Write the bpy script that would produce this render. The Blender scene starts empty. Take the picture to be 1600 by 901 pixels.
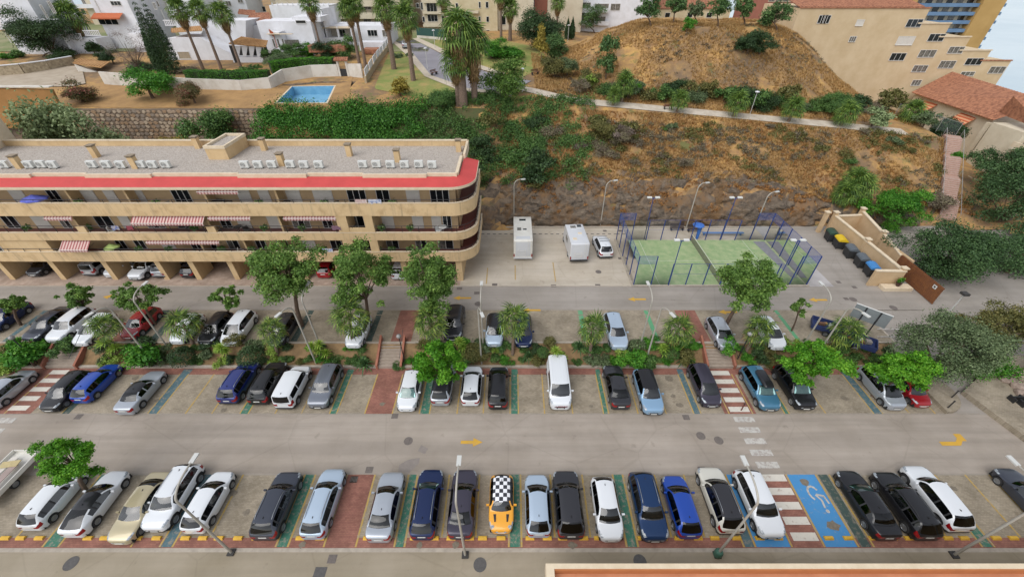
import bpy, bmesh, math, random
import numpy as np
from mathutils import Vector, Matrix, noise

random.seed(7)
rad = math.radians
scene = bpy.context.scene
COL = scene.collection

# ------------------------------------------------------------------ camera
CAM_H, PITCH, FPX = 30.0, rad(38.0), 640.0
cam_d = bpy.data.cameras.new('camera')
cam_d.sensor_width = 36.0
cam_d.lens = FPX / 1600.0 * 36.0
cam_d.clip_start, cam_d.clip_end = 0.1, 60000.0
cam = bpy.data.objects.new('camera', cam_d)
COL.objects.link(cam)
cam.location = (0, 0, CAM_H)
cam.rotation_euler = (math.pi / 2 - PITCH, 0, 0)
scene.camera = cam

# ------------------------------------------------------------------ sky, sun, exposure (thin bright overcast)
SUN_EL, SUN_AZ = rad(52), rad(222)
world = bpy.data.worlds.new('World')
scene.world = world
world.use_nodes = True
nt = world.node_tree
bg = nt.nodes['Background']
sky = nt.nodes.new('ShaderNodeTexSky')
sky.sky_type = 'NISHITA'
sky.sun_disc = False
sky.sun_elevation = SUN_EL
sky.sun_rotation = SUN_AZ
sky.air_density, sky.dust_density, sky.ozone_density = 1.0, 1.2, 1.0
hsv = nt.nodes.new('ShaderNodeHueSaturation')
hsv.inputs['Saturation'].default_value = 0.3
nt.links.new(sky.outputs[0], hsv.inputs['Color'])
nt.links.new(hsv.outputs[0], bg.inputs['Color'])
bg.inputs['Strength'].default_value = 0.15
sun_d = bpy.data.lights.new('sun', 'SUN')
sun_d.energy = 1.3
sun_d.angle = rad(55)
sun_d.color = (1.0, 0.98, 0.95)
sun = bpy.data.objects.new('sun', sun_d)
COL.objects.link(sun)
sd = Vector((math.sin(SUN_AZ) * math.cos(SUN_EL), math.cos(SUN_AZ) * math.cos(SUN_EL), math.sin(SUN_EL)))
sun.rotation_euler = sd.to_track_quat('Z', 'Y').to_euler()
vs = scene.view_settings
vs.view_transform, vs.look = 'Standard', 'None'
vs.gamma, vs.exposure, vs.use_curve_mapping = 1.0, 0.56, False
scene.cycles.max_bounces = 6
scene.cycles.transparent_max_bounces = 10
scene.cycles.caustics_reflective = False
scene.cycles.caustics_refractive = False

# ------------------------------------------------------------------ survey helpers (a photo point at a known height or distance)
SP, CP = math.sin(PITCH), math.cos(PITCH)
def ray(px, py):
    u, v = (px - 800) / FPX, (py - 450) / FPX
    return u, CP - SP * v, -SP - CP * v
def G(px, py, z=0.0):
    u, y, w = ray(px, py); t = (z - CAM_H) / w
    return Vector((u * t, y * t, z))
def AY(px, py, Y):
    u, y, w = ray(px, py); t = Y / y
    return Vector((u * t, Y, CAM_H + w * t))

# ------------------------------------------------------------------ materials
def hexc(h, k=0.87):
    r = []
    for i in (0, 2, 4):
        c = int(h[i:i + 2], 16) / 255
        r.append((c / 12.92 if c <= .04045 else ((c + .055) / 1.055) ** 2.4) * k)
    return (r[0], r[1], r[2], 1)
MATS = {}
def mat(name, col, rough=.8, metal=0.0, var=0.0, scale=1.0, bump=0.0, bscale=None, coat=0.0, spec=.5, col2=None, ramp=(.35, .65), coords='Object', detail=6.0, dist=0.0):
    """Principled material; var mixes towards col2 (or a darker tone) by fractal noise; bump adds fine relief."""
    if name in MATS: return MATS[name]
    if isinstance(col, str): col = hexc(col)
    if isinstance(col2, str): col2 = hexc(col2)
    m = bpy.data.materials.new(name); m.use_nodes = True
    t = m.node_tree; b = t.nodes['Principled BSDF']
    b.inputs['Base Color'].default_value = col
    b.inputs['Roughness'].default_value = rough
    b.inputs['Metallic'].default_value = metal
    b.inputs['Coat Weight'].default_value = coat
    b.inputs['Coat Roughness'].default_value = .04
    b.inputs['Specular IOR Level'].default_value = spec
    tc = t.nodes.new('ShaderNodeTexCoord')
    if var or col2:
        n = t.nodes.new('ShaderNodeTexNoise'); n.inputs['Scale'].default_value = scale; n.inputs['Detail'].default_value = detail
        n.inputs['Roughness'].default_value = .65; n.inputs['Distortion'].default_value = dist
        t.links.new(tc.outputs[coords], n.inputs['Vector'])
        r = t.nodes.new('ShaderNodeValToRGB')
        r.color_ramp.elements[0].position, r.color_ramp.elements[1].position = ramp
        c2 = col2 or (col[0] * (1 - var), col[1] * (1 - var), col[2] * (1 - var), 1)
        r.color_ramp.elements[0].color = col; r.color_ramp.elements[1].color = c2
        t.links.new(n.outputs['Fac'], r.inputs['Fac']); t.links.new(r.outputs['Color'], b.inputs['Base Color'])
    if bump:
        n2 = t.nodes.new('ShaderNodeTexNoise'); n2.inputs['Scale'].default_value = bscale or scale * 6; n2.inputs['Detail'].default_value = 4
        t.links.new(tc.outputs[coords], n2.inputs['Vector'])
        bp = t.nodes.new('ShaderNodeBump'); bp.inputs['Strength'].default_value = bump; bp.inputs['Distance'].default_value = .05
        t.links.new(n2.outputs['Fac'], bp.inputs['Height']); t.links.new(bp.outputs['Normal'], b.inputs['Normal'])
    MATS[name] = m
    return m
def ND(m, kind, **inp):
    n = m.node_tree.nodes.new(kind)
    for k, v in inp.items(): n.inputs[k.replace('_', ' ')].default_value = v
    return n
def mixcol(m, fac, a, b, mode='MIX'):
    t = m.node_tree; x = t.nodes.new('ShaderNodeMix'); x.data_type = 'RGBA'; x.blend_type = mode
    for s, v in ((0, fac), (6, a), (7, b)):
        if hasattr(v, 'is_linked'): t.links.new(v, x.inputs[s])
        else: x.inputs[s].default_value = v
    return x.outputs[2]

def glass_mat(name, tint, refl=.10):
    m = bpy.data.materials.new(name); m.use_nodes = True; t = m.node_tree; t.nodes.clear()
    o = t.nodes.new('ShaderNodeOutputMaterial'); mx = t.nodes.new('ShaderNodeMixShader')
    tr = t.nodes.new('ShaderNodeBsdfTransparent'); tr.inputs['Color'].default_value = (*tint, 1)
    gl = t.nodes.new('ShaderNodeBsdfGlossy'); gl.inputs['Roughness'].default_value = .03
    fr = t.nodes.new('ShaderNodeFresnel'); fr.inputs['IOR'].default_value = 1.5
    ad = t.nodes.new('ShaderNodeMath'); ad.operation = 'MULTIPLY_ADD'; ad.inputs[1].default_value = 1.0; ad.inputs[2].default_value = refl - .04
    t.links.new(fr.outputs[0], ad.inputs[0]); t.links.new(ad.outputs[0], mx.inputs[0])
    t.links.new(tr.outputs[0], mx.inputs[1]); t.links.new(gl.outputs[0], mx.inputs[2]); t.links.new(mx.outputs[0], o.inputs[0])
    MATS[name] = m; return m

# ------------------------------------------------------------------ mesh builder
ORG = {}
def set_tags(o, label=None, cat=None, group=None, kind=None):
    if label: o['label'] = label
    if cat: o['category'] = cat
    if group: o['group'] = group
    if kind: o['kind'] = kind
    return o
def thing(name, label, cat, loc=(0, 0, 0), group=None, rz=0.0):
    o = bpy.data.objects.new(name, None); COL.objects.link(o)
    o.empty_display_size = .3
    o.location = loc; o.rotation_euler = (0, 0, rz)
    ORG[o.name] = Vector(loc) if rz == 0 else Vector((0, 0, 0))
    return set_tags(o, label, cat, group)
def link(name, me, parent=None):
    o = bpy.data.objects.new(name, me); COL.objects.link(o)
    if parent is not None: o.parent = parent
    return o
class MB:
    def __init__(s): s.v = []; s.f = []
    def add(s, vs, fs):
        k = len(s.v); s.v += [tuple(p) for p in vs]; s.f += [tuple(i + k for i in f) for f in fs]; return s
    def box(s, x0, x1, y0, y1, z0, z1):
        return s.add([(x0,y0,z0),(x1,y0,z0),(x1,y1,z0),(x0,y1,z0),(x0,y0,z1),(x1,y0,z1),(x1,y1,z1),(x0,y1,z1)],
                     [(0,3,2,1),(4,5,6,7),(0,1,5,4),(1,2,6,5),(2,3,7,6),(3,0,4,7)])
    def obox(s, c, sx, sy, sz, rz=0.0, M=None):
        """box centred at c, turned by rz (or by matrix M)"""
        R = M if M is not None else Matrix.Rotation(rz, 3, 'Z')
        p = [Vector(c) + R @ Vector((a * sx / 2, b * sy / 2, d * sz / 2)) for d in (-1, 1) for a, b in ((-1,-1),(1,-1),(1,1),(-1,1))]
        return s.add(p, [(0,3,2,1),(4,5,6,7),(0,1,5,4),(1,2,6,5),(2,3,7,6),(3,0,4,7)])
    def prism(s, poly, z0, z1):
        n = len(poly)
        a = sum(poly[i][0] * poly[(i+1) % n][1] - poly[(i+1) % n][0] * poly[i][1] for i in range(n))
        if a < 0: poly = poly[::-1]
        z0 = z0 if hasattr(z0, '__len__') else [z0] * n
        z1 = z1 if hasattr(z1, '__len__') else [z1] * n
        v = [(p[0], p[1], z0[i]) for i, p in enumerate(poly)] + [(p[0], p[1], z1[i]) for i, p in enumerate(poly)]
        f = [tuple(range(n - 1, -1, -1)), tuple(range(n, 2 * n))] + [(i, (i+1) % n, n + (i+1) % n, n + i) for i in range(n)]
        return s.add(v, f)
    def quad(s, a, b, c, d): return s.add([a, b, c, d], [(0, 1, 2, 3)])
    def tube(s, pts, r, n=8, cap=True):
        pts = [Vector(p) for p in pts]; m = len(pts)
        rs = r if hasattr(r, '__len__') else [r] * m
        k = len(s.v); ref = None
        for i, p in enumerate(pts):
            d = (pts[min(i + 1, m - 1)] - pts[max(i - 1, 0)]).normalized()
            if ref is None: ref = Vector((1, 0, 0)) if abs(d.x) < .8 else Vector((0, 1, 0))
            a = (ref - d * ref.dot(d)).normalized(); b = d.cross(a); ref = a
            for j in range(n):
                t = 2 * math.pi * j / n
                s.v.append(tuple(p + (a * math.cos(t) + b * math.sin(t)) * rs[i]))
        for i in range(m - 1):
            for j in range(n):
                s.f.append((k + i*n + j, k + i*n + (j+1) % n, k + (i+1)*n + (j+1) % n, k + (i+1)*n + j))
        if cap:
            s.f.append(tuple(k + j for j in range(n - 1, -1, -1))); s.f.append(tuple(k + (m-1)*n + j for j in range(n)))
        return s
    def lathe(s, prof, c=(0, 0, 0), n=16, axis='z'):
        k = len(s.v); m = len(prof)
        for r, h in prof:
            for j in range(n):
                t = 2 * math.pi * j / n
                q = (r*math.cos(t), r*math.sin(t), h) if axis == 'z' else (h, r*math.cos(t), r*math.sin(t))
                s.v.append((c[0] + q[0], c[1] + q[1], c[2] + q[2]))
        for i in range(m - 1):
            for j in range(n):
                s.f.append((k + i*n + j, k + i*n + (j+1) % n, k + (i+1)*n + (j+1) % n, k + (i+1)*n + j))
        if prof[0][0] > 1e-4: s.f.append(tuple(k + j for j in range(n - 1, -1, -1)))
        if prof[-1][0] > 1e-4: s.f.append(tuple(k + (m-1)*n + j for j in range(n)))
        return s
    def mesh(s, name, off=None):
        v = s.v if off is None else [(p[0]-off.x, p[1]-off.y, p[2]-off.z) for p in s.v]
        me = bpy.data.meshes.new(name); me.from_pydata(v, [], s.f); me.update(); return me
    def build(s, name, m, parent=None, smooth=None, label=None, cat=None, group=None, kind=None, world=True):
        off = None
        if parent is not None and world:
            r = parent
            while r.parent is not None: r = r.parent
            off = ORG.get(r.name)
        me = s.mesh(name, off)
        if m is not None: me.materials.append(m)
        if smooth:
            for p in me.polygons: p.use_smooth = True
            me.set_sharp_from_angle(angle=rad(smooth))
        o = link(name, me, parent)
        return set_tags(o, label, cat, group, kind)
def copy_tree(o, parent=None):
    c = o.copy(); COL.objects.link(c)
    if parent is not None: c.parent = parent
    for ch in list(o.children): copy_tree(ch, c)
    return c
def sheet(name, x0, x1, y0, y1, z, m, kind='structure', parent=None):
    return MB().quad((x0,y0,z),(x1,y0,z),(x1,y1,z),(x0,y1,z)).build(name, m, parent, kind=kind)
def npmesh(name, verts, faces, m, smooth=False, rnd=None):
    """fast mesh from numpy arrays; rnd = per-face random value stored as attribute 'rnd'"""
    me = bpy.data.meshes.new(name)
    nf, k = faces.shape
    me.vertices.add(len(verts)); me.vertices.foreach_set('co', verts.astype(np.float32).ravel())
    me.loops.add(nf * k); me.loops.foreach_set('vertex_index', faces.astype(np.int32).ravel())
    me.polygons.add(nf)
    me.polygons.foreach_set('loop_start', np.arange(0, nf * k, k, dtype=np.int32))
    if smooth: me.polygons.foreach_set('use_smooth', np.ones(nf, dtype=bool))
    me.update(calc_edges=True)
    if rnd is not None:
        a = me.attributes.new('rnd', 'FLOAT', 'FACE'); a.data.foreach_set('value', rnd.astype(np.float32))
    if m is not None: me.materials.append(m)
    return me
# ------------------------------------------------------------------ surfaces
def asphalt(name, c1, c2, streak=.12, wet=None):
    m = mat(name, c1, .88, bump=.25, bscale=60)
    t = m.node_tree; b = t.nodes['Principled BSDF']; tc = t.nodes['Texture Coordinate']
    n1 = ND(m, 'ShaderNodeTexNoise', Scale=.22, Detail=7.0, Roughness=.6); t.links.new(tc.outputs['Object'], n1.inputs['Vector'])
    mp = t.nodes.new('ShaderNodeMapping'); mp.inputs['Scale'].default_value = (.05, 1.1, 1); t.links.new(tc.outputs['Object'], mp.inputs['Vector'])
    n2 = ND(m, 'ShaderNodeTexNoise', Scale=1.0, Detail=5.0, Roughness=.6); t.links.new(mp.outputs[0], n2.inputs['Vector'])
    n3 = ND(m, 'ShaderNodeTexNoise', Scale=45.0, Detail=2.0); t.links.new(tc.outputs['Object'], n3.inputs['Vector'])
    def rp(n, a, c):
        r = t.nodes.new('ShaderNodeValToRGB'); r.color_ramp.elements[0].position = a; r.color_ramp.elements[1].position = c
        t.links.new(n.outputs['Fac'], r.inputs['Fac']); return r.outputs['Color']
    x = mixcol(m, rp(n1, .38, .68), hexc(c1), hexc(c2))
    x = mixcol(m, streak * 2.2, x, mixcol(m, rp(n2, .4, .62), (.6, .6, .6, 1), (1.25, 1.25, 1.25, 1)), 'MULTIPLY')
    x = mixcol(m, .32, x, mixcol(m, rp(n3, .3, .7), (.72, .72, .72, 1), (1.22, 1.22, 1.22, 1)), 'MULTIPLY')
    nd = ND(m, 'ShaderNodeTexNoise', Scale=.5, Detail=4.0); t.links.new(tc.outputs['Object'], nd.inputs['Vector'])
    wp = mixcol(m, .06, tc.outputs['Object'], nd.outputs['Color'], 'LINEAR_LIGHT')
    vo = ND(m, 'ShaderNodeTexVoronoi', Scale=.16); vo.feature = 'DISTANCE_TO_EDGE'; t.links.new(wp, vo.inputs['Vector'])
    rc = t.nodes.new('ShaderNodeValToRGB'); rc.color_ramp.elements[0].position = .0; rc.color_ramp.elements[1].position = .012
    rc.color_ramp.elements[0].color = (.55, .53, .5, 1); rc.color_ramp.elements[1].color = (1, 1, 1, 1); t.links.new(vo.outputs['Distance'], rc.inputs['Fac'])
    n4 = ND(m, 'ShaderNodeTexNoise', Scale=1.3, Detail=3.0); t.links.new(tc.outputs['Object'], n4.inputs['Vector'])
    x = mixcol(m, .2, x, rc.outputs['Color'], 'MULTIPLY')
    x = mixcol(m, .5, x, mixcol(m, rp(n4, .24, .34), (.62, .6, .58, 1), (1, 1, 1, 1)), 'MULTIPLY')
    t.links.new(x, b.inputs['Base Color'])
    return m
def pavers(name, c1, c2, c3, bw=.22, bh=.11, mortar=.006):
    m = mat(name, c1, .9)
    t = m.node_tree; b = t.nodes['Principled BSDF']; tc = t.nodes['Texture Coordinate']
    br = ND(m, 'ShaderNodeTexBrick', Scale=1.0); br.inputs['Brick Width'].default_value = bw; br.inputs['Row Height'].default_value = bh
    br.inputs['Mortar Size'].default_value = mortar
    br.inputs['Color1'].default_value = hexc(c1); br.inputs['Color2'].default_value = hexc(c2); br.inputs['Mortar'].default_value = hexc(c3)
    t.links.new(tc.outputs['Object'], br.inputs['Vector'])
    n = ND(m, 'ShaderNodeTexNoise', Scale=.55, Detail=8.0, Roughness=.65); t.links.new(tc.outputs['Object'], n.inputs['Vector'])
    r = t.nodes.new('ShaderNodeValToRGB'); r.color_ramp.elements[0].position = .36; r.color_ramp.elements[1].position = .66
    r.color_ramp.elements[0].color = (.66, .65, .63, 1); r.color_ramp.elements[1].color = (1.12, 1.12, 1.12, 1)
    t.links.new(n.outputs['Fac'], r.inputs['Fac'])
    n2 = ND(m, 'ShaderNodeTexNoise', Scale=1.6, Detail=3.0); t.links.new(tc.outputs['Object'], n2.inputs['Vector'])
    r2 = t.nodes.new('ShaderNodeValToRGB'); r2.color_ramp.elements[0].position = .28; r2.color_ramp.elements[1].position = .36
    r2.color_ramp.elements[0].color = (.6, .58, .55, 1); r2.color_ramp.elements[1].color = (1, 1, 1, 1)
    t.links.new(n2.outputs['Fac'], r2.inputs['Fac'])
    x = mixcol(m, .9, br.outputs['Color'], r.outputs['Color'], 'MULTIPLY'); x = mixcol(m, .5, x, r2.outputs['Color'], 'MULTIPLY')
    t.links.new(x, b.inputs['Base Color'])
    bp = t.nodes.new('ShaderNodeBump'); bp.inputs['Strength'].default_value = .3; bp.inputs['Distance'].default_value = .01
    t.links.new(br.outputs['Fac'], bp.inputs['Height']); bp.invert = True; t.links.new(bp.outputs[0], b.inputs['Normal'])
    return m
def paint(name, c, under, wear=.5):
    """road paint worn through to the colour beneath"""
    m = mat(name, c, .75)
    t = m.node_tree; b = t.nodes['Principled BSDF']; tc = t.nodes['Texture Coordinate']
    n = ND(m, 'ShaderNodeTexNoise', Scale=3.2, Detail=9.0, Roughness=.75); t.links.new(tc.outputs['Object'], n.inputs['Vector'])
    r = t.nodes.new('ShaderNodeValToRGB'); r.color_ramp.elements[0].position = wear - .05; r.color_ramp.elements[1].position = wear + .07
    t.links.new(n.outputs['Fac'], r.inputs['Fac'])
    n2 = ND(m, 'ShaderNodeTexNoise', Scale=.9, Detail=4.0); t.links.new(tc.outputs['Object'], n2.inputs['Vector'])
    cc = hexc(c); cd = (cc[0]*.72, cc[1]*.76, cc[2]*.8, 1)
    x = mixcol(m, n2.outputs['Fac'], cc, cd)
    x = mixcol(m, r.outputs['Color'], hexc(under), x)
    t.links.new(x, b.inputs['Base Color'])
    return m
M_road = asphalt('asphalt_mid_road', 'a89d91', '968b7e')
M_road_low = asphalt('asphalt_near_road', 'a29682', '90846e', .08)
M_road_up = asphalt('asphalt_upper_road', 'a29a91', '928a80', .1)
M_conc = asphalt('courtyard_concrete', 'c3b8a8', 'aea28f', .08)
M_conc_grey = asphalt('bin_yard_concrete', 'b9b4b2', '9d9895', .06)
M_pav = pavers('stall_pavers', 'a99d8a', '998d79', '857a6a')
M_pav_red = pavers('red_pavers', 'a06e5e', '905f52', '765247')
M_pav_apron = pavers('apron_pavers', 'baa595', 'ad9786', '9a8677', .4, .4)
M_kerb = mat('kerb_concrete', 'b5aa9b', .9, var=.25, scale=2, bump=.2)
P_yel = paint('yellow_line_paint', 'c3a052', 'a3947c', .44)
P_yel2 = paint('yellow_arrow_paint', 'dba93c', 'b09a70', .38)
P_grn = paint('green_bay_paint', '3f7a63', '92897a', .43)
P_grn2 = paint('bright_green_bay_paint', '63a878', '92897a', .4)
P_dgrn = paint('dark_green_bay_paint', '44564f', '7d786c', .42)
P_teal = paint('teal_bay_paint', '506f76', '8b8478', .43)
P_blue = paint('blue_bay_paint', '4b93c9', '9a9a94', .36)
P_wht = paint('white_crossing_paint', 'e2d9ca', 'a08d80', .37)
P_wht2 = paint('worn_white_paint', 'cfc9bf', 'a39a92', .47)
M_soil = mat('planter_soil', '9a7d58', .95, col2='7a6345', scale=1.2, bump=.5, bscale=14)

# ------------------------------------------------------------------ terrain height
def sm(a, b, x):
    t = min(1.0, max(0.0, (x - a) / (b - a))); return t * t * (3 - 2 * t)
def lerp(x, xs, ys):
    if x <= xs[0]: return ys[0]
    for i in range(len(xs) - 1):
        if x <= xs[i + 1]: return ys[i] + (ys[i + 1] - ys[i]) * (x - xs[i]) / (xs[i + 1] - xs[i])
    return ys[-1]
UP = 1.2
def path_y(x): return lerp(x, (0, 10, 51, 64), (75, 70.5, 68, 67))
def hgt(x, y):
    pl = lerp(y, (66, 74, 107, 170, 260), (13.1, 14.3, 16.3, 20, 20)) - lerp(x, (0, 51, 66), (0, 3.2, 4.2))
    yp = path_y(x)
    # lower bank: rock face, scrub slope, path
    zc = lerp(x, (-6, 0, 36, 46, 66), (5.0, 6.5, 6.3, 3.0, 2.0))
    if x > -4:
        e = yp - 1.7
        zs = lerp(y, (51.4, 53.0, 54.4, e), (UP, UP + (zc - UP) * .7, zc, pl if y >= e else pl))
        if y >= e: zs = pl
    else: zs = pl
    if x < 0:
        zl = lerp(y, (50, 52, 65, 66), (UP, 4.5, 12.6, 13.1)) if x > -37.5 else lerp(y, (50, 52, 65.6, 66.1), (UP, 4, 8.2, 13.1))
        if y > 66: zl = pl
        k = sm(-4, 0, x); z = zl * (1 - k) + zs * k
    else: z = zs
    # hill
    d = math.hypot((x - 38) / 33.0, (y - 96) / (25 if y < 96 else 26))
    hb = 1 - sm(.36, 1.0, d)
    z += hb * (21.6 - pl)
    # right-hand flank falls to the neighbouring plot
    if x > 56:
        k = sm(0, 9, x - lerp(y, (50, 66, 80, 110), (60.5, 67.5, 66, 66)))
        zr = lerp(y, (50, 70, 110, 200), (1.4, 2.4, 7, 8))
        z = z * (1 - k) + zr * k
        if x > 112: z += lerp(x, (112, 175), (0, -42))
    if y > 230: z += lerp(y, (230, 330), (0, -48)) * sm(40, 90, x)
    # relief
    if x > -5 and y > 51.8:
        a = .0
        if y < yp - 2.2:
            face = 1 - sm(54, 58, y)
            a = (.18 + .85 * face) * sm(51.8, 53, y) * sm(0, 3, yp - 2 - y)
            q = noise.fractal(Vector((x * .33, y * .9, z * .55)), 1.0, 2.1, 5)
            z += a * q * 1.1
            if face > 0: z += face * .7 * (noise.noise(Vector((x * .8 + y, z * 1.6, 3))) )* sm(52, 53, y)
        elif y > yp + 2.2 and hb > 0:
            z += .45 * sm(0, 4, y - yp - 2.2) * noise.fractal(Vector((x * .2, y * .2, 5)), 1.0, 2.0, 4)
    return z
def T(px, py, lift=0.0):
    """where the line of sight through a photo point meets the terrain"""
    u, y, w = ray(px, py); t = 48 / max(y, .2)
    while t < 600:
        if CAM_H + w * t <= hgt(u * t, y * t) + lift: break
        t += .4
    return Vector((u * t, y * t, hgt(u * t, y * t)))
def on(x, y, dz=0.0): return Vector((x, y, hgt(x, y) + dz))

# dry hillside material: straw grass, bare earth, rock on the steep cut
def hill_mat():
    m = mat('dry_hillside', 'a87d4a', .95, bump=.9, bscale=3.5)
    t = m.node_tree; b = t.nodes['Principled BSDF']; tc = t.nodes['Texture Coordinate']
    def nz(s, d=6, dist=0.):
        n = ND(m, 'ShaderNodeTexNoise', Scale=s, Detail=float(d), Roughness=.68, Distortion=dist); t.links.new(tc.outputs['Object'], n.inputs['Vector']); return n
    def rp(o, a, c):
        r = t.nodes.new('ShaderNodeValToRGB'); r.color_ramp.elements[0].position = a; r.color_ramp.elements[1].position = c
        t.links.new(o, r.inputs['Fac']); return r.outputs['Color']
    straw = mixcol(m, rp(nz(.9).outputs['Fac'], .35, .65), hexc('bd9556'), hexc('977450'))
    straw = mixcol(m, rp(nz(.16, 7).outputs['Fac'], .46, .6), straw, hexc('7f674c'))
    straw = mixcol(m, rp(nz(.3, 5).outputs['Fac'], .57, .66), straw, hexc('6c6a3c'))
    rock = mixcol(m, rp(nz(.8, 9, 1.5).outputs['Fac'], .36, .62), hexc('4a4037'), hexc('7d6c5a'))
    rock = mixcol(m, rp(nz(.25, 6).outputs['Fac'], .5, .62), rock, hexc('7f6244'))
    g = t.nodes.new('ShaderNodeNewGeometry'); sx = t.nodes.new('ShaderNodeSeparateXYZ'); t.links.new(g.outputs['True Normal'], sx.inputs[0])
    x = mixcol(m, rp(sx.outputs['Z'], .62, .8), rock, straw)
    t.links.new(x, b.inputs['Base Color'])
    return m
M_hill = hill_mat()
def rock_mat():
    m = mat('layered_rock', '6b5c4e', .95)
    t = m.node_tree; b = t.nodes['Principled BSDF']; tc = t.nodes['Texture Coordinate']
    mp = t.nodes.new('ShaderNodeMapping'); mp.inputs['Rotation'].default_value = (0, .6, .3); mp.inputs['Scale'].default_value = (.7, 1, 2.2); t.links.new(tc.outputs['Object'], mp.inputs['Vector'])
    def nz(s, d=8., o=None):
        n = ND(m, 'ShaderNodeTexNoise', Scale=s, Detail=d, Roughness=.7, Distortion=.6); t.links.new(o or mp.outputs[0], n.inputs['Vector']); return n
    def rp(o, a, c):
        r = t.nodes.new('ShaderNodeValToRGB'); r.color_ramp.elements[0].position = a; r.color_ramp.elements[1].position = c; t.links.new(o, r.inputs['Fac']); return r.outputs['Color']
    x = mixcol(m, rp(nz(1.1).outputs['Fac'], .35, .65), hexc('4b423a'), hexc('8b7b69'))
    x = mixcol(m, rp(nz(.22, 6., tc.outputs['Object']).outputs['Fac'], .48, .62), x, hexc('7c5f40'))
    vo = ND(m, 'ShaderNodeTexVoronoi', Scale=1.1); vo.feature = 'DISTANCE_TO_EDGE'; t.links.new(mp.outputs[0], vo.inputs['Vector'])
    x = mixcol(m, .6, x, mixcol(m, rp(vo.outputs['Distance'], .0, .06), (.45, .43, .4, 1), (1, 1, 1, 1)), 'MULTIPLY')
    t.links.new(x, b.inputs['Base Color'])
    n = nz(3.0); bp = t.nodes.new('ShaderNodeBump'); bp.inputs['Strength'].default_value = 1.0; bp.inputs['Distance'].default_value = .25; t.links.new(n.outputs['Fac'], bp.inputs['Height']); t.links.new(bp.outputs[0], b.inputs['Normal'])
    return m
M_rock = rock_mat()
def rock_face():
    xs = np.arange(-4.5, 58, .3); us = np.linspace(0, 1, 22); V = []
    for u in us:
        for x in xs:
            zc = lerp(x, (-6, 0, 36, 46, 58), (5.2, 6.6, 6.3, 3.2, 2.2)); zt = zc + .4
            z = UP - .1 + (zt - UP) * u; y = 51.35 + 3.5 * u ** 1.15
            q = Vector((x * .35 + z * .25, z * .9 - x * .2, 4.0)); rdg = 1 - abs(noise.fractal(q, .9, 2.2, 5))
            d = (rdg - .75) * 1.5 + .5 * noise.noise(Vector((x * 1.3, z * 1.7, 9)))
            w = sm(0, .08, u) * (1 - sm(.86, 1, u))
            V.append((x + .15 * noise.noise(Vector((x * 2, z * 2, 1))), y - .35 * w - d * .75 * w, z + .25 * noise.noise(Vector((x * .9, z, 5))) * w))
    n = len(xs); i = np.arange((len(us) - 1) * n).reshape(len(us) - 1, n)[:, :-1].ravel()
    o = link('rock_face', npmesh('rock_face', np.array(V), np.stack([i, i + 1, i + n + 1, i + n], 1), M_rock)); o['kind'] = 'structure'
rock_face()

# ground sheet to the horizon, sea
M_far = mat('far_ground', '8c7f66', .95, col2='6f7350', scale=.05)
def terrain():
    xs = np.concatenate([np.arange(-150, -8, 3.0), np.arange(-8, 76, .7), np.arange(76, 330, 5.0)])
    ys = np.concatenate([np.arange(50, 72, .6), np.arange(72, 112, 1.0), np.arange(112, 380, 6.0)])
    V = np.array([(x, y, hgt(float(x), float(y))) for y in ys for x in xs])
    nx, ny = len(xs), len(ys)
    i = np.arange((ny - 1) * nx).reshape(ny - 1, nx)[:, :-1].ravel()
    F = np.stack([i, i + 1, i + nx + 1, i + nx], 1)
    o = link('hillside', npmesh('hillside', V, F, M_hill, smooth=False)); o['kind'] = 'structure'
terrain()
MB().prism([(-900, -300), (260, -300), (240, 40), (150, 100), (120, 300), (-900, 300)], -60, -.06).build('ground', M_far, kind='structure')
m = mat('sea_water', '8fa6b2', .25, col2='a3b4bc', scale=.004, ramp=(.4, .6), bump=.3, bscale=.08)
MB().quad((-9000, 300, -28), (30000, -4000, -28), (30000, 40000, -28), (-9000, 40000, -28)).build('sea', m, kind='structure')

# ------------------------------------------------------------------ lower car park
Y0, Y1, Y2, Y3 = 10.73, 15.7, 20.99, 26.05      # near kerb | bay mouth | bay mouth | planter kerb
sheet('road_near', -75, 80, -6, Y0 - .25, 0, M_road_low)
sheet('road_middle', -75, 80, Y1, Y2, 0, M_road)
sheet('parking_bays_near', -75, 80, Y0, Y1, .002, M_pav)
sheet('parking_bays_middle', -75, 37.2, Y2, Y3, .002, M_pav)
MB().box(-75, 80, Y0 - .25, Y0, -.1, .004).build('kerb_near', M_kerb, kind='structure')
sheet('paver_band_near', -75, 80, Y0 + .0, Y0 + .62, .006, M_pav_red)
sheet('paver_band_middle', -75, 36.5, Y3 - .75, Y3, .006, M_pav_red)
for y in (Y1, Y2): sheet('joint_strip', -75, 40, y - .07, y + .07, .008, mat('joint_concrete', '9f9589', .9, var=.2, scale=3))

def xat(px, py): return G(px, py).x
mk = 0
def strip(name, xa, xb, ya, yb, m, z=.012): return sheet(name, xa, xb, ya, yb, z, m)
N0, N1 = Y0 + .05, Y1 - .02
Q0, Q1 = Y2 + .02, Y3 - .1
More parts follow.
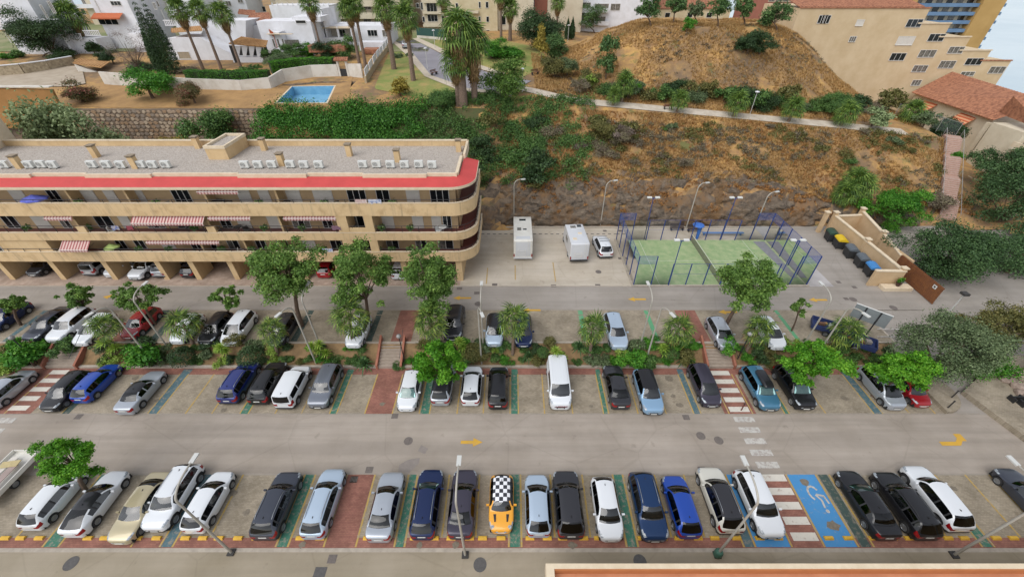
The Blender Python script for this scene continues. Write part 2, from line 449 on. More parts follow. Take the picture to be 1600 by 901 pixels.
# near row: yellow lines (photo x at y=852), painted strips between line pairs
for px in (67, 92, 205, 250, 270, 431, 450, 506, 556, 616, 632, 795, 815, 979, 997, 1162, 1180, 1237, 1288, 1341, 1365, 1534, 1553):
    x = xat(px, 852); strip('bay_line', x - .06, x + .06, N0, N1, P_yel, .014)
for px in (24, 690, 743, 867, 923, 1050, 1102, 1597):
    x = xat(px, 841); strip('bay_line', x - .06, x + .06, N0 + .6, N1, P_yel, .014)
x = xat(334, 828); strip('bay_line', x - .06, x + .06, N0 + .6, N1, P_yel, .014)
for px in (1440, 1490, 1650, 1700):
    x = xat(px, 852); strip('bay_line', x - .06, x + .06, N0 + .6, N1, P_yel, .014)
for a, b, m in ((69, 90, P_grn), (252, 268, P_teal), (433, 448, P_grn), (618, 630, P_grn), (797, 813, P_grn), (981, 995, P_grn), (1164, 1178, P_teal), (1345, 1361, P_dgrn), (1536, 1550, P_grn)):
    strip('hatched_strip', xat(a, 852), xat(b, 852), N0, N1, m, .011)
strip('red_walkway', xat(508, 852), xat(554, 852), N0, N1, M_pav_red, .010)
strip('blue_bay', xat(1182, 852), xat(1235, 852), N0, N1, P_blue, .010)
strip('blue_bay', xat(1290, 852), xat(1339, 852), N0, N1, P_blue, .010)
strip('red_walkway', xat(1239, 852), xat(1286, 852), N0, N1, M_pav_red, .010)
# middle row
for px in (7, 96, 231, 246, 290, 331, 375, 388, 430, 471, 515, 526, 570, 613, 655, 671, 714, 755, 797, 810, 851, 895, 943, 951, 997, 1041, 1084, 1095, 1139, 1176, 1226, 1233, 1290, 1365, 1379, 1421, 1461):
    x = xat(px, 645); strip('bay_line', x - .055, x + .055, Q0, Q1 - .6, P_yel, .014)
for a, b, m in ((97, 106, P_dgrn), (232, 245, P_teal), (376, 387, P_grn), (516, 525, P_grn), (657, 669, P_grn), (799, 808, P_grn), (944, 950, P_grn), (1085, 1093, P_teal), (1227, 1232, P_grn), (1366, 1377, P_teal)):
    strip('hatched_strip', xat(a, 645) , xat(b, 645) + .1, Q0, Q1, m, .011)
strip('red_walkway', xat(571, 645), xat(612, 645), Q0, Q1, M_pav_red, .010)
strip('red_walkway', 18.2, 20.9, Q0, Q1, M_pav_red, .010)
strip('red_walkway', -44.2, -41.2, Q0, Q1, M_pav_red, .010)
strip('red_walkway', -44.2, -41.2, N0, N1, M_pav_red, .010)
# zebra bars
for k in range(16):
    y = Y0 + .42 + k * 1.005
    worn = Y1 < y < Y2
    strip('zebra_bar', 18.75, 20.45, y, y + .52, P_wht2 if worn else P_wht, .016)
for k in range(5):
    y = Y2 + .35 + k * 1.0
    strip('zebra_bar', -43.5, -41.9, y, y + .5, P_wht, .016)
for k in range(5):
    y = Y1 + .4 + k * 1.0
    strip('zebra_bar', -43.5, -41.9, y, y + .5, P_wht2, .016)
# wheelchair sign on the blue bay
def sign_wheelchair():
    c = G(1278, 775); M = MB(); z = .018
    def seg(pts, w):
        for (a, b) in zip(pts[:-1], pts[1:]):
            a = Vector(a); b = Vector(b); d = (b - a).normalized(); n = Vector((-d.y, d.x)) * w / 2; a2 = a - d * w * .3; b2 = b + d * w * .3
            M.quad(*[(c.x + p.x, c.y + p.y, z + .0005 * len(M.f)) for p in (a2 - n, b2 - n, b2 + n, a2 + n)])
    seg([(.38 * math.cos(t) - .15, .5 * math.sin(t) + .25) for t in [rad(30 + k * 26) for k in range(9)]], .14)
    seg([(.05, -.75), (.12, -.25), (-.1, .1)], .14)
    seg([(.0, .15), (.42, .05), (.5, -.45)], .14)
    M.lathe([(.0, z), (.13, z + .001)], (c.x + .1, c.y - 1.0, 0), 12)
    M.build('wheelchair_symbol', P_wht2, kind='structure')
sign_wheelchair()
def arrow(px, py, z, L, d, m=P_yel2, bend=False):
    c = G(px, py, z); z += .016; M = MB(); h = L / 2
    f = lambda pts: [(c.x + d * a, c.y + b, z) for a, b in pts]
    if not bend:
        p = f([(-h, -.14), (h - .75, -.14), (h - .75, -.38), (h, 0), (h - .75, .38), (h - .75, .14), (-h, .14)])
        M.add(p, [tuple(range(7)) if d > 0 else tuple(range(6, -1, -1))])
    else:
        p = f([(-h, -.3), (.35, -.3), (.8, .1), (h, .1), (h, .75), (.55, .75), (.55, .35), (.2, .05), (-h, .05)])
        M.add(p, [(0, 1, 7, 8), (1, 2, 6, 7), (2, 3, 4, 5, 6)])
    M.build('road_arrow', m, kind='structure')
arrow(737, 690, 0, 1.75, 1); arrow(1490, 690, 0, 2.3, 1, bend=True)
for px, py in ((995, 467), (1137, 487), (722, 465), (175, 463), (830, 484), (1278, 468)): arrow(px, py, UP + .004, 2.0, -1)
# ironwork and patches
M_iron = mat('cast_iron', '5d5a58', .7, var=.3, scale=6, bump=.3)
M_iron2 = mat('worn_iron', '776e68', .8, var=.3, scale=6, bump=.3)
M_patch = mat('asphalt_patch', '8d847d', .9, var=.15, scale=3)
def cover(px, py, z=0, r=.42, m=M_iron):
    c = G(px, py, z); M = MB().lathe([(r, z + .001), (r, z + .014), (r * .86, z + .014), (r * .86, z + .009), (0, z + .011)], (c.x, c.y, 0), 20)
    M.build('manhole_cover', m, kind='structure')
def grate(px, py, z=0, sx=.55, sy=.5, m=M_iron2):
    c = G(px, py, z); M = MB().box(c.x - sx/2, c.x + sx/2, c.y - sy/2, c.y + sy/2, z + .001, z + .010)
    for k in range(5):
        x = c.x - sx/2 + sx * (k + .5) / 5; M.box(x - .03, x + .03, c.y - sy/2 + .04, c.y + sy/2 - .04, z + .010, z + .016)
    M.build('drain_grate', m, kind='structure')
for px, py in ((750, 881), (111, 879), (1000, 876)): cover(px, py)
for px, py in ((638, 688), (1123, 687), (1095, 680)): cover(px, py, 0, .36, M_iron2)
for px, py in ((577, 733), (1097, 733), (519, 872), (553, 748), (617, 649), (1072, 651), (123, 650)): grate(px, py)
grate(500, 893, 0, .75, .6, M_iron)
def patch(pts, z=.003, m=M_patch):
    M = MB(); p = [G(*q) for q in pts]; M.add([(a.x, a.y, z) for a in p], [tuple(range(len(p)))]).build('road_patch', m, kind='structure')
patch([(653, 704), (664, 708), (669, 700), (658, 694)][::-1]); patch([(622, 736), (640, 737), (655, 722), (656, 714), (638, 717), (624, 725)])
for px, py in ((745, 457), (865, 446), (934, 445), (773, 444), (718, 450)): grate(px, py, UP + .004, .6, .45)
for px, py in ((747, 474), (1333, 467), (1396, 480)): cover(px, py, UP + .004, .38, M_iron2)
for px, py in ((935, 424),): cover(px, py, UP + .004, .36, M_iron2)
for px, py in ((969, 403), (1310, 440), (1335, 448), (945, 360), (1322, 466)): grate(px, py, UP + .004, .5, .45)

M_oil = mat('oil_stain', '6d6456', .7, col2='857a6a', scale=6)
rgo = random.Random(12)
for px, py, s_ in ((640, 585, .5), (662, 592, .3), (240, 592, .35), (245, 625, .3), (212, 590, .4), (1045, 590, .5), (1062, 632, .35), (1052, 618, .3), (912, 586, .25), (923, 634, .25), (472, 850, .3), (655, 851, .3), (712, 850, .3), (895, 850, .35), (385, 800, .3), (1490, 762, .3), (1257, 752, .45), (1302, 820, .5), (365, 770, .35), (350, 640, .3), (598, 630, .3), (1320, 622, .4)):
    c = G(px, py); n_ = 11; ph = rgo.random() * 6
    MB().add([(c.x + s_ * math.cos(2 * math.pi * k / n_) * (.55 + .5 * rgo.random()), c.y + s_ * .8 * math.sin(2 * math.pi * k / n_) * (.55 + .5 * rgo.random()), .019) for k in range(n_)], [tuple(range(n_))]).build('oil_stain', M_oil, kind='structure')
# ------------------------------------------------------------------ planter bank and upper car park
U0, U1, U2 = 28.35, 33.15, 37.0       # head of bays | bay mouth | far kerb of the upper road
def ramp_z(x, y): return UP * sm(21.5, 35.5, y)
MB().box(-80, 37.6, U0, 52.2, -.2, UP - .02).build('upper_terrace', M_conc, kind='structure')
sheet('parking_bays_upper', -80, 37.4, U0, U1, UP, M_pav)
sheet('road_upper', -80, 44.0, U1, U2 + .2, UP + .002, M_road_up)
MB().box(-80, 33.9, U2 + .2, U2 + .36, UP - .1, UP + .03).build('kerb_upper', M_kerb, kind='structure')
sheet('courtyard', -6, 34.2, U2 + .36, 52.3, UP + .001, M_conc)
sheet('apron', -80, -6, U2 + .36, 52, UP + .001, M_pav_apron)
sheet('bin_yard', 34.2, 50.5, U2 + .2, 52.5, UP + .004, M_conc_grey)
# soil bank
def bank():
    xs = np.arange(-80, 37.3, .6); ys = np.linspace(Y3 + .25, U0 - .02, 7)
    V = []
    for y in ys:
        for x in xs:
            k = (y - ys[0]) / (ys[-1] - ys[0])
            V.append((x, y, .14 + (UP - .16) * sm(0.05, .95, k) + .07 * noise.noise(Vector((x * .8, y * 1.2, 2))) * (4 * k * (1 - k))))
    n = len(xs); i = np.arange((len(ys) - 1) * n).reshape(len(ys) - 1, n)[:, :-1].ravel()
    o = link('planter_soil', npmesh('planter_soil', np.array(V), np.stack([i, i+1, i+n+1, i+n], 1), M_soil, True)); o['kind'] = 'structure'
bank()
def bank_z(y): return .14 + (UP - .16) * sm(0.05, .95, (y - Y3 - .25) / (U0 - Y3 - .27))
MB().box(-80, 37.0, Y3, Y3 + .25, -.1, .2).build('kerb_planter', M_kerb, kind='structure')
MB().box(-80, 37.0, U0 - .16, U0, UP - .3, UP + .1).build('kerb_bay_head', M_kerb, kind='structure')
# upper bays: green strips, red walks
for pa, pb, py, m in ((20, 28, 520, P_teal), (196, 210, 540, P_dgrn), (262, 275, 500, P_dgrn), (449, 459, 540, P_dgrn), (569, 578, 540, P_dgrn), (913, 921, 540, P_grn2), (1027, 1034, 540, P_grn2), (1240, 1246, 525, P_grn2)):
    xa, xb = G(pa, py, UP).x, G(pb, py, UP).x
    sheet('hatched_strip', xa, xb, U0 + .1, U1 - .9, UP + .008, m); sheet('hatched_strip', xa, xb, U1 - .75, U1 - .1, UP + .008, m)
for pa, pb, py in ((608, 640, 540), (1080, 1115, 540), (163, 187, 540)):
    sheet('red_walkway', G(pa, py, UP).x, G(pb, py, UP).x, U0, U1 - .05, UP + .006, M_pav_red)
sheet('joint_strip', -80, 37, U1 - .08, U1 + .05, UP + .01, MATS['joint_concrete'])
# white give-way edge lines at the right
for py in (514, 526):
    a = G(1370, py, UP); sheet('edge_line', a.x, a.x + 9, a.y - .06, a.y + .06, UP + .012 + .06, P_wht2)
# ramp joining the two levels at the right
def ramp():
    xs = np.arange(37, 120, 1.0); ys = np.arange(20.9, 60, .8)
    V = np.array([(x, y, ramp_z(x, y) + .006 - (.35 * sm(37.2, 40, x) * 0)) for y in ys for x in xs])
    n = len(xs); i = np.arange((len(ys) - 1) * n).reshape(len(ys) - 1, n)[:, :-1].ravel()
    o = link('road_ramp', npmesh('road_ramp', V, np.stack([i, i+1, i+n+1, i+n], 1), M_road_up, True)); o['kind'] = 'structure'
ramp()
# rounded tip of the middle island
tip = [(37.0, Y2)] + [(37.2 + 2.2 * math.sin(t), Y2 + 2.3 - 2.3 * math.cos(t)) for t in [rad(k * 15) for k in range(1, 11)]] + [(36.9, 28.2)]
MB().prism(tip, -.05, .34).build('island_tip', M_pav, kind='structure')
# pavement on the far right
sw = [G(1500, 615), G(1600, 690), G(1680, 700), G(1680, 560), G(1560, 560)]
MB().prism([(p.x, p.y) for p in sw], -.1, [.5] * 5).build('pavement_right', M_pav, kind='structure')

# ------------------------------------------------------------------ hillside path, lawn, cul-de-sac road (draped strips)
def drape(name, L, R, m, lift=.06, n=40, k=6):
    def samp(P, t):
        f = t * (len(P) - 1); i = min(int(f), len(P) - 2); return P[i].lerp(P[i + 1], f - i)
    V = []
    for a in range(n + 1):
        l, r = samp(L, a / n), samp(R, a / n)
        for b in range(k + 1):
            p = l.lerp(r, b / k); V.append((p.x, p.y, hgt(p.x, p.y) + lift))
    i = np.array([a * (k + 1) + b for a in range(n) for b in range(k)])
    o = link(name, npmesh(name, np.array(V), np.stack([i, i + 1, i + k + 2, i + k + 1], 1), m, True)); o['kind'] = 'structure'
    return o
M_path = mat('pale_gravel_path', 'cfc3b2', .9, col2='b3a592', scale=.8, bump=.3, bscale=20)
pc = [Vector((x, path_y(x), 0)) for x in np.linspace(0, 63, 40)]
drape('hill_path', [p + Vector((0, -1.15, 0)) for p in pc], [p + Vector((0, 1.15, 0)) for p in pc], M_path, .09, 120, 6)
M_lawn = mat('patchy_lawn', '7f8a45', .95, col2='a8935a', scale=.35, ramp=(.42, .66), bump=.6, bscale=25)
M_street = asphalt('street_asphalt', '99959a', '88848a', .05)
M_side = mat('pale_pavement', 'cdc0ac', .9, col2='b9ab97', scale=1.5)
def TP(*pp): return [T(*p) for p in pp]
drape('lawn', TP((706, 165), (585, 140), (600, 100), (612, 76)), TP((850, 150), (745, 146), (700, 130), (626, 74)), M_lawn, .05)
drape('street', TP((618, 66), (640, 78), (672, 118), (730, 140), (800, 150)), TP((645, 62), (668, 74), (715, 98), (780, 120), (830, 128)), M_street, .10)
drape('pavement_street', TP((612, 66), (632, 84), (664, 121), (720, 146), (800, 156)), TP((619, 66), (641, 79), (673, 118), (731, 140), (800, 150)), M_side, .13)
drape('pavement_street', TP((645, 62), (668, 73), (714, 97), (780, 118)), TP((653, 60), (680, 72), (724, 94), (790, 116)), M_side, .13)
drape('garden_ground', [Vector((-130, 100, 0)), Vector((-18, 100, 0))], [Vector((-130, 135, 0)), Vector((-18, 124, 0))], mat('garden_ground', '8f8a66', .95, col2='6f7a48', scale=.15, ramp=(.4, .6), bump=.4, bscale=8), .1)
drape('lawn', TP((655, 60), (690, 77), (760, 106), (815, 122)), TP((700, 56), (770, 62), (840, 74), (862, 100)), M_lawn, .05)
# ------------------------------------------------------------------ apartment block
M_cream = mat('cream_render', 'd9bc90', .9, col2='caab7e', scale=.5, bump=.1, bscale=30)
M_cream_st = mat('stained_cream_render', 'd8ba8e', .9, col2='bc9d72', scale=.9, ramp=(.5, .72), bump=.1, bscale=30)
def stain(m, c):
    t = m.node_tree; b = t.nodes['Principled BSDF']; tc = t.nodes['Texture Coordinate']
    mp = t.nodes.new('ShaderNodeMapping'); mp.inputs['Scale'].default_value = (1.6, 1.6, .14); t.links.new(tc.outputs['Object'], mp.inputs['Vector'])
    n = ND(m, 'ShaderNodeTexNoise', Scale=1.5, Detail=6.0, Roughness=.7); t.links.new(mp.outputs[0], n.inputs['Vector'])
    r = t.nodes.new('ShaderNodeValToRGB'); r.color_ramp.elements[0].position = .52; r.color_ramp.elements[1].position = .75
    r.color_ramp.elements[1].color = (.75, .75, .75, 1); t.links.new(n.outputs['Fac'], r.inputs['Fac'])
    old = b.inputs['Base Color'].links[0].from_socket
    t.links.new(mixcol(m, r.outputs['Color'], old, hexc(c)), b.inputs['Base Color'])
stain(M_cream_st, '8f7d64'); stain(M_cream, 'b79b76')
M_pale = mat('pale_coping', 'e0cfb4', .85, col2='d2bfa2', scale=1.5)
M_redroof = mat('red_membrane', 'c94a47', .8, col2='bb4340', scale=.6, bump=.1)
M_gravel = mat('roof_gravel', 'bdb3a8', .95, col2='978d83', scale=7, ramp=(.4, .62), bump=.9, bscale=12)
M_tile = mat('maroon_floor_tile', '7a3f38', .6, var=.25, scale=3)
M_glass_d = mat('dark_window_glass', (.012, .015, .017, 1), .08, spec=.6)
M_glass_c = mat('curtained_window_glass', '8a857c', .12, col2='4e4c48', scale=2.5, spec=.6)
M_alu = mat('white_aluminium', 'd8d5cf', .45)
M_shut = mat('white_roller_shutter', 'd6d0c6', .6, var=.06, scale=2)
M_black = mat('black_iron', (.02, .02, .022, 1), .5)
M_in = mat('recess_render', 'c9ab82', .9, var=.12, scale=.8)
def stripes(name, c1, c2, w):
    m = mat(name, c1, .85); t = m.node_tree; b = t.nodes['Principled BSDF']; tc = t.nodes['Texture Coordinate']
    wv = ND(m, 'ShaderNodeTexWave', Scale=1 / w * .1591 * 2); wv.bands_direction = 'X'; t.links.new(tc.outputs['Object'], wv.inputs['Vector'])
    r = t.nodes.new('ShaderNodeValToRGB'); r.color_ramp.interpolation = 'CONSTANT'; r.color_ramp.elements[1].position = .5
    r.color_ramp.elements[0].color = hexc(c1); r.color_ramp.elements[1].color = hexc(c2)
    t.links.new(wv.outputs['Fac'], r.inputs['Fac']); t.links.new(r.outputs['Color'], b.inputs['Base Color']); return m
M_awn = stripes('striped_awning_cloth', '9c5c5c', 'd0b2aa', .32)
XL, XR, YF = -70.0, -3.8, 38.0
apt = thing('apartment_block', 'long cream apartment block with red canopy, gravel roof and stacked balconies', 'building', (-36, 44, UP))
def outline(off=0.0, yb=47.0, xl=XL):
    """front edge of a balcony slab, rounded at the right-hand corner; off moves it inwards"""
    r = 2.5 - off; cx, cy = XR - 2.5, YF + 2.5
    return [(xl, YF + off)] + [(cx + r * math.sin(a), cy - r * math.cos(a)) for a in [rad(k * 10) for k in range(0, 10)]] + [(XR - off, yb)]
def band(o1, o2, z0, z1, z0b=None, z1b=None):
    """solid band between two parallel outlines"""
    M = MB(); n = len(o1)
    z0b = z0 if z0b is None else z0b; z1b = z1 if z1b is None else z1b
    v = [(p[0], p[1], z0) for p in o1] + [(p[0], p[1], z1) for p in o1] + [(p[0], p[1], z0b) for p in o2] + [(p[0], p[1], z1b) for p in o2]
    f = []
    for i in range(n - 1):
        f += [(i, i+1, n+i+1, n+i), (n+i, n+i+1, 3*n+i+1, 3*n+i), (2*n+i+1, 2*n+i, 3*n+i, 3*n+i+1), (i+1, i, 2*n+i, 2*n+i+1)]
    f += [(0, n, 3*n, 2*n), (n-1, 2*n-1+n*1-0 - n + 0, 0, 0)][:1]
    f += [(n - 1, 3 * n - 1, 4 * n - 1, 2 * n - 1)]
    return M.add(v, f)
LEV = [(4.13, 5.38, 4.5), (6.88, 7.8, 7.2), (9.8, 11.22, 10.1)]
XW = -64.0
for k, (z0, z1, fl) in enumerate(LEV):
    band(outline(), outline(.16), z0, z1).build('balcony_front', M_cream_st, apt)
    sl = outline(.165)
    MB().prism(sl + [(XL, 47.0)], z0 + .02, fl).build('balcony_slab', M_cream, apt)
    fl_o = outline(.17)
    MB().add([(p[0], p[1], fl + .012) for p in fl_o + [(XL, 47.0)]], [tuple(range(len(fl_o) + 1))]).build('floor_tiling', M_tile, apt)
    band(outline(-.03), outline(.2), z1 + .002, z1 + .06).build('coping', M_pale, apt)
    # railing
    R = MB(); top = z1 + (.78 if k == 1 else .38)
    o = outline(.08); pts = [Vector((p[0], p[1], top)) for p in o]
    R.tube(pts, .028, 6)
    if k == 1: R.tube([p - Vector((0, 0, .4)) for p in pts], .018, 6)
    x = XL + .6
    while x < XR - 2.6: R.box(x - .022, x + .022, YF + .06, YF + .10, z1 + .05, top); x += 1.75
    for p in o[2:-1:2] : R.box(p[0] - .02, p[0] + .02, p[1] - .02, p[1] + .02, z1 + .05, top)
    for yy in (42, 43.6, 45.2): R.box(XR - .1, XR - .06, yy - .02, yy + .02, z1 + .05, top)
    R.build('railing', M_black, apt)
# curved-end dark red balcony screens
for z0, z1, fl in LEV:
    MB().box(XR - 2.1, XR - 1.95, 40.6, 47, fl + .02, fl + 2.5).build('side_wall', M_in, apt)
    band(outline(.162), outline(.19), fl + .02, z1 - .01).build('parapet_lining', mat('maroon_wall', '7c423c', .85, var=.2, scale=1), apt)
# main walls behind the balconies
YW = 40.0
MB().box(XL, XR - 2.15, YW, 49.2, 4.5, 13.1).build('wall', M_in, apt)
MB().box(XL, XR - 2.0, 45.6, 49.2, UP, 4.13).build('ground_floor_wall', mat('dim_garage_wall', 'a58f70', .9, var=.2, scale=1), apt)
MB().box(XR - 2.6, XR - 1.9, 38.35, 45.6, UP, 4.14).build('pier', M_cream, apt)
for px in (36, 115, 195, 275, 325, 384, 437, 490, 545, 592, 645):
    x = G(px, 432, UP).x
    MB().box(x - .95, x - .35, 38.55, 40.9, UP, 4.14).build('pier', M_cream, apt)
MB().box(XL, -50.6, YF + .17, YW, 4.14, 6.87).build('wall_panel', M_cream, apt)
for xa in (-54.6, -58.5): pass
# piers and infill panel through the middle storeys
for px in (535, 578):
    x = AY(px, 350, YF).x
    MB().box(x - .55, x + .55 - (.2 if px == 578 else 0), YF + .03, YW, 5.4, 6.86).build('pier', M_cream, apt)
    MB().box(x - .55, x + .55 - (.2 if px == 578 else 0), YF + .03, YW, 7.88, 9.79).build('pier', M_cream, apt)
xa, xb = AY(545, 350, YF).x - .1, AY(571, 350, YF).x + .1
MB().box(xa, xb, YF + .05, YF + .22, 7.88, 8.35).build('infill_panel', M_cream, apt)
for px in (129, 331):
    x = AY(px, 360, YF).x; MB().box(x - .45, x + .45, YF - .02, YF + .24, 7.3, 8.55).build('balcony_post', M_cream, apt)
# party fins between flats
for k, (z0, z1, fl) in enumerate(LEV):
    zt = LEV[k + 1][0] if k < 2 else 12.74
    for px in ((100, 305, 375, 430), (132, 335, 445), (150, 235, 350, 455))[k]:
        x = AY(px, 340, YW).x; MB().box(x - .1, x + .1, YF + .9, YW, fl + .02, zt).build('party_wall', M_cream, apt)
# doors and windows: (photo x range on the wall plane, kind)
WIN = [
    [(12, 38, 'w'), (45, 60, 's'), (185, 200, 'd'), (214, 230, 'd'), (255, 275, 's'), (300, 318, 'd'), (322, 340, 'd'), (358, 376, 'c'), (402, 418, 'd'), (435, 452, 'd'), (475, 495, 's'), (518, 536, 'd'), (560, 583, 'd'), (605, 624, 'c'), (650, 668, 'c'), (685, 709, 'c')],
    [(8, 30, 'd'), (55, 78, 's'), (95, 110, 'c'), (152, 178, 'd'), (190, 206, 's'), (228, 256, 'c'), (275, 300, 'd'), (345, 362, 'd'), (372, 392, 's'), (420, 438, 's'), (457, 485, 'c'), (504, 520, 'd'), (548, 570, 'b'), (598, 616, 's'), (645, 662, 's'), (675, 690, 's'), (692, 706, 'd')],
    [(18, 40, 's'), (76, 94, 'd'), (130, 150, 's'), (165, 182, 's'), (208, 226, 's'), (270, 298, 'd'), (372, 392, 's'), (405, 422, 's'), (448, 470, 's'), (490, 520, 's'), (543, 572, 'd'), (588, 609, 'd'), (635, 656, 's'), (672, 702, 'd')]]
for k, (z0, z1, fl) in enumerate(LEV):
    py = (385, 348, 305)[k]
    for (a, b, ty) in WIN[k]:
        y = YW
        xa, xb = AY(a, py, y).x, AY(b, py, y).x; zb, zt = fl + .05, fl + 2.2
        if ty == 'w': y = YF + .17; zb = 5.0; zt = 6.5
        nm = 'window' if ty in 'wb' else 'balcony_door'
        if ty == 's':
            S = MB(); S.box(xa, xb, y - .05, y - .003, zb, zt)
            for q in range(9): S.box(xa + .03, xb - .03, y - .062, y - .05, zb + .08 + q * .235, zb + .26 + q * .235)
            S.build('roller_shutter', M_shut, apt); continue
        F = MB(); t = .06
        F.box(xa, xb, y - .06, y - .003, zt - t, zt).box(xa, xb, y - .06, y - .003, zb, zb + t)
        nn = max(2, round((xb - xa) / .75))
        for q in range(nn + 1):
            xx = xa + (xb - xa - t) * q / nn; F.box(xx, xx + t, y - .058, y - .004, zb + t, zt - t)
        f = F.build(nm, M_alu, apt)
        for q in range(nn):
            x0 = xa + (xb - xa - t) * q / nn + t; x1 = xa + (xb - xa - t) * (q + 1) / nn
            MB().box(x0 + .002, x1 - .002, y - .03, y - .006, zb + t, zt - t).build('pane', M_glass_c if (ty == 'c' or (ty == 'b')) and q % 2 == 0 else M_glass_d, f)
# roof
MB().prism(outline(.1, 45.1) + [(XR - 1.6, 45.1), (XR - 1.6, 49.2), (XL, 49.2)], 12.74, 13.02).build('roof_slab', M_pale, apt)
MB().box(XL, XR - 1.9, 39.3, 49.2, 13.03, 13.3).build('roof', M_gravel, apt)
o1, o2 = outline(-.06, 45.1), outline(1.55, 45.1)
o2 = [(p[0], p[1]) for p in o2]
band(o1, o2, 12.78, 13.0, 12.8, 13.42).build('canopy_roof', M_redroof, apt)
band(outline(-.1, 45.1), outline(-.062, 45.1), 12.72, 12.99).build('canopy_edge', M_pale, apt)
# stepped front parapet, side and back parapets
segs = [(0, 0), (48, 0), (50, 1), (132, 1), (134, 0), (236, 0), (238, 1), (370, 1), (372, 0), (478, 0), (480, 1), (565, 1), (567, 0), (665, 0), (667, 1), (712, 1)]
xs = [AY(px, 275, 39.5).x for px, _ in segs]; xs[0] = XL
for i in range(0, len(segs), 2):
    d = .28 * segs[i][1]
    MB().box(xs[i], xs[i + 1] + .1, 39.35 + d, 39.6 + d, 13.2, 13.72).build('parapet', M_pale, apt)
MB().box(XR - 1.95, XR - 1.65, 39.9, 44.6, 13.2, 13.72).build('parapet', M_pale, apt)
MB().box(XR - 1.62, XR - 1.36, 44.62, 49.3, 12.9, 13.9).build('parapet', M_pale, apt)
MB().box(XL, XR - 1.64, 48.95, 49.25, 13.0, 13.9).build('parapet', M_cream, apt)
MB().box(XL, XR - 1.5, 48.9, 49.3, 13.902, 13.98).build('coping', M_pale, apt)
for px, py in ((33, 262), (152, 245), (214, 262), (311, 231), (414, 234), (442, 258), (547, 243), (622, 252), (717, 236)):
    c = G(px, py, 13.3)
    ch = MB().box(c.x - .28, c.x + .28, c.y - .28, c.y + .28, 13.28, 14.5).build('chimney', M_cream, apt)
    MB().box(c.x - .36, c.x + .36, c.y - .36, c.y + .36, 14.62, 14.7).box(c.x - .3, c.x - .22, c.y - .3, c.y + .3, 14.502, 14.62).box(c.x + .22, c.x + .3, c.y - .3, c.y + .3, 14.502, 14.62).build('chimney_cap', mat('chimney_cap_stone', '9a8a75', .9, var=.3, scale=4), ch)
a, b = G(327, 249, 13.3), G(357, 249, 13.3)
sx0, sx1, sy0 = a.x, b.x + .1, a.y
sh = MB().box(sx0, sx1, sy0, sy0 + 4.4, 13.28, 14.5).build('stair_head', M_cream, apt)
MB().box(sx0 - .05, sx1 + .05, sy0 - .05, sy0 + .18, 14.502, 14.8).box(sx0 - .05, sx1 + .05, sy0 + 4.2, sy0 + 4.45, 14.502, 14.8).box(sx0 - .05, sx0 + .18, sy0 + .18, sy0 + 4.2, 14.502, 14.8).box(sx1 - .18, sx1 + .05, sy0 + .18, sy0 + 4.2, 14.502, 14.8).build('stair_head_parapet', M_pale, sh)
MB().box(sx0 + .18, sx1 - .18, sy0 + .18, sy0 + 4.2, 14.503, 14.56).build('stair_head_gravel', M_gravel, sh)
# plain cream wing whose corner shows at the far left
wg = thing('neighbouring_wing', 'cream wall corner of the next block at the left edge', 'building', (-66, 48, UP))
MB().prism([(-75, 44.2), (-59.6, 46.6), (-61, 51), (-75, 51)], UP, 17.5).build('wall', M_pale, wg)
MB().prism([(-75, 43.9), (-59.3, 46.4), (-59.5, 46.8), (-75, 44.4)], 13.9, 14.15).build('flashing', mat('grey_flashing', '6d7072', .6), wg)
# awnings: (photo x range, level, drop) as parts of the block
def awning(pa, pb, k, out, py):
    z = LEV[k + 1][0] - .05 if k < 2 else 12.7
    xa, xb = AY(pa, py, YF).x, AY(pb, py, YF).x
    dz = out * .75
    m = MB(); yb, yf = YF + .35, YF + .3 - out
    m.add([(xa, yb, z), (xb, yb, z), (xb, yf, z - dz), (xa, yf, z - dz), (xa, yb, z - .03), (xb, yb, z - .03), (xb, yf, z - dz - .03), (xa, yf, z - dz - .03)],
          [(3, 2, 1, 0), (4, 5, 6, 7), (0, 1, 5, 4), (1, 2, 6, 5), (2, 3, 7, 6), (3, 0, 4, 7)])
    n = max(6, int((xb - xa) / .16)); w = (xb - xa) / n
    for q in range(n): m.box(xa + q * w, xa + q * w + w * .98, yf - .012, yf - .002, z - dz - (.26 if q % 2 else .22), z - dz + .03)
    A = m.build('awning', M_awn, apt)
    MB().tube([(xa - .03, yf, z - dz), (xb + .03, yf, z - dz)], .035, 6).build('front_bar', M_alu, A)
    for xx in (xa + .1, xb - .1):
        MB().tube([(xx, YF + .5, z - .55), (xx, yf + .02, z - dz - .02)], .018, 5).build('arm', M_black, A)
awning(205, 258, 1, .75, 340); awning(259, 318, 1, .75, 340); awning(97, 141, 0, 1.0, 380)
for pa, pb, k, py in ((67, 111, 1, 340), (227, 285, 0, 377), (286, 341, 0, 377), (323, 355, 1, 338), (356, 389, 1, 338), (442, 524, 1, 340), (306, 370, 2, 297)): awning(pa, pb, k, .3, py)

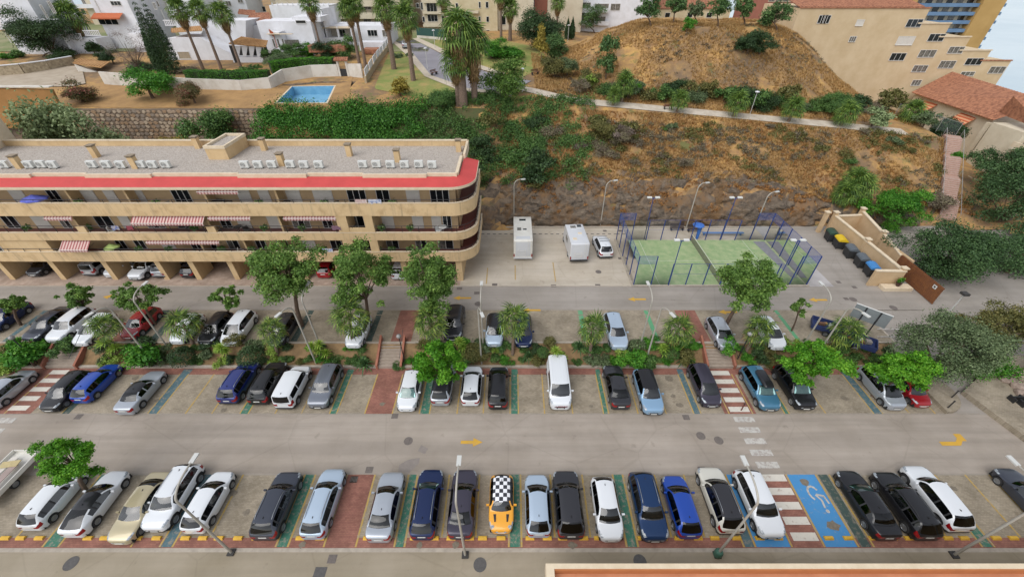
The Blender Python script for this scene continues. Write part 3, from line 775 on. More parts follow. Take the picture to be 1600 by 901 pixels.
# ------------------------------------------------------------------ air conditioners on the roof
M_acw = mat('ac_white_enamel', 'd9dad5', .5, var=.08, scale=4); M_acg = mat('ac_grille', '8b8e8c', .6); M_rub = mat('grey_rubber', '55534f', .8)
def ac(loc, label):
    t = thing('air_conditioner', label, 'air conditioner', loc, 'roof air conditioners')
    x, y, z = loc
    MB().box(x - .45, x + .45, y - .17, y + .17, z + .1, z + .78).build('casing', M_acw, t)
    MB().lathe([(.27, -.172), (.27, -.19), (.24, -.19), (.23, -.178), (.0, -.178)], (0, 0, 0), 16)
    g = MB()
    for r0 in (.26, .18, .10):
        pts = [(x - .12 + r0 * math.cos(2*math.pi*k/16), y - .182, z + .44 + r0 * math.sin(2*math.pi*k/16)) for k in range(17)]
        g.tube(pts, .016, 4, False)
    g.build('fan_guard', M_alu, t)
    d = MB(); d.add([(x - .12 + .27 * math.cos(2*math.pi*k/16), y - .1715, z + .44 + .27 * math.sin(2*math.pi*k/16)) for k in range(16)], [tuple(range(16))]); d.build('fan_opening', M_acg, t)
    for s in (-.32, .32): MB().box(x + s - .05, x + s + .05, y - .22, y + .22, z, z + .1).build('foot', M_rub, t)
ACS = [11, 50, 68, 87, 147, 170, 193, 223, 242, 262, 385, 406, 427, 455, 477, 500, 568, 589, 611, 633, 655, 676]
names = ['first', 'second', 'third', 'fourth', 'fifth', 'sixth', 'seventh', 'eighth', 'ninth', 'tenth', 'eleventh', 'twelfth', 'thirteenth', 'fourteenth', 'fifteenth', 'sixteenth', 'seventeenth', 'eighteenth', 'nineteenth', 'twentieth', 'twenty-first', 'twenty-second']
for i, px in enumerate(ACS):
    c = G(px, 262, 13.3); ac((c.x, c.y + random.uniform(-.08, .08), 13.3), 'white air conditioner on the gravel roof, %s counted from the left' % names[i])

# ------------------------------------------------------------------ balcony clutter
def parasol(px, py, Y, fl, r, m, label, tilt=0.0):
    p = AY(px, py, Y); t = thing('parasol', label, 'parasol', (p.x, Y, fl))
    MB().tube([(p.x, Y, fl + .05), (p.x, Y, p.z + .15)], .025, 6).build('pole', M_alu, t)
    MB().lathe([(.25, fl + .013), (.25, fl + .06), (.06, fl + .09)], (p.x, Y, 0), 12).build('base', M_rub, t)
    n = 8; c = MB(); v = [(p.x, Y, p.z + .32)]
    for k in range(n):
        a = 2 * math.pi * k / n; v.append((p.x + r * math.cos(a), Y + r * .62 * math.sin(a), p.z - .12 + tilt * math.cos(a)))
    for k in range(n): v.append((v[1 + k][0], v[1 + k][1], v[1 + k][2] - .12))
    f = [(0, 1 + k, 1 + (k + 1) % n) for k in range(n)] + [(1 + k, 1 + n + k, 1 + n + (k + 1) % n, 1 + (k + 1) % n) for k in range(n)]
    c.add(v, f).build('canopy', m, t)
parasol(52, 308, 38.7, 10.12, 1.35, mat('blue_parasol_cloth', '7179d6', .8, col2='5a63bd', scale=1.5), 'blue parasol open on the top balcony at the left', .05)
parasol(173, 384, 38.9, 4.52, .95, mat('lime_parasol_cloth', 'b9cf7a', .8, var=.1, scale=1.5), 'lime green parasol on the lowest balcony', .12)
M_wick = mat('dark_wicker', '3a332e', .8, var=.3, scale=20); M_white_pl = mat('white_plastic', 'dcdcd8', .5); M_cush = mat('grey_cushion', '8b8580', .9, var=.2, scale=6)
def chair(x, y, z, rz, label, m):
    t = thing('balcony_chair', label, 'chair', (x, y, z), 'balcony chairs', rz)
    q = lambda: MB()
    q().box(-.26, .26, -.26, .26, .38, .46).build('seat', m, t, world=False)
    q().box(-.26, .26, .2, .27, .462, .9).build('backrest', m, t, world=False)
    for a in (-.22, .22):
        for b in (-.22, .22): q().box(a - .025, a + .025, b - .025, b + .025, 0, .379).build('leg', m, t, world=False)
        q().box(a - .035, a + .035, -.2, .198, .6, .64).build('armrest', m, t, world=False)
def table(x, y, z, label, m, r=.45):
    t = thing('balcony_table', label, 'table', (x, y, z), 'balcony tables')
    MB().lathe([(r, z + .7), (r, z + .74), (0, z + .745)], (x, y, 0), 16).build('tabletop', m, t)
    MB().tube([(x, y, z + .02), (x, y, z + .7)], .04, 8).build('pedestal', m, t)
    MB().lathe([(.26, z), (.2, z + .03), (.04, z + .05)], (x, y, 0), 12).build('foot', m, t)
spots = [(2, 450, 316, 'dark wicker chair beside the round table on the top balcony', M_wick, 3.5), (2, 462, 316, 'dark wicker chair right of the round table on the top balcony', M_wick, 2.8), (2, 525, 314, 'brown chair on the top balcony above the awning end', M_wick, .3),
         (2, 262, 314, 'grey chair by the black sliding door of the top balcony', M_cush, 1.2), (2, 300, 314, 'grey cushioned chair right of the black sliding door, top balcony', M_cush, 4.0), (2, 356, 311, 'black covered chair on the top balcony under the half-rolled awning', M_wick, .4),
         (1, 685, 358, 'pale chair at the rounded end of the middle balcony', M_white_pl, 1.0), (1, 175, 360, 'white chair on the middle balcony left of the open awnings', M_white_pl, 2.2), (0, 350, 390, 'dark chair on the lowest balcony left of the tall street tree', M_wick, .8),
         (0, 375, 388, 'white lounge chair on the lowest balcony', M_white_pl, 2.0), (0, 300, 390, 'dark chair under the rolled striped awning on the lowest balcony', M_wick, 5.0), (1, 385, 356, 'dark chair in the shaded middle balcony bay', M_wick, 1.0)]
for k, px, py, lab, m, rz in spots:
    p = AY(px, py, 38.8); chair(p.x, 38.8, LEV[k][2] + .013, rz, lab, m)
for k, px, lab, m in ((2, 456, 'small dark round table on the top balcony', M_wick), (1, 690, 'glass table at the rounded end of the middle balcony', M_white_pl), (0, 320, 'dark round table under the awning on the lowest balcony', M_wick), (2, 350, 'large dark table on the top balcony under the half-rolled awning', M_wick), (1, 365, 'dark table in the shaded middle balcony bay', M_wick)):
    p = AY(px, 340, 39.1); table(p.x, 39.1, LEV[k][2] + .013, lab, m, .75 if 'large' in lab else .45)
# laundry over rails
def cloth(px0, px1, k, lab, m):
    z = LEV[k][1] + (.8 if k == 1 else .4); xa, xb = AY(px0, 335, YF).x, AY(px1, 335, YF).x; M = MB(); n = 8; v = []; f = []
    for i in range(n + 1):
        x = xa + (xb - xa) * i / n; w = .03 * math.sin(i * 2.1)
        v += [(x, YF - .02 + w, z - .42 - .05 * math.sin(i)), (x, YF + .04, z + .04), (x, YF + .13 - w, z - .3)]
    for i in range(n): f += [(3*i, 3*i+3, 3*i+4, 3*i+1), (3*i+1, 3*i+4, 3*i+5, 3*i+2)]
    M.add(v, f).build('laundry', m, smooth=40, label=lab, cat='laundry')
cloth(560, 578, 2, 'pale towels hung over the top balcony rail', mat('towel_pale', 'cfc4be', .95, col2='a97f7a', scale=3))
cloth(580, 600, 2, 'white and blue cloths hung over the top balcony rail', mat('towel_white', 'd8d8de', .95, col2='5f6f98', scale=4))
cloth(512, 526, 1, 'mauve cloth hanging at the middle balcony', mat('towel_mauve', '80606f', .95, var=.2, scale=4))
cloth(160, 172, 1, 'blue cloth drying on the middle balcony rail', mat('towel_blue', '4d5f9b', .95, col2='b8b0a6', scale=3))
cloth(184, 194, 1, 'red cloth drying on the middle balcony rail', mat('towel_red', '8d3f4a', .95, var=.2, scale=3))
cloth(485, 502, 0, 'blue and white cloths on the lowest balcony rail', mat('towel_sky', '6d7fb5', .95, col2='d0cfd2', scale=3))
# ------------------------------------------------------------------ town behind the car park
M_wh = mat('white_limewash', 'e8e8ec', .9, col2='d9d8da', scale=.6, bump=.1, bscale=20)
M_wh2 = mat('weathered_white_wall', 'd6d0c6', .9, col2='b8ad9c', scale=.5, ramp=(.45, .75), bump=.1, bscale=20)
M_crm = mat('cream_town_render', 'd8cdb6', .9, col2='c8bba2', scale=.4)
M_crm2 = mat('yellowed_town_render', 'd3c5a4', .9, col2='c2b28e', scale=.5)
M_bei = mat('beige_stepped_render', 'd4be9b', .9, col2='c7af8a', scale=.35)
M_terra = mat('terracotta_tiles', 'b27a5b', .85, col2='855640', scale=2.2, ramp=(.4, .62))
M_terra_l = mat('pale_terracotta_tiles', 'c69a66', .85, col2='9c7145', scale=2, ramp=(.35, .7))
M_orange = mat('orange_cloth', 'c2673d', .8, var=.2, scale=3)
M_pinkb = mat('pinkish_brown_render', 'a36a58', .9, var=.15, scale=.6)
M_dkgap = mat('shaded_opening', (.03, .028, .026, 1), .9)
class Bld:
    """building whose faces towards the car park lie in planes Y = const; openings given as photo rectangles on such a plane"""
    def __init__(s, name, label, cat, px, py, Y):
        p = AY(px, py, Y); s.t = thing(name, label, cat, (p.x, Y, p.z))
    def block(s, pa, pya, pb, pyb, Y, depth, m, name='wall', zb=None):
        a, b = AY(pa, pya, Y), AY(pb, pyb, Y)
        z0 = b.z if zb is None else zb
        if zb is None and pyb >= 58 and 'terracotta' not in name and 'terrace' != name: z0 = min(z0, hgt((a.x + b.x) / 2, Y) - .6)
        return MB().box(min(a.x, b.x), max(a.x, b.x), Y, Y + depth, z0, a.z).build(name, m, s.t)
    def win(s, pa, pya, pb, pyb, Y, m=None, frame=M_alu, bars=1, name='window'):
        a, b = AY(pa, pya, Y), AY(pb, pyb, Y); x0, x1, z0, z1 = min(a.x, b.x), max(a.x, b.x), b.z, a.z
        zc = (z0 + z1) / 2; sh = 0
        t = .07; F = MB(); y = Y
        F.box(x0 - t, x1 + t, y - .06, y - .004, z1, z1 + t).box(x0 - t, x1 + t, y - .12, y - .004, z0 - t, z0)
        F.box(x0 - t, x0, y - .06, y - .004, z0, z1).box(x1, x1 + t, y - .06, y - .004, z0, z1)
        for k in range(1, bars + 1):
            xx = x0 + (x1 - x0) * k / (bars + 1); F.box(xx - .025, xx + .025, y - .055, y - .02, z0, z1)
        f = F.build(name, frame, s.t)
        MB().box(x0, x1, y - .019, y - .003, z0, z1).build('pane', m or M_glass_d, f)
    def slab(s, pa, pb, py, Y, out, h, m, th=.18, name='balcony'):
        a, b = AY(pa, py, Y), AY(pb, py, Y)
        o = MB().box(a.x, b.x, Y - out, Y - .002, a.z - th, a.z).build(name, m, s.t)
        if h: MB().box(a.x, b.x, Y - out, Y - out + .12, a.z + .001, a.z + h).box(a.x, a.x + .12, Y - out + .121, Y - .003, a.z + .001, a.z + h).box(b.x - .12, b.x, Y - out + .121, Y - .003, a.z + .001, a.z + h).build('balustrade', m, o)
def tile_roof(t, P0, P1, Q1, Q0, m, step=.42, name='roof', r=.11):
    """tiled slope: eave P0-P1, ridge Q0-Q1; ribs of half-round tiles run from ridge to eave"""
    P0, P1, Q0, Q1 = map(Vector, (P0, P1, Q0, Q1)); n = max(3, int((P1 - P0).length / step)); nr = (P1 - P0).cross(Q0 - P0).normalized()
    if nr.z < 0: nr = -nr
    d = nr * .12
    o = MB().add([P0, P1, Q1, Q0, P0 - d, P1 - d, Q1 - d, Q0 - d], [(0, 1, 2, 3), (7, 6, 5, 4), (0, 4, 5, 1), (1, 5, 6, 2), (2, 6, 7, 3), (3, 7, 4, 0)]).build(name, m, t)
    M = MB(); rows = max(3, int((Q0 - P0).length / .5))
    for k in range(n + 1):
        a, b = P0.lerp(P1, k / n), Q0.lerp(Q1, k / n); w = (P1 - P0).normalized() * r
        for q in range(rows):
            u0, u1 = q / rows, (q + 1) / rows; e = nr * (.05 + .035); c = nr * .05
            a0, a1 = a.lerp(b, u0), a.lerp(b, u1)
            M.add([a0 - w, a0 - w * .5 + e, a0 + w * .5 + e, a0 + w, a1 - w * .8, a1 - w * .4 + c, a1 + w * .4 + c, a1 + w * .8], [(0, 4, 5, 1), (1, 5, 6, 2), (2, 6, 7, 3), (0, 1, 2, 3)])
    x = M.build('roof_tiles', m, o); x['kind'] = 'stuff'
    return o

# large cream apartment houses at the top centre
b = Bld('apartment_house', 'cream apartment house with dark windows behind the lawn palms', 'building', 700, 66, 125)
b.block(648, -90, 832, 70, 125, 16, M_crm, zb=13)
b.block(700, -90, 778, 70, 123.6, 1.4, M_crm2, 'projecting_bay', zb=13)
for r in ((650, 5, 655, 12), (657, 4, 661, 15), (666, 2, 683, 19), (688, 2, 694, 18), (660, 26, 664, 34), (668, 23, 684, 33), (690, 24, 695, 37), (664, 46, 674, 52), (677, 47, 686, 53), (784, 25, 790, 38), (784, 48, 789, 59)):
    b.win(*r, 125, bars=2 if r[2] - r[0] > 8 else 0)
for r in ((748, 3, 751, 12), (759, 3, 763, 12), (748, 26, 751, 33), (760, 26, 764, 34), (760, 47, 765, 54), (712, 5, 716, 16), (706, 26, 709, 33)): b.win(*r, 123.6, bars=0)
for pa, pb, py in ((662, 690, 20), (662, 690, 3), (662, 690, 40)): b.slab(pa, pb, py, 125, .9, .35, M_crm)
b.slab(728, 748, 19, 123.6, 1.0, .4, M_crm)
for yy in (-20, -42, -64):
    for px in (652, 670, 688, 784, 800, 816): b.win(px, yy, px + 8, yy + 11, 125, bars=1)
    for px in (706, 722, 742, 760): b.win(px, yy, px + 6, yy + 10, 123.6, M_glass_c, bars=0)
c = Bld('banded_apartment_house', 'cream apartment house with long banded balconies behind the white villas', 'building', 540, 60, 128)
c.block(395, -90, 650, 62, 128, 14, M_crm, zb=13)
for py in (8, 27, 46):
    c.slab(437, 648, py, 128, 1.8, 1.15, M_crm)
for py0, py1 in ((9, 14.5), (28, 34)):
    for a in (455, 478, 500, 522, 548, 568, 586, 606, 628):
        c.win(a, py0, a + 12, py1, 128, M_glass_c if a % 3 else mat('brown_shutter', '8a6a55', .8), bars=1, name='balcony_door')
for r in ((409, 10, 416, 18), (426, 9, 436, 16), (402, -8, 410, 0), (425, -8, 434, 0)): c.win(*r, 128, bars=0)
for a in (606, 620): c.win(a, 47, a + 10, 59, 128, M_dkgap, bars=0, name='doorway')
d = Bld('white_apartment_house', 'white apartment house with pinkish brown pier behind the dome tree', 'building', 830, 70, 131)
d.block(833, -90, 1010, 70, 131, 14, M_wh, zb=12)
d.block(838, -90, 856, 70, 129.8, 1.2, M_pinkb, 'brown_pier', zb=13)
d.block(860, -90, 905, 70, 129.0, 2.0, M_crm, 'projecting_wall', zb=13)
for r in ((872, 2, 878, 9), (836, 27, 837, 34)): d.win(*r, 129.0, bars=0)
for r in ((910, 4, 922, 14), (910, 24, 918, 36), (930, 6, 950, 16), (930, 26, 945, 36), (955, 6, 968, 16)): d.win(*r, 131, M_glass_c, bars=1)
for yy in (-18, -40, -62):
    for px in (908, 930, 955, 980): d.win(px, yy, px + 10, yy + 11, 131, M_glass_c if px % 4 else M_glass_d, bars=1)
    for px in (866, 886): d.win(px, yy, px + 8, yy + 10, 129.0, bars=0)
for yy in (-14, -36, -58):
    c.slab(437, 648, yy + 2, 128, 1.8, 1.15, M_crm)
    for a in range(450, 640, 26): c.win(a, yy + 4, a + 13, yy + 10, 128, M_glass_c if a % 3 else M_glass_d, bars=1, name='balcony_door')
d.slab(906, 950, 18, 131, 1.0, .8, M_wh); d.slab(906, 950, 38, 131, 1.0, .8, M_wh)
e = Bld('white_balcony_house', 'narrow white house with black-railed balcony between palm trunks', 'building', 800, 66, 127)
e.block(782, -90, 832, 70, 127.0, 4, M_wh, zb=13)
for r in ((803, 24, 818, 37), (800, 43, 812, 51), (786, 3, 790, 12), (820, 4, 826, 9)): e.win(*r, 127.0, bars=1)
e.slab(800, 830, 38, 127.0, 1.2, .3, M_wh)
# far cream and pink row behind the hill
g = Bld('hill_back_houses', 'cream terrace with orange tiles behind the hilltop trees', 'building', 1040, 34, 140)
g.block(985, 14, 1130, 60, 140, 10, M_crm2, zb=14)
a, q = AY(985, 13, 139.6), AY(1130, 13, 139.6)
tile_roof(g.t, (a.x, 139.6, a.z), (q.x, 139.6, q.z), (q.x, 145, a.z + 2.2), (a.x, 145, a.z + 2.2), M_terra, .8)
for px in (1005, 1040, 1075, 1105): g.win(px, 20, px + 6, 27, 140, bars=0)
h = Bld('brown_grid_house', 'brown apartment house with gridded balconies at the top right of the hill', 'building', 1225, 20, 135)
h.block(1196, -60, 1262, 40, 135, 10, M_pinkb, zb=12)
for k in range(3):
    for q in range(5): h.win(1202 + q * 11, -3 + k * 9, 1210 + q * 11, 2.5 + k * 9, 135, M_glass_c, frame=M_pale, bars=0)

# ---- white villas by the pool garden
v = Bld('white_villa', 'white villa with sloping parapet beside the three garden palms', 'house', 330, 108, 93)
a, bq, cq, dq = AY(268, 110, 93), AY(378, 106, 93), AY(320, 58, 93), AY(268, 58, 93)
def wedge(t, pts, Y, depth, m, name='wall', zb=None):
    P = [AY(px, py, Y) for px, py in pts]; n = len(P)
    for q, (px, py) in zip(P, pts):
        if 106 <= py <= 132: q.z = min(q.z, hgt(q.x, Y) - .6)
    F = [(p.x, Y, p.z) for p in P]; Bk = [(p.x, Y + depth, p.z) for p in P]
    return MB().add(F + Bk, [tuple(range(n)), tuple(range(2 * n - 1, n - 1, -1))] + [(i, n + i, n + (i + 1) % n, (i + 1) % n) for i in range(n)]).build(name, m, t)
wedge(v.t, [(262, 114), (385, 112), (366, 86), (313, 59), (262, 59)], 93, 8, M_wh)
wedge(v.t, [(313, 55), (366, 83), (384, 84), (384, 32), (327, 32)], 97, 6, M_wh, 'upper_wall')
tile_roof(v.t, AY(268, 50, 93.4), AY(316, 47, 93.4), AY(312, 40, 99), AY(268, 44, 99), M_terra_l)
v.win(277, 81, 299, 91, 92.995, mat('sand_shutter', 'a99b85', .9, var=.2, scale=2), bars=0)
v.win(322, 99, 325, 102, 92.995, bars=0)
p2 = Bld('garden_pavilion', 'open pavilion with pale tiled roof and draped white curtains', 'pavilion', 390, 104, 91)
tile_roof(p2.t, AY(358, 68, 90.5), AY(415, 73, 90.5), AY(418, 63, 93.5), AY(378, 57, 93.5), M_terra_l, .4)
p2.block(362, 89, 417, 110, 91, 4, M_wh, 'parapet_wall')
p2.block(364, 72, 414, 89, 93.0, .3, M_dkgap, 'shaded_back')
for px in (371, 382, 393, 404):
    a, q = AY(px, 72, 91.0), AY(px, 88.5, 91.0); w = .62
    MB().add([(a.x - w, 91.0, a.z), (a.x + w, 91.0, a.z), (q.x + w * .45, 91.05, q.z), (q.x - w * .45, 91.05, q.z), (a.x - w, 91.08, a.z), (a.x + w, 91.08, a.z), (q.x + w * .45, 91.13, q.z), (q.x - w * .45, 91.13, q.z)], [(3, 2, 1, 0), (4, 5, 6, 7), (0, 1, 5, 4), (1, 2, 6, 5), (2, 3, 7, 6), (3, 0, 4, 7)]).build('curtain', M_wh, p2.t)
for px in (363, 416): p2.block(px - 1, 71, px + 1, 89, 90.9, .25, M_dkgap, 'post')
v3 = Bld('terraced_white_villa', 'terraced white villa with glazed porch and stepped balustrade', 'house', 450, 92, 94)
v3.block(400, 33, 502, 100, 98, 7, M_wh); v3.block(418, 50, 444, 78, 95.5, 2.4, M_wh, 'porch_wall'); v3.block(430, 76, 482, 96, 93.5, 4.4, M_wh, 'terrace_wall')
v3.block(455, 26, 502, 34, 99, 5, M_wh, 'roof_parapet')
v3.block(383, 40, 422, 100, 100, 5, M_wh, 'side_wall')
tile_roof(v3.t, AY(385, 33, 101), AY(424, 34, 101), AY(420, 19, 106), AY(392, 20, 106), M_terra)
for k in range(3): v3.win(425 + k * 7.5, 61, 431 + k * 7.5, 73, 95.49, M_glass_c, bars=0)
v3.slab(419, 458, 52, 95.5, .8, 0, M_pale, .1, 'porch_roof')
v3.block(444, 62, 470, 76, 95.2, .1, M_glass_c, 'glazed_side')
v3.win(462, 32, 478, 36, 98, bars=0)
for k in range(6):
    v3.block(420 + k * 1.2, 49 + k * .9 - 4, 422 + k * 1.2, 53 + k, 95.4 - k * .05, .12, M_orange, 'red_step')
v3.block(480, 71, 540, 82, 92.5, 3, M_terra, 'terracotta_terrace')
v4 = Bld('white_porch_house', 'white house with flat-roofed porch and stair behind the twin palms', 'house', 560, 70, 103)
v4.block(500, 14, 515, 72, 103, 8, M_wh); v4.block(515, 40, 612, 76, 106, 8, M_wh); v4.block(500, 59, 545, 76, 102.6, 3, M_wh, 'porch_parapet')
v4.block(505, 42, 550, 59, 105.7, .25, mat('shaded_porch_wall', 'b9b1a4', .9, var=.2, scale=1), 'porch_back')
v4.slab(503, 552, 41, 105.6, 2.6, 0, M_pale, .15, 'porch_roof')
for px in (505, 528, 549): v4.block(px - .6, 41.5, px + .6, 59, 103.1, .2, M_wh, 'porch_post')
v4.win(574, 47, 590, 56, 106, bars=2); v4.win(597, 47, 607, 57, 106, M_glass_c, bars=1); v4.win(530, 46, 541, 58, 105.7, bars=1, name='door')
v4.block(560, 66, 600, 80, 101, 3, M_wh, 'stair_wall')
v4.block(565, 77, 590, 84, 97.5, 3, M_terra, 'terracotta_steps')
v5 = Bld('small_white_house', 'small white house with roof terrace at the top of the villa row', 'house', 470, 25, 115)
v5.block(420, 8, 520, 36, 115, 6, M_wh, zb=14)
for px in range(424, 516, 8): v5.block(px, 4.2, px + 2, 8, 114.9, .2, M_wh, 'baluster')
# left villas
L1 = Bld('tall_white_house', 'tall white house with dark upright window beside the ivy tree at the far left', 'house', 40, 78, 98)
L1.block(-60, -60, 92, 82, 98, 10, M_wh, zb=13)
for r in ((62, 8, 76, 27), (78, 2, 84, 20), (6, 48, 18, 66)): L1.win(*r, 98, M_glass_c if r[0] > 20 else M_dkgap, bars=1)
L1.slab(60, 92, 29, 98, .5, 0, M_wh, .2, 'ledge'); L1.slab(-20, 30, 44, 98, .8, .9, M_wh)
L1.win(95, 40, 104, 54, 97.4, bars=1)
L1.block(88, 34, 112, 82, 97.4, 3, M_wh, 'side_wing')
L2 = Bld('white_house_with_orange_awning', 'white house with orange awning and balustraded terraces', 'house', 180, 72, 101)
L2.block(108, -60, 236, 80, 103, 10, M_wh, zb=13)
for r in ((146, -2, 158, 20), (172, 2, 190, 8), (152, 28, 186, 38), (238, 4, 246, 14)): L2.win(*r, 102.99, bars=2)
o = AY(147, 20, 102.9); q = AY(192, 20, 102.9)
MB().add([(o.x, 102.9, o.z), (q.x, 102.9, q.z), (q.x, 101.4, q.z - .75), (o.x, 101.4, o.z - .75), (o.x, 101.4, o.z - 1.0), (q.x, 101.4, q.z - 1.0)], [(3, 2, 1, 0), (4, 5, 2, 3)]).build('awning', M_orange, L2.t)
def balusters(B, pa, pya, pb, pyb, Y, n=9, hgt_=1.0):
    a, q = AY(pa, pya, Y), AY(pb, pyb, Y); M = MB()
    for z in (0, .86): M.box(a.x, q.x, Y, Y + .18, a.z + z, a.z + z + .14)
    r = M.build('balustrade', M_wh, B.t)
    for k in range(n):
        x = a.x + (q.x - a.x) * (k + .5) / n; MB().box(x - .07, x + .07, Y + .04, Y + .14, a.z + .141, a.z + .859).build('baluster', M_wh, r)
L2.block(100, 60, 160, 82, 98.5, 4, M_wh, 'terrace_wall'); L2.block(200, 52, 240, 78, 100, 3, M_wh, 'terrace_wall')
balusters(L2, 102, 61, 130, 61, 98.2, 10); balusters(L2, 133, 56, 158, 56, 98.2, 9); balusters(L2, 212, 47, 232, 47, 99.8, 8); balusters(L2, 258, 40, 280, 40, 99.8, 8)
L3 = Bld('white_rear_house', 'white house with small balconies behind the cypresses', 'house', 250, 40, 108)
L3.block(232, -60, 330, 60, 108, 8, M_wh, zb=14)
for r in ((252, 16, 258, 30), (244, 2, 250, 10), (296, 8, 304, 18), (312, 6, 320, 16)): L3.win(*r, 107.99, M_glass_c, bars=0)
tile_roof(L3.t, AY(372, 21, 112), AY(400, 24, 112), AY(398, 16, 116), AY(374, 14, 116), M_terra)
L4 = Bld('far_white_house', 'far white house with dark windows above the palm heads', 'house', 350, 10, 122)
L4.block(326, -60, 396, 40, 122, 8, M_wh, zb=15)
for r in ((335, 2, 345, 9), (352, 2, 362, 9), (370, -4, 380, 4)): L4.win(*r, 121.99, M_glass_c, bars=1)
for nm, lab, a, b2, Y, tp, m_ in (('far_villa', 'far white villa row at the top left corner', -90, 60, 128, -60, M_wh), ('far_villa', 'far cream villa behind the orange awning house', 96, 200, 132, -60, M_crm), ('far_villa', 'far white villa left of the cypress tops', 205, 262, 126, -60, M_wh), ('far_villa', 'far white villa behind the three palm heads', 268, 352, 134, -60, M_wh2)):
    fv = Bld(nm, lab, 'house', (a + b2) / 2, 30, Y); fv.block(a, tp, b2, 50, Y, 8, m_, zb=14)
    for q in range(int((b2 - a) / 22)):
        for yy in (-2, 14): fv.win(a + 8 + q * 22, yy, a + 17 + q * 22, yy + 8, Y, M_glass_c if (q + yy) % 3 else M_glass_d, bars=1)
    fv.slab(a + 4, b2 - 4, 11, Y, 1.0, .7, M_wh)
# little pump house with tiled roof
ph = Bld('pump_house', 'small white pump house with mossy tiled roof at the lane corner', 'hut', 150, 115, 84)
wedge(ph.t, [(133, 130), (182, 130), (160, 107), (116, 100)], 84, .5, M_wh2)
tile_roof(ph.t, AY(114, 98, 83.6), AY(158, 105, 83.6), AY(172, 96, 88), AY(126, 91, 88), M_terra_l, .4)

# ---- garden walls
def wall_run(name, label, pts, hs, th, m, cat='wall', cap=None):
    """free-standing wall along ground points"""
    t = thing(name, label, cat, pts[0])
    for i in range(len(pts) - 1):
        a, b2 = Vector(pts[i]), Vector(pts[i + 1]); d = (b2 - a); d.z = 0; n = Vector((-d.y, d.x, 0)).normalized() * th / 2
        ha, hb = (hs[i], hs[i + 1]) if hasattr(hs, '__len__') else (hs, hs)
        v = []
        for p, hh in ((a, ha), (b2, hb)):
            for s in (-1, 1): v += [(p.x + n.x * s, p.y + n.y * s, p.z - 1.0), (p.x + n.x * s, p.y + n.y * s, p.z + hh)]
        MB().add(v, [(0, 4, 5, 1), (3, 7, 6, 2), (1, 5, 7, 3), (0, 1, 3, 2), (4, 6, 7, 5)]).build('wall_section', m, t)
        if cap:
            c_ = MB(); k = n * 1.35; u = []
            for p, hh in ((a, ha), (b2, hb)):
                for s in (-1, 1): u += [(p.x + k.x * s, p.y + k.y * s, p.z + hh + .004), (p.x + k.x * s, p.y + k.y * s, p.z + hh + .12)]
            c_.add(u, [(0, 4, 5, 1), (3, 7, 6, 2), (1, 5, 7, 3), (0, 1, 3, 2), (4, 6, 7, 5), (0, 2, 6, 4)]).build('coping', cap, t)
    return t
GW = [T(x, y) for x, y in ((165, 131), (225, 137), (300, 139), (380, 142), (425, 138), (446, 128), (490, 121), (530, 119))]
wall_run('white_garden_wall', 'weathered white garden wall below the clipped hedge', GW, [1.9, 1.9, 1.6, 1.5, 1.6, 1.9, 1.9, 1.9], .3, M_wh2)
wall_run('white_garden_wall', 'white garden wall right of the tiled gate', [T(547, 119), T(568, 122)], [2.0, 2.2], .3, M_wh2)
fence_pts = [T(572, 130), T(590, 100), T(604, 82), T(612, 66)]
wall_run('stepped_boundary_wall', 'low stone wall with white panels climbing beside the lawn', fence_pts, [1.0, 1.0, .9, .9], .35, mat('pale_stone_wall', 'c0ae90', .95, col2='9f8d70', scale=3, bump=.6, bscale=6))
for i in range(len(fence_pts) - 1):
    for k in range(3):
        a, b2 = fence_pts[i].lerp(fence_pts[i + 1], (k + .12) / 3), fence_pts[i].lerp(fence_pts[i + 1], (k + .88) / 3)
        MB().add([(a.x - .05, a.y, a.z + 1.0), (b2.x - .05, b2.y, b2.z + 1.0), (b2.x - .05, b2.y, b2.z + 2.0), (a.x - .05, a.y, a.z + 2.0), (a.x + .05, a.y, a.z + 1.0), (b2.x + .05, b2.y, b2.z + 1.0), (b2.x + .05, b2.y, b2.z + 2.0), (a.x + .05, a.y, a.z + 2.0)],
                 [(0, 1, 2, 3), (7, 6, 5, 4), (0, 4, 5, 1), (1, 5, 6, 2), (2, 6, 7, 3), (3, 7, 4, 0)]).build('fence_panel', M_wh, label='white fence panel on the stepped wall, %s from the garden gate' % ['first', 'second', 'third', 'fourth', 'fifth', 'sixth', 'seventh', 'eighth', 'ninth'][i * 3 + k], cat='fence', group='white fence panels beside the lawn')
gt = T(539, 120); gg = thing('tiled_gateway', 'small garden gateway with terracotta tiled hood', 'gate', gt)
for s in (-1, 1): MB().box(gt.x + s * .75 - .16, gt.x + s * .75 + .16, gt.y - .2, gt.y + .2, gt.z - .3, gt.z + 2.5).build('gate_post', M_wh2, gg)
tile_roof(gg, (gt.x - 1.15, gt.y - .5, gt.z + 2.55), (gt.x + 1.15, gt.y - .5, gt.z + 2.55), (gt.x + 1.15, gt.y + .3, gt.z + 3.0), (gt.x - 1.15, gt.y + .3, gt.z + 3.0), M_terra, .3)
MB().box(gt.x - .55, gt.x + .55, gt.y - .04, gt.y + .04, gt.z, gt.z + 1.2).build('door', M_black, gg)
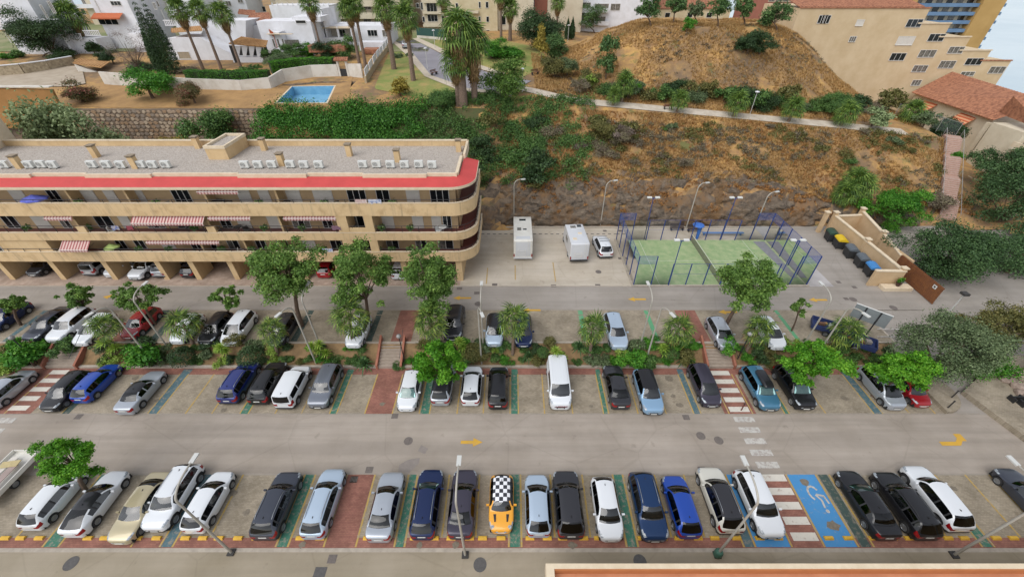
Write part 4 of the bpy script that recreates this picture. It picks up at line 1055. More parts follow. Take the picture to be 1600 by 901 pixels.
# ---- pool
def pool():
    c0 = T(478, 148); z = c0.z + .25; p = [G(428, 161, z), G(512, 161, z), G(525, 133, z), G(455, 134, z)]
    for i, q in enumerate(p): q.z = z
    c = sum(p, Vector()) / 4; t = thing('swimming_pool', 'empty looking pale blue swimming pool with cream edge', 'pool', c)
    inn = [q.lerp(c, .07) for q in p]; bot = [Vector((q.x, q.y, z - 1.3)) for q in inn]
    M = MB()
    for i in range(4):
        j = (i + 1) % 4; M.add([p[i], p[j], inn[j], inn[i]], [(0, 1, 2, 3)])
    M.build('pool_edge', M_pale, t)
    W = MB()
    for i in range(4):
        j = (i + 1) % 4; W.add([inn[i] - Vector((0, 0, .003)), inn[j] - Vector((0, 0, .003)), bot[j], bot[i]], [(0, 1, 2, 3)])
    W.add(bot, [(0, 1, 2, 3)])
    W.build('basin', mat('pool_blue_tiles', '7fb4d0', .4, col2='6aa3c4', scale=1.2), t)
    return [(q.x, q.y) for q in p], z
POOL, POOLZ = pool()
# garden soil sheet with a hole is the hillside itself; lower it inside the pool
hs = bpy.data.objects['hillside'].data
def inside(x, y, P):
    r = False; j = len(P) - 1
    for i in range(len(P)):
        if (P[i][1] > y) != (P[j][1] > y) and x < (P[j][0] - P[i][0]) * (y - P[i][1]) / (P[j][1] - P[i][1]) + P[i][0]: r = not r
        j = i
    return r
pcx, pcy = sum(q[0] for q in POOL) / 4, sum(q[1] for q in POOL) / 4
PB = [(pcx + (q[0] - pcx) * 1.12, pcy + (q[1] - pcy) * 1.06) for q in POOL]
for vv in hs.vertices:
    if -45 < vv.co.x < -15 and 60 < vv.co.y < 90 and inside(vv.co.x, vv.co.y, PB): vv.co.z -= 3.0
# garden soil apron round the pool so the sunken ground does not show
M_gsoil = mat('dry_garden_soil', 'b08a58', .95, col2='94734a', scale=.5, bump=.5, bscale=10)
gs = MB(); P3 = [Vector((q[0], q[1], 0)) for q in POOL]; c3 = sum(P3, Vector()) / 4
for i in range(4):
    j = (i + 1) % 4; a, b2 = P3[i], P3[j]; A, B2 = c3 + (a - c3) * 1.7, c3 + (b2 - c3) * 1.7
    zt = POOLZ - .01
    n = 10
    for k in range(n):
        u0, u1 = k / n, (k + 1) / n
        q = [a.lerp(b2, u0), a.lerp(b2, u1), A.lerp(B2, u1), A.lerp(B2, u0)]
        gs.quad((q[0].x, q[0].y, zt), (q[1].x, q[1].y, zt), (q[2].x, q[2].y, hgt(q[2].x, q[2].y) + .04), (q[3].x, q[3].y, hgt(q[3].x, q[3].y) + .04))
gs.build('garden_soil', M_gsoil, kind='structure')
drape('garden_soil', TP((118, 168), (300, 170), (420, 172)), TP((160, 133), (300, 140), (425, 140)), M_gsoil, .05)

# ---- stone retaining wall (individual stones, recessed joints)
def stone_wall(x0, x1, y, z0, z1, label):
    t = thing('stone_retaining_wall', label, 'wall', ((x0 + x1) / 2, y, z0))
    MB().box(x0, x1, y, y + .5, z0, z1).build('mortar', mat('wall_mortar', '7d6d5c', .95, var=.2, scale=2), t)
    rng = random.Random(11); mats = [mat('wall_stone_%s' % n, c, .95, var=.2, scale=3, bump=.5, bscale=5) for n, c in (('warm', 'b09880'), ('pale', 'c0ac94'), ('grey', '98897a'), ('tan', 'a88a6c'))]
    shapes = []
    for k in range(14):
        n = rng.choice((5, 6, 6, 7)); P = [(math.cos(2*math.pi*i/n + rng.uniform(-.25, .25)) * rng.uniform(.8, 1.05), math.sin(2*math.pi*i/n + rng.uniform(-.2, .2)) * rng.uniform(.8, 1.05)) for i in range(n)]
        M = MB(); v = [(p[0], .0, p[1]) for p in P] + [(p[0] * .82, -.5, p[1] * .82) for p in P]
        M.add(v, [tuple(range(n, 2 * n))] + [(i, (i+1) % n, n + (i+1) % n, n + i) for i in range(n)]); me = M.mesh('stone'); me.materials.append(mats[k % 4]); shapes.append(me)
    cnt = 0; rows = []
    z = z1 - .30; r = 0
    spots_ = []
    while z > z0 + .2:
        x = x0 + .3 + (.4 if r % 2 else 0)
        while x < x1 - .2: spots_.append((x + rng.uniform(-.08, .08), z + rng.uniform(-.06, .06))); x += rng.uniform(.66, .86)
        z -= .55; r += 1
    vis = spots_[:300]; rest = spots_[300:]
    for (x, z) in vis:
        o = link('stone', rng.choice(shapes), t); o.location = (x - ORG[t.name].x, y - .001 - ORG[t.name].y, z - ORG[t.name].z); s = rng.uniform(.33, .42); o.scale = (s, .12, s * .76)
    if rest:
        M = MB()
        for (x, z) in rest:
            me = rng.choice(shapes); s = rng.uniform(.33, .42)
            M.add([(x + q.co.x * s, y - .001 + q.co.y * .12, z + q.co.z * s * .76) for q in me.vertices], [tuple(p.vertices) for p in me.polygons])
        o = M.build('stones', mats[0], t); o['kind'] = 'stuff'
stone_wall(-66, -36.6, 65.4, 8.0, 13.15, 'dry stone retaining wall below the brown pool garden')
# brown rendered wall and lane at the far left
t = thing('brown_rendered_wall', 'sloping brown rendered wall at the left edge above the roof', 'wall', (-68, 64, 8))
wedge(t, [(-30, 200), (52, 200), (93, 166), (80, 140), (-30, 137)], 64.9, .4, mat('brown_render', 'b1824f', .95, col2='99713f', scale=.4))
MB().box(AY(-30, 137, 64.9).x, AY(80, 139, 64.9).x, 64.7, 65.6, AY(40, 137, 64.9).z + .06, AY(40, 137, 64.9).z + .2).build('coping', M_wh2, t)
drape('lane', TP((-20, 136), (60, 136), (110, 136), (135, 132)), TP((-20, 122), (60, 112), (110, 104), (128, 104)), mat('lane_concrete', 'b5a793', .9, col2='a39480', scale=.6), .12)
LW = [T(-20, 121), T(40, 116), T(80, 110), T(118, 100)]
wall_run('lane_stone_wall', 'low pale stone wall with white coping along the lane', LW, [1.5, 1.6, 1.5, 1.3], .4, mat('lane_stone', 'bfae92', .95, col2='8f8068', scale=2.5, bump=.8, bscale=4), cap=M_wh)

# ---- right-hand side: stepped beige apartment house, tower block, tiled villa
s = Bld('stepped_apartment_house', 'stepped beige apartment house with white framed windows beyond the hill', 'building', 1420, 110, 95)
tops = [(1248, 6, 1452, 17), (1248, 32, 1486, 37), (1248, 58, 1517, 60), (1248, 78, 1550, 79), (1248, 94, 1582, 93)]
zs = [AY(1400, q, 95).z for q in (13, 37, 58, 79, 95)] + [AY(1400, 175, 95).z]
xr = [AY(q, w, 95).x for q, w in ((1450, 20), (1483, 42), (1514, 63), (1547, 82), (1577, 100))]
xl = AY(1244, 30, 95).x
for k in range(5):
    MB().box(xl, xr[k], 95 + k * .0, 109, zs[k + 1], zs[k] - (.0 if k == 0 else .004)).build('storey', M_bei, s.t)
    MB().box(xr[k] - 6.5 if k else xl, xr[k] + .08, 94.85, 95.15, zs[k] + .001, zs[k] + .22).build('coping', M_terra if k in (0, 4) else M_pale, s.t)
for r in ((1281, 24, 1284, 36), (1286, 24, 1289, 36), (1291, 24, 1294, 36), (1340, 31, 1347, 40)): s.win(*r, 95, M_glass_d if r[0] < 1300 else M_shut, bars=0)
for r in ((1420, 30, 1437, 42), (1329, 57, 1335, 65), (1405, 57, 1424, 70), (1454, 53, 1472, 64), (1394, 83, 1411, 94), (1439, 78, 1458, 89), (1485, 73, 1502, 83), (1429, 102, 1445, 112), (1471, 95, 1488, 106), (1512, 91, 1531, 101), (1503, 112, 1520, 118), (1549, 104, 1566, 114), (1427, 125, 1436, 133)): s.win(*r, 95, M_shut if r[0] == 1405 else (M_glass_c if r[0] % 2 else M_glass_d), bars=2)
tile_roof(s.t, (xl, 95.3, zs[0] + .25), (xr[0] - 1, 95.3, zs[0] + .25), (xr[0] - 1, 102, zs[0] + 1.6), (xl, 102, zs[0] + 1.6), M_terra, .6)
tw = Bld('seaside_tower', 'ochre tower block with blue balconies standing against the sea', 'tower', 1480, 60, 220)
ax, bx_, dx_ = AY(1392, 20, 220).x, AY(1525, 20, 220).x, AY(1560, 20, 220).x
MB().box(ax, AY(1425, 20, 220).x, 220, 250, -8, 40).build('ochre_wall', mat('ochre_render', 'c09a5e', .9, col2='b08b50', scale=.1), tw.t)
MB().box(AY(1425, 20, 220).x + .01, bx_, 223, 250, -8, 40).build('recess_wall', M_crm, tw.t)
MB().box(bx_ + .01, dx_, 219.5, 250, -8, 40).build('ochre_wall', MATS['ochre_render'], tw.t)
blue = mat('blue_balcony_render', '6f8ba8', .8, col2='5e7a98', scale=.2)
for k in range(12):
    z = -6 + k * 3.2
    bl = MB().box(AY(1425, 20, 220).x + .02, bx_ - .01, 220.4, 222.99, z, z + 1.3).build('balcony', blue, tw.t)
    for q in range(7):
        x = AY(1425, 20, 220).x + 1.5 + q * 4.6
        if x + 3 < bx_: MB().box(x, x + 2.8, 222.9, 222.995, z + 1.31, z + 3.0).build('window', M_glass_c if (q + k) % 2 else M_glass_d, tw.t)
    MB().box(dx_ + .01, dx_ + 2.4, 221, 248, z, z + 1.2).build('side_balcony', blue, tw.t)
# tiled villa
tv = thing('tiled_roof_villa', 'villa with broad terracotta tiled roof below the stepped apartment house', 'house', (88, 84, 4))
E1, E2 = G(1425, 144, 9.5), G(1551, 187, 9.5); R1, R2 = G(1489, 112, 13.0), G(1640, 158, 13.0)
tile_roof(tv, E1, E2, R2, R1, M_terra, .55, r=.17)
MB().prism([(E1.x + .9, E1.y), (E2.x + .9, E2.y + .6), (E2.x + 14, E2.y + .6), (E1.x + 14, E1.y)], -1, 9.2).build('wall', M_crm, tv)
tile_roof(tv, G(1560, 176, 10.3), G(1640, 207, 10.3), G(1660, 165, 13.2), G(1585, 150, 13.2), M_terra, .55, name='lower_roof', r=.17)
for u in (.25, .72):
    a = Vector(E1).lerp(Vector(E2), u); MB().add([(a.x + .85, a.y + 1.6, 8.8), (a.x + .85, a.y - 1.8, 8.8), (a.x - .9, a.y - 1.8, 7.6), (a.x - .9, a.y + 1.6, 7.6)], [(0, 1, 2, 3)]).build('striped_awning', stripes('orange_striped_awning', 'c0613c', 'd9a27a', .5), tv)
for (px, py) in ((1532, 137), (1578, 149)):
    u = Vector((0, 0, .3)); c = G(px, py, 11.6 if px < 1550 else 12.0); MB().obox((c.x, c.y, c.z), 1.0, 1.3, .5).build('skylight', M_wh, tv)
MB().box(E2.x - .2, E2.x + 4.4, E2.y - .3, E2.y + .55, 2, 9.0).build('gable_wall', M_crm, tv)
# terraces with brick panels
bt = thing('terraced_balcony_block', 'cream balcony block with brick parapet panels at the right edge', 'building', (84, 64, 2))
MB().box(81.5, 100, 66.5, 72, -2, 9.4).build('wall', M_crm, bt)
M_brickp = mat('brick_panel', '96563f', .9, col2='7c452f', scale=4)
for k, (z, x0, y0) in enumerate(((7.0, 80.6, 64.6), (4.0, 78.4, 62.4), (1.2, 77.2, 60.4))):
    sl = MB().box(x0, 100, y0, 66.49, z, z + .3).build('terrace', M_crm, bt)
    MB().box(x0, 100, y0, y0 + .2, z + .301, z + 1.1).box(x0, x0 + .2, y0 + .201, 66.4, z + .301, z + 1.1).build('parapet', M_pale, sl)
    for q in range(6):
        xx = x0 + .8 + q * 2.3; MB().box(xx, xx + 1.6, y0 - .03, y0 - .002, z + .4, z + .95).build('brick_panel', M_brickp, sl)
        MB().box(xx - .5, xx - .2, y0 - .06, y0 + .24, z + .302, z + 1.35).build('pillar', M_pale, sl)
    for q in range(3): MB().box(82.5 + q * 3.4, 84.6 + q * 3.4, 66.44, 66.495, z + .35, z + 2.4).build('door', M_glass_d if q % 2 else M_glass_c, bt)
MB().box(77.5, 100, 57, 60.3, -2, 1.0).build('base_wall', M_pale, bt)
drape('bare_plot', TP((1545, 420), (1560, 385), (1575, 360)), [Vector((95, 45, 0)), Vector((95, 52, 0)), Vector((95, 56, 0))], M_gsoil, .5)
# near terrace roof below the camera
nt_ = thing('near_terrace_roof', 'terracotta roof terrace with cream parapet at the bottom edge', 'roof', (30, 6, 0))
MB().box(2.1, 60, -6, 8.2, 0.0, 3.7).build('wall', M_cream, nt_)
MB().box(2.35, 60, -6, 8.19, 3.701, 3.72).build('terrace_floor', mat('terracotta_floor', 'c98a66', .85, col2='b87a58', scale=.8), nt_)
MB().box(1.85, 2.3, -6, 8.45, 3.2, 4.25).build('parapet', M_pale, nt_); MB().box(2.301, 60, 8.2, 8.45, 3.2, 4.25).build('parapet', M_pale, nt_)
MB().box(2.32, 60, 8.12, 8.198, 3.73, 4.2).build('parapet_lining', mat('orange_lining', 'b5703f', .85, var=.15, scale=1), nt_)
# ------------------------------------------------------------------ padel court
M_bluep = mat('blue_steel_paint', '2a4283', .5, var=.1, scale=4)
M_turf = mat('artificial_turf', '8aa472', .95, col2='a9b488', scale=1.1, ramp=(.38, .66), bump=.6, bscale=60)
M_line = mat('court_line_white', 'cdd2bc', .9, var=.15, scale=6)
M_steel = mat('galvanised_steel', 'a9a8a4', .5, metal=.3, var=.1, scale=3)
CX0, CX1, CY0, CY1, CZ = 14.0, 33.9, 37.45, 47.4, UP + .02
ct = thing('padel_court', 'green padel court fenced with blue posts, glass and net', 'court', (24, 42.4, UP))
MB().box(CX0 - .25, CX1 + .25, CY0 - .25, CY0 - .02, UP - .05, UP + .12).box(CX0 - .25, CX0 - .02, CY0 - .019, CY1 + .2, UP - .05, UP + .12).build('court_kerb', M_kerb, ct)
tf = MB().box(CX0, CX1, CY0, CY1, UP - .02, CZ + .01).build('turf', M_turf, ct)
z = CZ + .014
for (a, b_, c, d) in ((CX0 + 3, CX0 + 3.06, CY0, CY1), (CX1 - 3.06, CX1 - 3, CY0, CY1), (CX0 + 3.07, CX1 - 3.07, (CY0 + CY1) / 2 - .03, (CY0 + CY1) / 2 + .03)):
    MB().quad((a, c, z), (b_, c, z), (b_, d, z), (a, d, z)).build('court_line', M_line, tf)
def mesh_mat(name, col, cell, th):
    """wire mesh: thin wires, open between"""
    m = bpy.data.materials.new(name); m.use_nodes = True; t = m.node_tree; b = t.nodes['Principled BSDF']; b.inputs['Base Color'].default_value = col; b.inputs['Roughness'].default_value = .5
    tr = t.nodes.new('ShaderNodeBsdfTransparent'); mx = t.nodes.new('ShaderNodeMixShader'); mx.inputs[0].default_value = th
    t.links.new(tr.outputs[0], mx.inputs[1]); t.links.new(b.outputs[0], mx.inputs[2]); t.links.new(mx.outputs[0], t.nodes['Material Output'].inputs[0]); return m
M_wire = mesh_mat('blue_wire_mesh', hexc('4a68b0'), .05, .3); M_wire2 = mesh_mat('fine_wire_mesh', hexc('8a93a0'), .05, .10)
M_net = mesh_mat('court_net_mesh', hexc('7a7268'), .05, .42); M_cglz = glass_mat('court_glass', (.93, .96, .95), .05)
def post(x, y, h, r=.045): MB().box(x - r, x + r, y - r, y + r, UP + .02, UP + h).build('post', M_bluep, ct)
fx = [CX0 + k * (CX1 - CX0) / 10 for k in range(11)]
hf = [4, 4, 3, 3, 3, 3, 3, 3, 3, 4, 4]
for x, h_ in zip(fx, hf): post(x, CY0, h_); post(x, CY1, h_)
ly = [CY0 + k * (CY1 - CY0) / 5 for k in range(6)]
for y in ly[1:-1]: post(CX0, y, 4); post(CX1, y, 4)
def rail(a, b_, r=.02): MB().tube([a, b_], r, 5).build('rail', M_bluep, ct)
for y in (CY0, CY1):
    rail((CX0, y, UP + 4), (fx[1], y, UP + 4)); rail((fx[9], y, UP + 4), (CX1, y, UP + 4)); rail((fx[2], y, UP + 3), (fx[8], y, UP + 3)); rail((fx[2], y, UP + 1.6), (fx[8], y, UP + 1.6), .014); rail((CX0, y, UP + 3), (fx[1], y, UP + 3), .014)
    for a, b_, h_ in ((0, 1, 4), (1, 2, 3), (8, 9, 3), (9, 10, 4)):
        MB().quad((fx[a] + .05, y, UP + .1), (fx[b_] - .05, y, UP + .1), (fx[b_] - .05, y, UP + 2.95), (fx[a] + .05, y, UP + 2.95)).build('glass_pane', M_cglz, ct)
        if h_ == 4: MB().quad((fx[a] + .05, y, UP + 3.0), (fx[b_] - .05, y, UP + 3.0), (fx[b_] - .05, y, UP + 4), (fx[a] + .05, y, UP + 4)).build('mesh_panel', M_wire, ct)
    for k in range(2, 8):
        if k in (4, 5): continue
        MB().quad((fx[k] + .05, y, UP + .1), (fx[k + 1] - .05, y, UP + .1), (fx[k + 1] - .05, y, UP + 3), (fx[k] + .05, y, UP + 3)).build('mesh_panel', M_wire2, ct)
for x in (CX0, CX1):
    rail((x, CY0, UP + 4), (x, CY1, UP + 4)); rail((x, CY0, UP + 3), (x, CY1, UP + 3), .014)
    for k in range(5):
        MB().quad((x, ly[k] + .05, UP + .1), (x, ly[k + 1] - .05, UP + .1), (x, ly[k + 1] - .05, UP + 2.95), (x, ly[k] + .05, UP + 2.95)).build('glass_pane', M_cglz, ct)
        MB().quad((x, ly[k] + .05, UP + 3), (x, ly[k + 1] - .05, UP + 3), (x, ly[k + 1] - .05, UP + 4), (x, ly[k] + .05, UP + 4)).build('mesh_panel', M_wire, ct)
xm = (CX0 + CX1) / 2
nn = MB().box(xm - .012, xm + .012, CY0 + .1, CY1 - .1, UP + .05, UP + .9).build('net', M_net, ct)
MB().box(xm - .03, xm + .03, CY0 + .1, CY1 - .1, UP + .9, UP + .96).build('net_tape', M_line, nn)
for y in (CY0 + .1, CY1 - .1): MB().tube([(xm, y, UP), (xm, y, UP + 1.05)], .05, 8).build('net_post', M_bluep, ct)
for x, y in ((fx[2], CY0 - .12), (fx[2] - .2, CY1 + .15), (fx[7] + .2, CY1 + .15), (fx[8] + .4, CY0 - .12)):
    lp = MB().tube([(x, y, UP), (x, y, UP + 6)], .05, 8).build('light_pole', M_bluep, ct)
    MB().box(x - .75, x + .75, y - .04, y + .04, UP + 5.98, UP + 6.06).build('light_bar', M_bluep, lp)
    for s_ in (-.5, .5): MB().box(x + s_ - .28, x + s_ + .28, y - .16, y + .16, UP + 6.062, UP + 6.2).build('floodlight', M_white_pl, lp)
# grey hard strip with a folded blue cover inside the right-hand end
MB().prism([(CX1 - 1.7, CY1 - .4), (CX1 - .2, CY1 - .4), (CX1 - .2, CY0 + 1.4), (CX1 - .9, CY0 + 1.4)], CZ + .012, CZ + .03).build('hard_strip', mat('dark_rubber_mat', '8b8b90', .9, var=.2, scale=2), ct)
# benches, blue cover, white stair ladder
def bench(px, py, label, w=1.9):
    c = G(px, py, UP); t = thing('bench', label, 'bench', (c.x, c.y, UP)); m = mat('dark_bench_timber', '4a3b36', .8, var=.2, scale=5)
    for k in range(3): MB().box(c.x - w/2, c.x + w/2, c.y - .25 + k * .17, c.y - .11 + k * .17, UP + .42, UP + .47).build('seat_slat', m, t)
    for k in range(3): MB().box(c.x - w/2, c.x + w/2, c.y + .26, c.y + .3, UP + .52 + k * .16, UP + .65 + k * .16).build('back_slat', m, t)
    for s_ in (-w/2 + .15, w/2 - .15): MB().box(c.x + s_ - .04, c.x + s_ + .04, c.y - .24, c.y + .258, UP, UP + .419).build('leg', M_black, t)
bench(1057, 359, 'dark slatted bench left of the lamp behind the padel court'); bench(1084, 361, 'dark slatted bench right of the lamp behind the padel court')
def blue_cover():
    c = G(1091, 376, UP); t = thing('blue_covered_stand', 'upright stand under a blue cover behind the court net', 'stand', (c.x, c.y + .6, UP))
    MB().lathe([(.16, UP), (.2, UP + .6), (.28, UP + 1.7), (.1, UP + 1.9)], (c.x, c.y + .6, 0), 10).build('cover', mat('blue_tarpaulin', '3f72c4', .6, var=.2, scale=3), t)
    MB().lathe([(.02, UP + 1.91), (.75, UP + 2.05), (.7, UP + 2.15), (.0, UP + 2.3)], (c.x - .3, c.y + .6, 0), 12).build('hood', MATS['blue_tarpaulin'], t)
blue_cover()
MB().box(26, 31.6, 48.5, 48.9, UP + .35, UP + .42).box(26.2, 26.3, 48.55, 48.85, UP + .005, UP + .35).box(31.2, 31.3, 48.55, 48.85, UP + .005, UP + .35).build('long_blue_bench', mat('blue_bench_paint', '5b7fb3', .6), label='long low blue bench along the back of the padel court', cat='bench')
# dashed drain in the courtyard
k = 0
for px in range(752, 966, 9):
    a = G(px, 365, UP); sheet('drain_slot', a.x, a.x + .42, a.y - .09, a.y + .09, UP + .008, M_iron)
MB().box(-5.5, 34, 50.6, 50.85, UP - .1, UP + .14).build('back_kerb', M_kerb, kind='structure')
for px, py, l in ((761, 430, 3.2), (805, 425, 3.0), (866, 424, 4.0)):
    a = G(px, py, UP); sheet('courtyard_line', a.x - .06, a.x + .06, a.y - l / 2, a.y + l / 2, UP + .008, P_yel)
# ------------------------------------------------------------------ bin yard
M_bin = mat('black_bin_plastic', (.03, .031, .033, 1), .6, var=.2, scale=3)
def bin_(px, py, lid, label):
    c = G(px, py, UP); x, y = c.x + .75, c.y + .55; t = thing('refuse_container', label, 'refuse container', (x, y, UP), 'refuse containers in the bin yard', rad(78)); w, d = .72, .55
    v = [(-w*.86, -d*.86, .18), (w*.86, -d*.86, .18), (w*.86, d*.86, .18), (-w*.86, d*.86, .18), (-w, -d, 1.12), (w, -d, 1.12), (w, d, 1.12), (-w, d, 1.12)]
    MB().add(v, [(0,3,2,1),(4,5,6,7),(0,1,5,4),(1,2,6,5),(2,3,7,6),(3,0,4,7)]).build('tub', M_bin, t, world=False)
    MB().box(-w - .05, w + .05, -d - .05, d + .05, 1.121, 1.18).build('rim', M_bin, t, world=False)
    n = 8; v = []; f = []
    for i in range(n + 1):
        a = math.pi * i / n; yy, zz = -math.cos(a) * (d + .02), 1.181 + math.sin(a) * .34
        v += [(-w - .02, yy, zz), (w + .02, yy, zz)]
    for i in range(n): f.append((2*i, 2*i+1, 2*i+3, 2*i+2))
    f += [tuple(range(0, 2*n + 2, 2))[::-1], tuple(range(1, 2*n + 2, 2))]
    MB().add(v, f).build('lid', lid, t, world=False)
    for a in (-w * .75, w * .75):
        MB().box(a - .03, a + .03, -d - .12, -d - .051, .85, 1.05).build('lift_arm', M_steel, t, world=False)
        for b_ in (-d * .7, d * .7): MB().lathe([(.09, -.03), (.09, .03)], (a, b_, .09), 10, 'x').build('castor', M_tyre if 'M_tyre' in globals() else M_bin, t, world=False)
    return t
bin_(1290, 378, mat('dark_green_lid', '2e4a3c', .5), 'black refuse container with green lid emblem at the back of the row')
bin_(1303, 389, mat('yellow_lid', 'd9b722', .5, var=.08, scale=3), 'black refuse container with yellow lid')
bin_(1320, 404, mat('grey_lid', '5d646a', .5, var=.08, scale=3), 'grey-lidded refuse container next to the yellow-lidded one')
bin_(1337, 419, MATS['grey_lid'], 'grey-lidded refuse container next to the blue-lidded one')
bin_(1352, 433, mat('blue_lid', '3f82bf', .5, var=.08, scale=3), 'black refuse container with blue lid nearest the road')
M_yw = mat('yard_wall_render', 'cdb18c', .9, col2='bda07a', scale=.6)
W_ = lambda pts: [Vector((a, b_, UP)) for a, b_ in pts]
wall_run('bin_yard_wall', 'long beige rendered wall behind the refuse containers', W_([(44.0, 37.7), (43.9, 43.5), (43.6, 49.5)]), [2.0, 2.2, 2.5], .28, M_yw, cap=M_pale)
wall_run('bin_yard_wall', 'short beige wall stub in front of the blue-lidded container', W_([(40.9, 37.5), (44.2, 37.4)]), 2.0, .28, M_yw, cap=M_pale)
wall_run('passage_wall', 'beige passage wall left of the brown gate', W_([(46.1, 40.6), (46.9, 45), (47.6, 50.2)]), [2.0, 2.4, 2.8], .28, M_yw, cap=M_pale)
wall_run('passage_end_wall', 'beige cross wall closing the back of the passage', W_([(43.8, 49.6), (47.5, 49.9)]), 2.4, .28, M_yw, cap=M_pale)
for i, (x, y, hh) in enumerate(((43.6, 49.6, 3.0), (43.95, 43.5, 2.5), (44.1, 37.6, 2.3), (47.6, 50.3, 3.2), (46.9, 45.0, 2.7), (42.4, 49.6, 3.0))):
    pt = thing('wall_pier', 'beige wall pier with pale cap, %s of the bin yard' % ['back left one', 'middle one by the containers', 'front corner one', 'back right one', 'one halfway along the passage', 'outermost back one'][i], 'pier', (x, y, UP), 'wall piers')
    MB().box(x - .22, x + .22, y - .22, y + .22, UP, UP + hh).build('shaft', M_yw, pt); MB().box(x - .3, x + .3, y - .3, y + .3, UP + hh + .001, UP + hh + .12).build('cap', M_pale, pt)
# brown sliding gate of upright boards
gx0, gy0, gx1, gy1 = 45.6, 34.0, 46.0, 40.5
gt_ = thing('board_gate', 'brown sliding gate of upright boards beside the bin yard', 'gate', ((gx0 + gx1) / 2, 37, UP)); M_gb = mat('brown_gate_board', '86552f', .7, col2='70442a', scale=2)
ang = math.atan2(gy1 - gy0, gx1 - gx0); n = 30; Lg = math.hypot(gx1 - gx0, gy1 - gy0)
for k in range(n):
    u = (k + .5) / n; MB().obox((gx0 + (gx1 - gx0) * u, gy0 + (gy1 - gy0) * u, UP + 1.08), Lg / n * .93, .05, 2.0, ang).build('board', M_gb, gt_)
for zz in (.15, 2.12): MB().obox(((gx0 + gx1) / 2 + .06, (gy0 + gy1) / 2, UP + zz), Lg, .05, .1, ang).build('gate_rail', M_gb, gt_)
sg = MB().obox((gx0 - .02, gy0 + .9, UP + 1.75), .45, .02, .4, ang).build('notice_plate', M_white_pl, gt_)
bm = MB(); bm.obox((gx0 - .034, gy0 + .9, UP + 1.75), .22, .006, .22, ang); bm.build('notice_symbol', M_iron, sg)
MB().box(46.2, 46.5, 39.2, 44.0, UP, UP + 2.2).build('gate_back_wall', M_yw, label='beige wall strip behind the brown gate', cat='wall')
# plinth and potted plant
pl = MB().box(42.0, 45.2, 36.3, 37.2, UP - .1, UP + .42).build('plinth', M_pale, label='low pale plinth in front of the bin yard wall', cat='plinth')
pc_ = Vector((43.7, 36.8, UP + .421))
pot = thing('potted_plant', 'dark pot with a small green plant on the plinth', 'plant', pc_)
MB().lathe([(.16, pc_.z), (.27, pc_.z + .4), (.29, pc_.z + .42), (.24, pc_.z + .4), (0, pc_.z + .36)], (pc_.x, pc_.y, 0), 14).build('pot', mat('dark_clay_pot', '4d352d', .8), pot)
POTTED = (pot, pc_)
# ------------------------------------------------------------------ stairway up the hill on the right
def hill_stairs():
    A, B_ = Vector((62.5, 52.5, 1.6)), Vector((69.6, 66, 9.2)); t = thing('hill_stairway', 'brick stairway with landings climbing the right side of the hill', 'stairs', A)
    red = mat('stair_brick', 'b8998a', .9, col2='a58474', scale=3); nose = mat('stair_nosing', 'b5aca4', .9)
    d = Vector((B_.x - A.x, B_.y - A.y, 0)); Ld = d.length; u = d.normalized(); ang_ = math.atan2(u.y, u.x)
    prof = []; s_ = 0; z_ = A.z; per = Ld / 4
    for f_ in range(4):
        for k in range(9):
            w = .26; c = A + u * (s_ + w / 2); z_ += (B_.z - A.z) / 36
            st = MB().obox((c.x, c.y, z_ - .6), w, 1.9, 1.2, ang_).build('step', red, t)
            MB().obox((c.x - u.x * (w / 2 - .03), c.y - u.y * (w / 2 - .03), z_ + .012), .06, 1.9, .02, ang_).build('nosing', nose, st)
            s_ += w
        w = per - 9 * .26; c = A + u * (s_ + w / 2)
        MB().obox((c.x, c.y, z_ - .6), w - .003, 2.0, 1.2, ang_).build('landing', red, t); s_ += w
    n_ = Vector((u.y, -u.x, 0))
    for sd_ in (1, -1):
        pts = [A + n_ * sd_ * 1.05 + u * (Ld * k / 8) + Vector((0, 0, (B_.z - A.z) * k / 8 + 1.0)) for k in range(9)]
        R = MB().tube(pts, .03, 6).build('handrail', M_steel, t)
        for p in pts: MB().tube([p, p - Vector((0, 0, 1.1))], .022, 5).build('baluster', M_steel, t)
    top = [Vector(p) for p in ((70.6, 66.4, 9.3), (69.2, 68.5, 9.6), (67.6, 71.5, 10.0), (65.5, 73.5, 10.4))]
    f = thing('mesh_fence', 'thin wire fence at the head of the stairway', 'fence', top[0])
    for p in top: MB().tube([p - Vector((0, 0, .6)), p + Vector((0, 0, 1.6))], .035, 6).build('post', M_steel, f)
    for a, b_ in zip(top[:-1], top[1:]):
        MB().add([a - Vector((0, 0, .3)), b_ - Vector((0, 0, .3)), b_ + Vector((0, 0, 1.5)), a + Vector((0, 0, 1.5))], [(0, 1, 2, 3)]).build('mesh_panel', M_wire2, f); MB().tube([a + Vector((0, 0, 1.55)), b_ + Vector((0, 0, 1.55))], .025, 5).build('rail', M_steel, f)
hill_stairs()
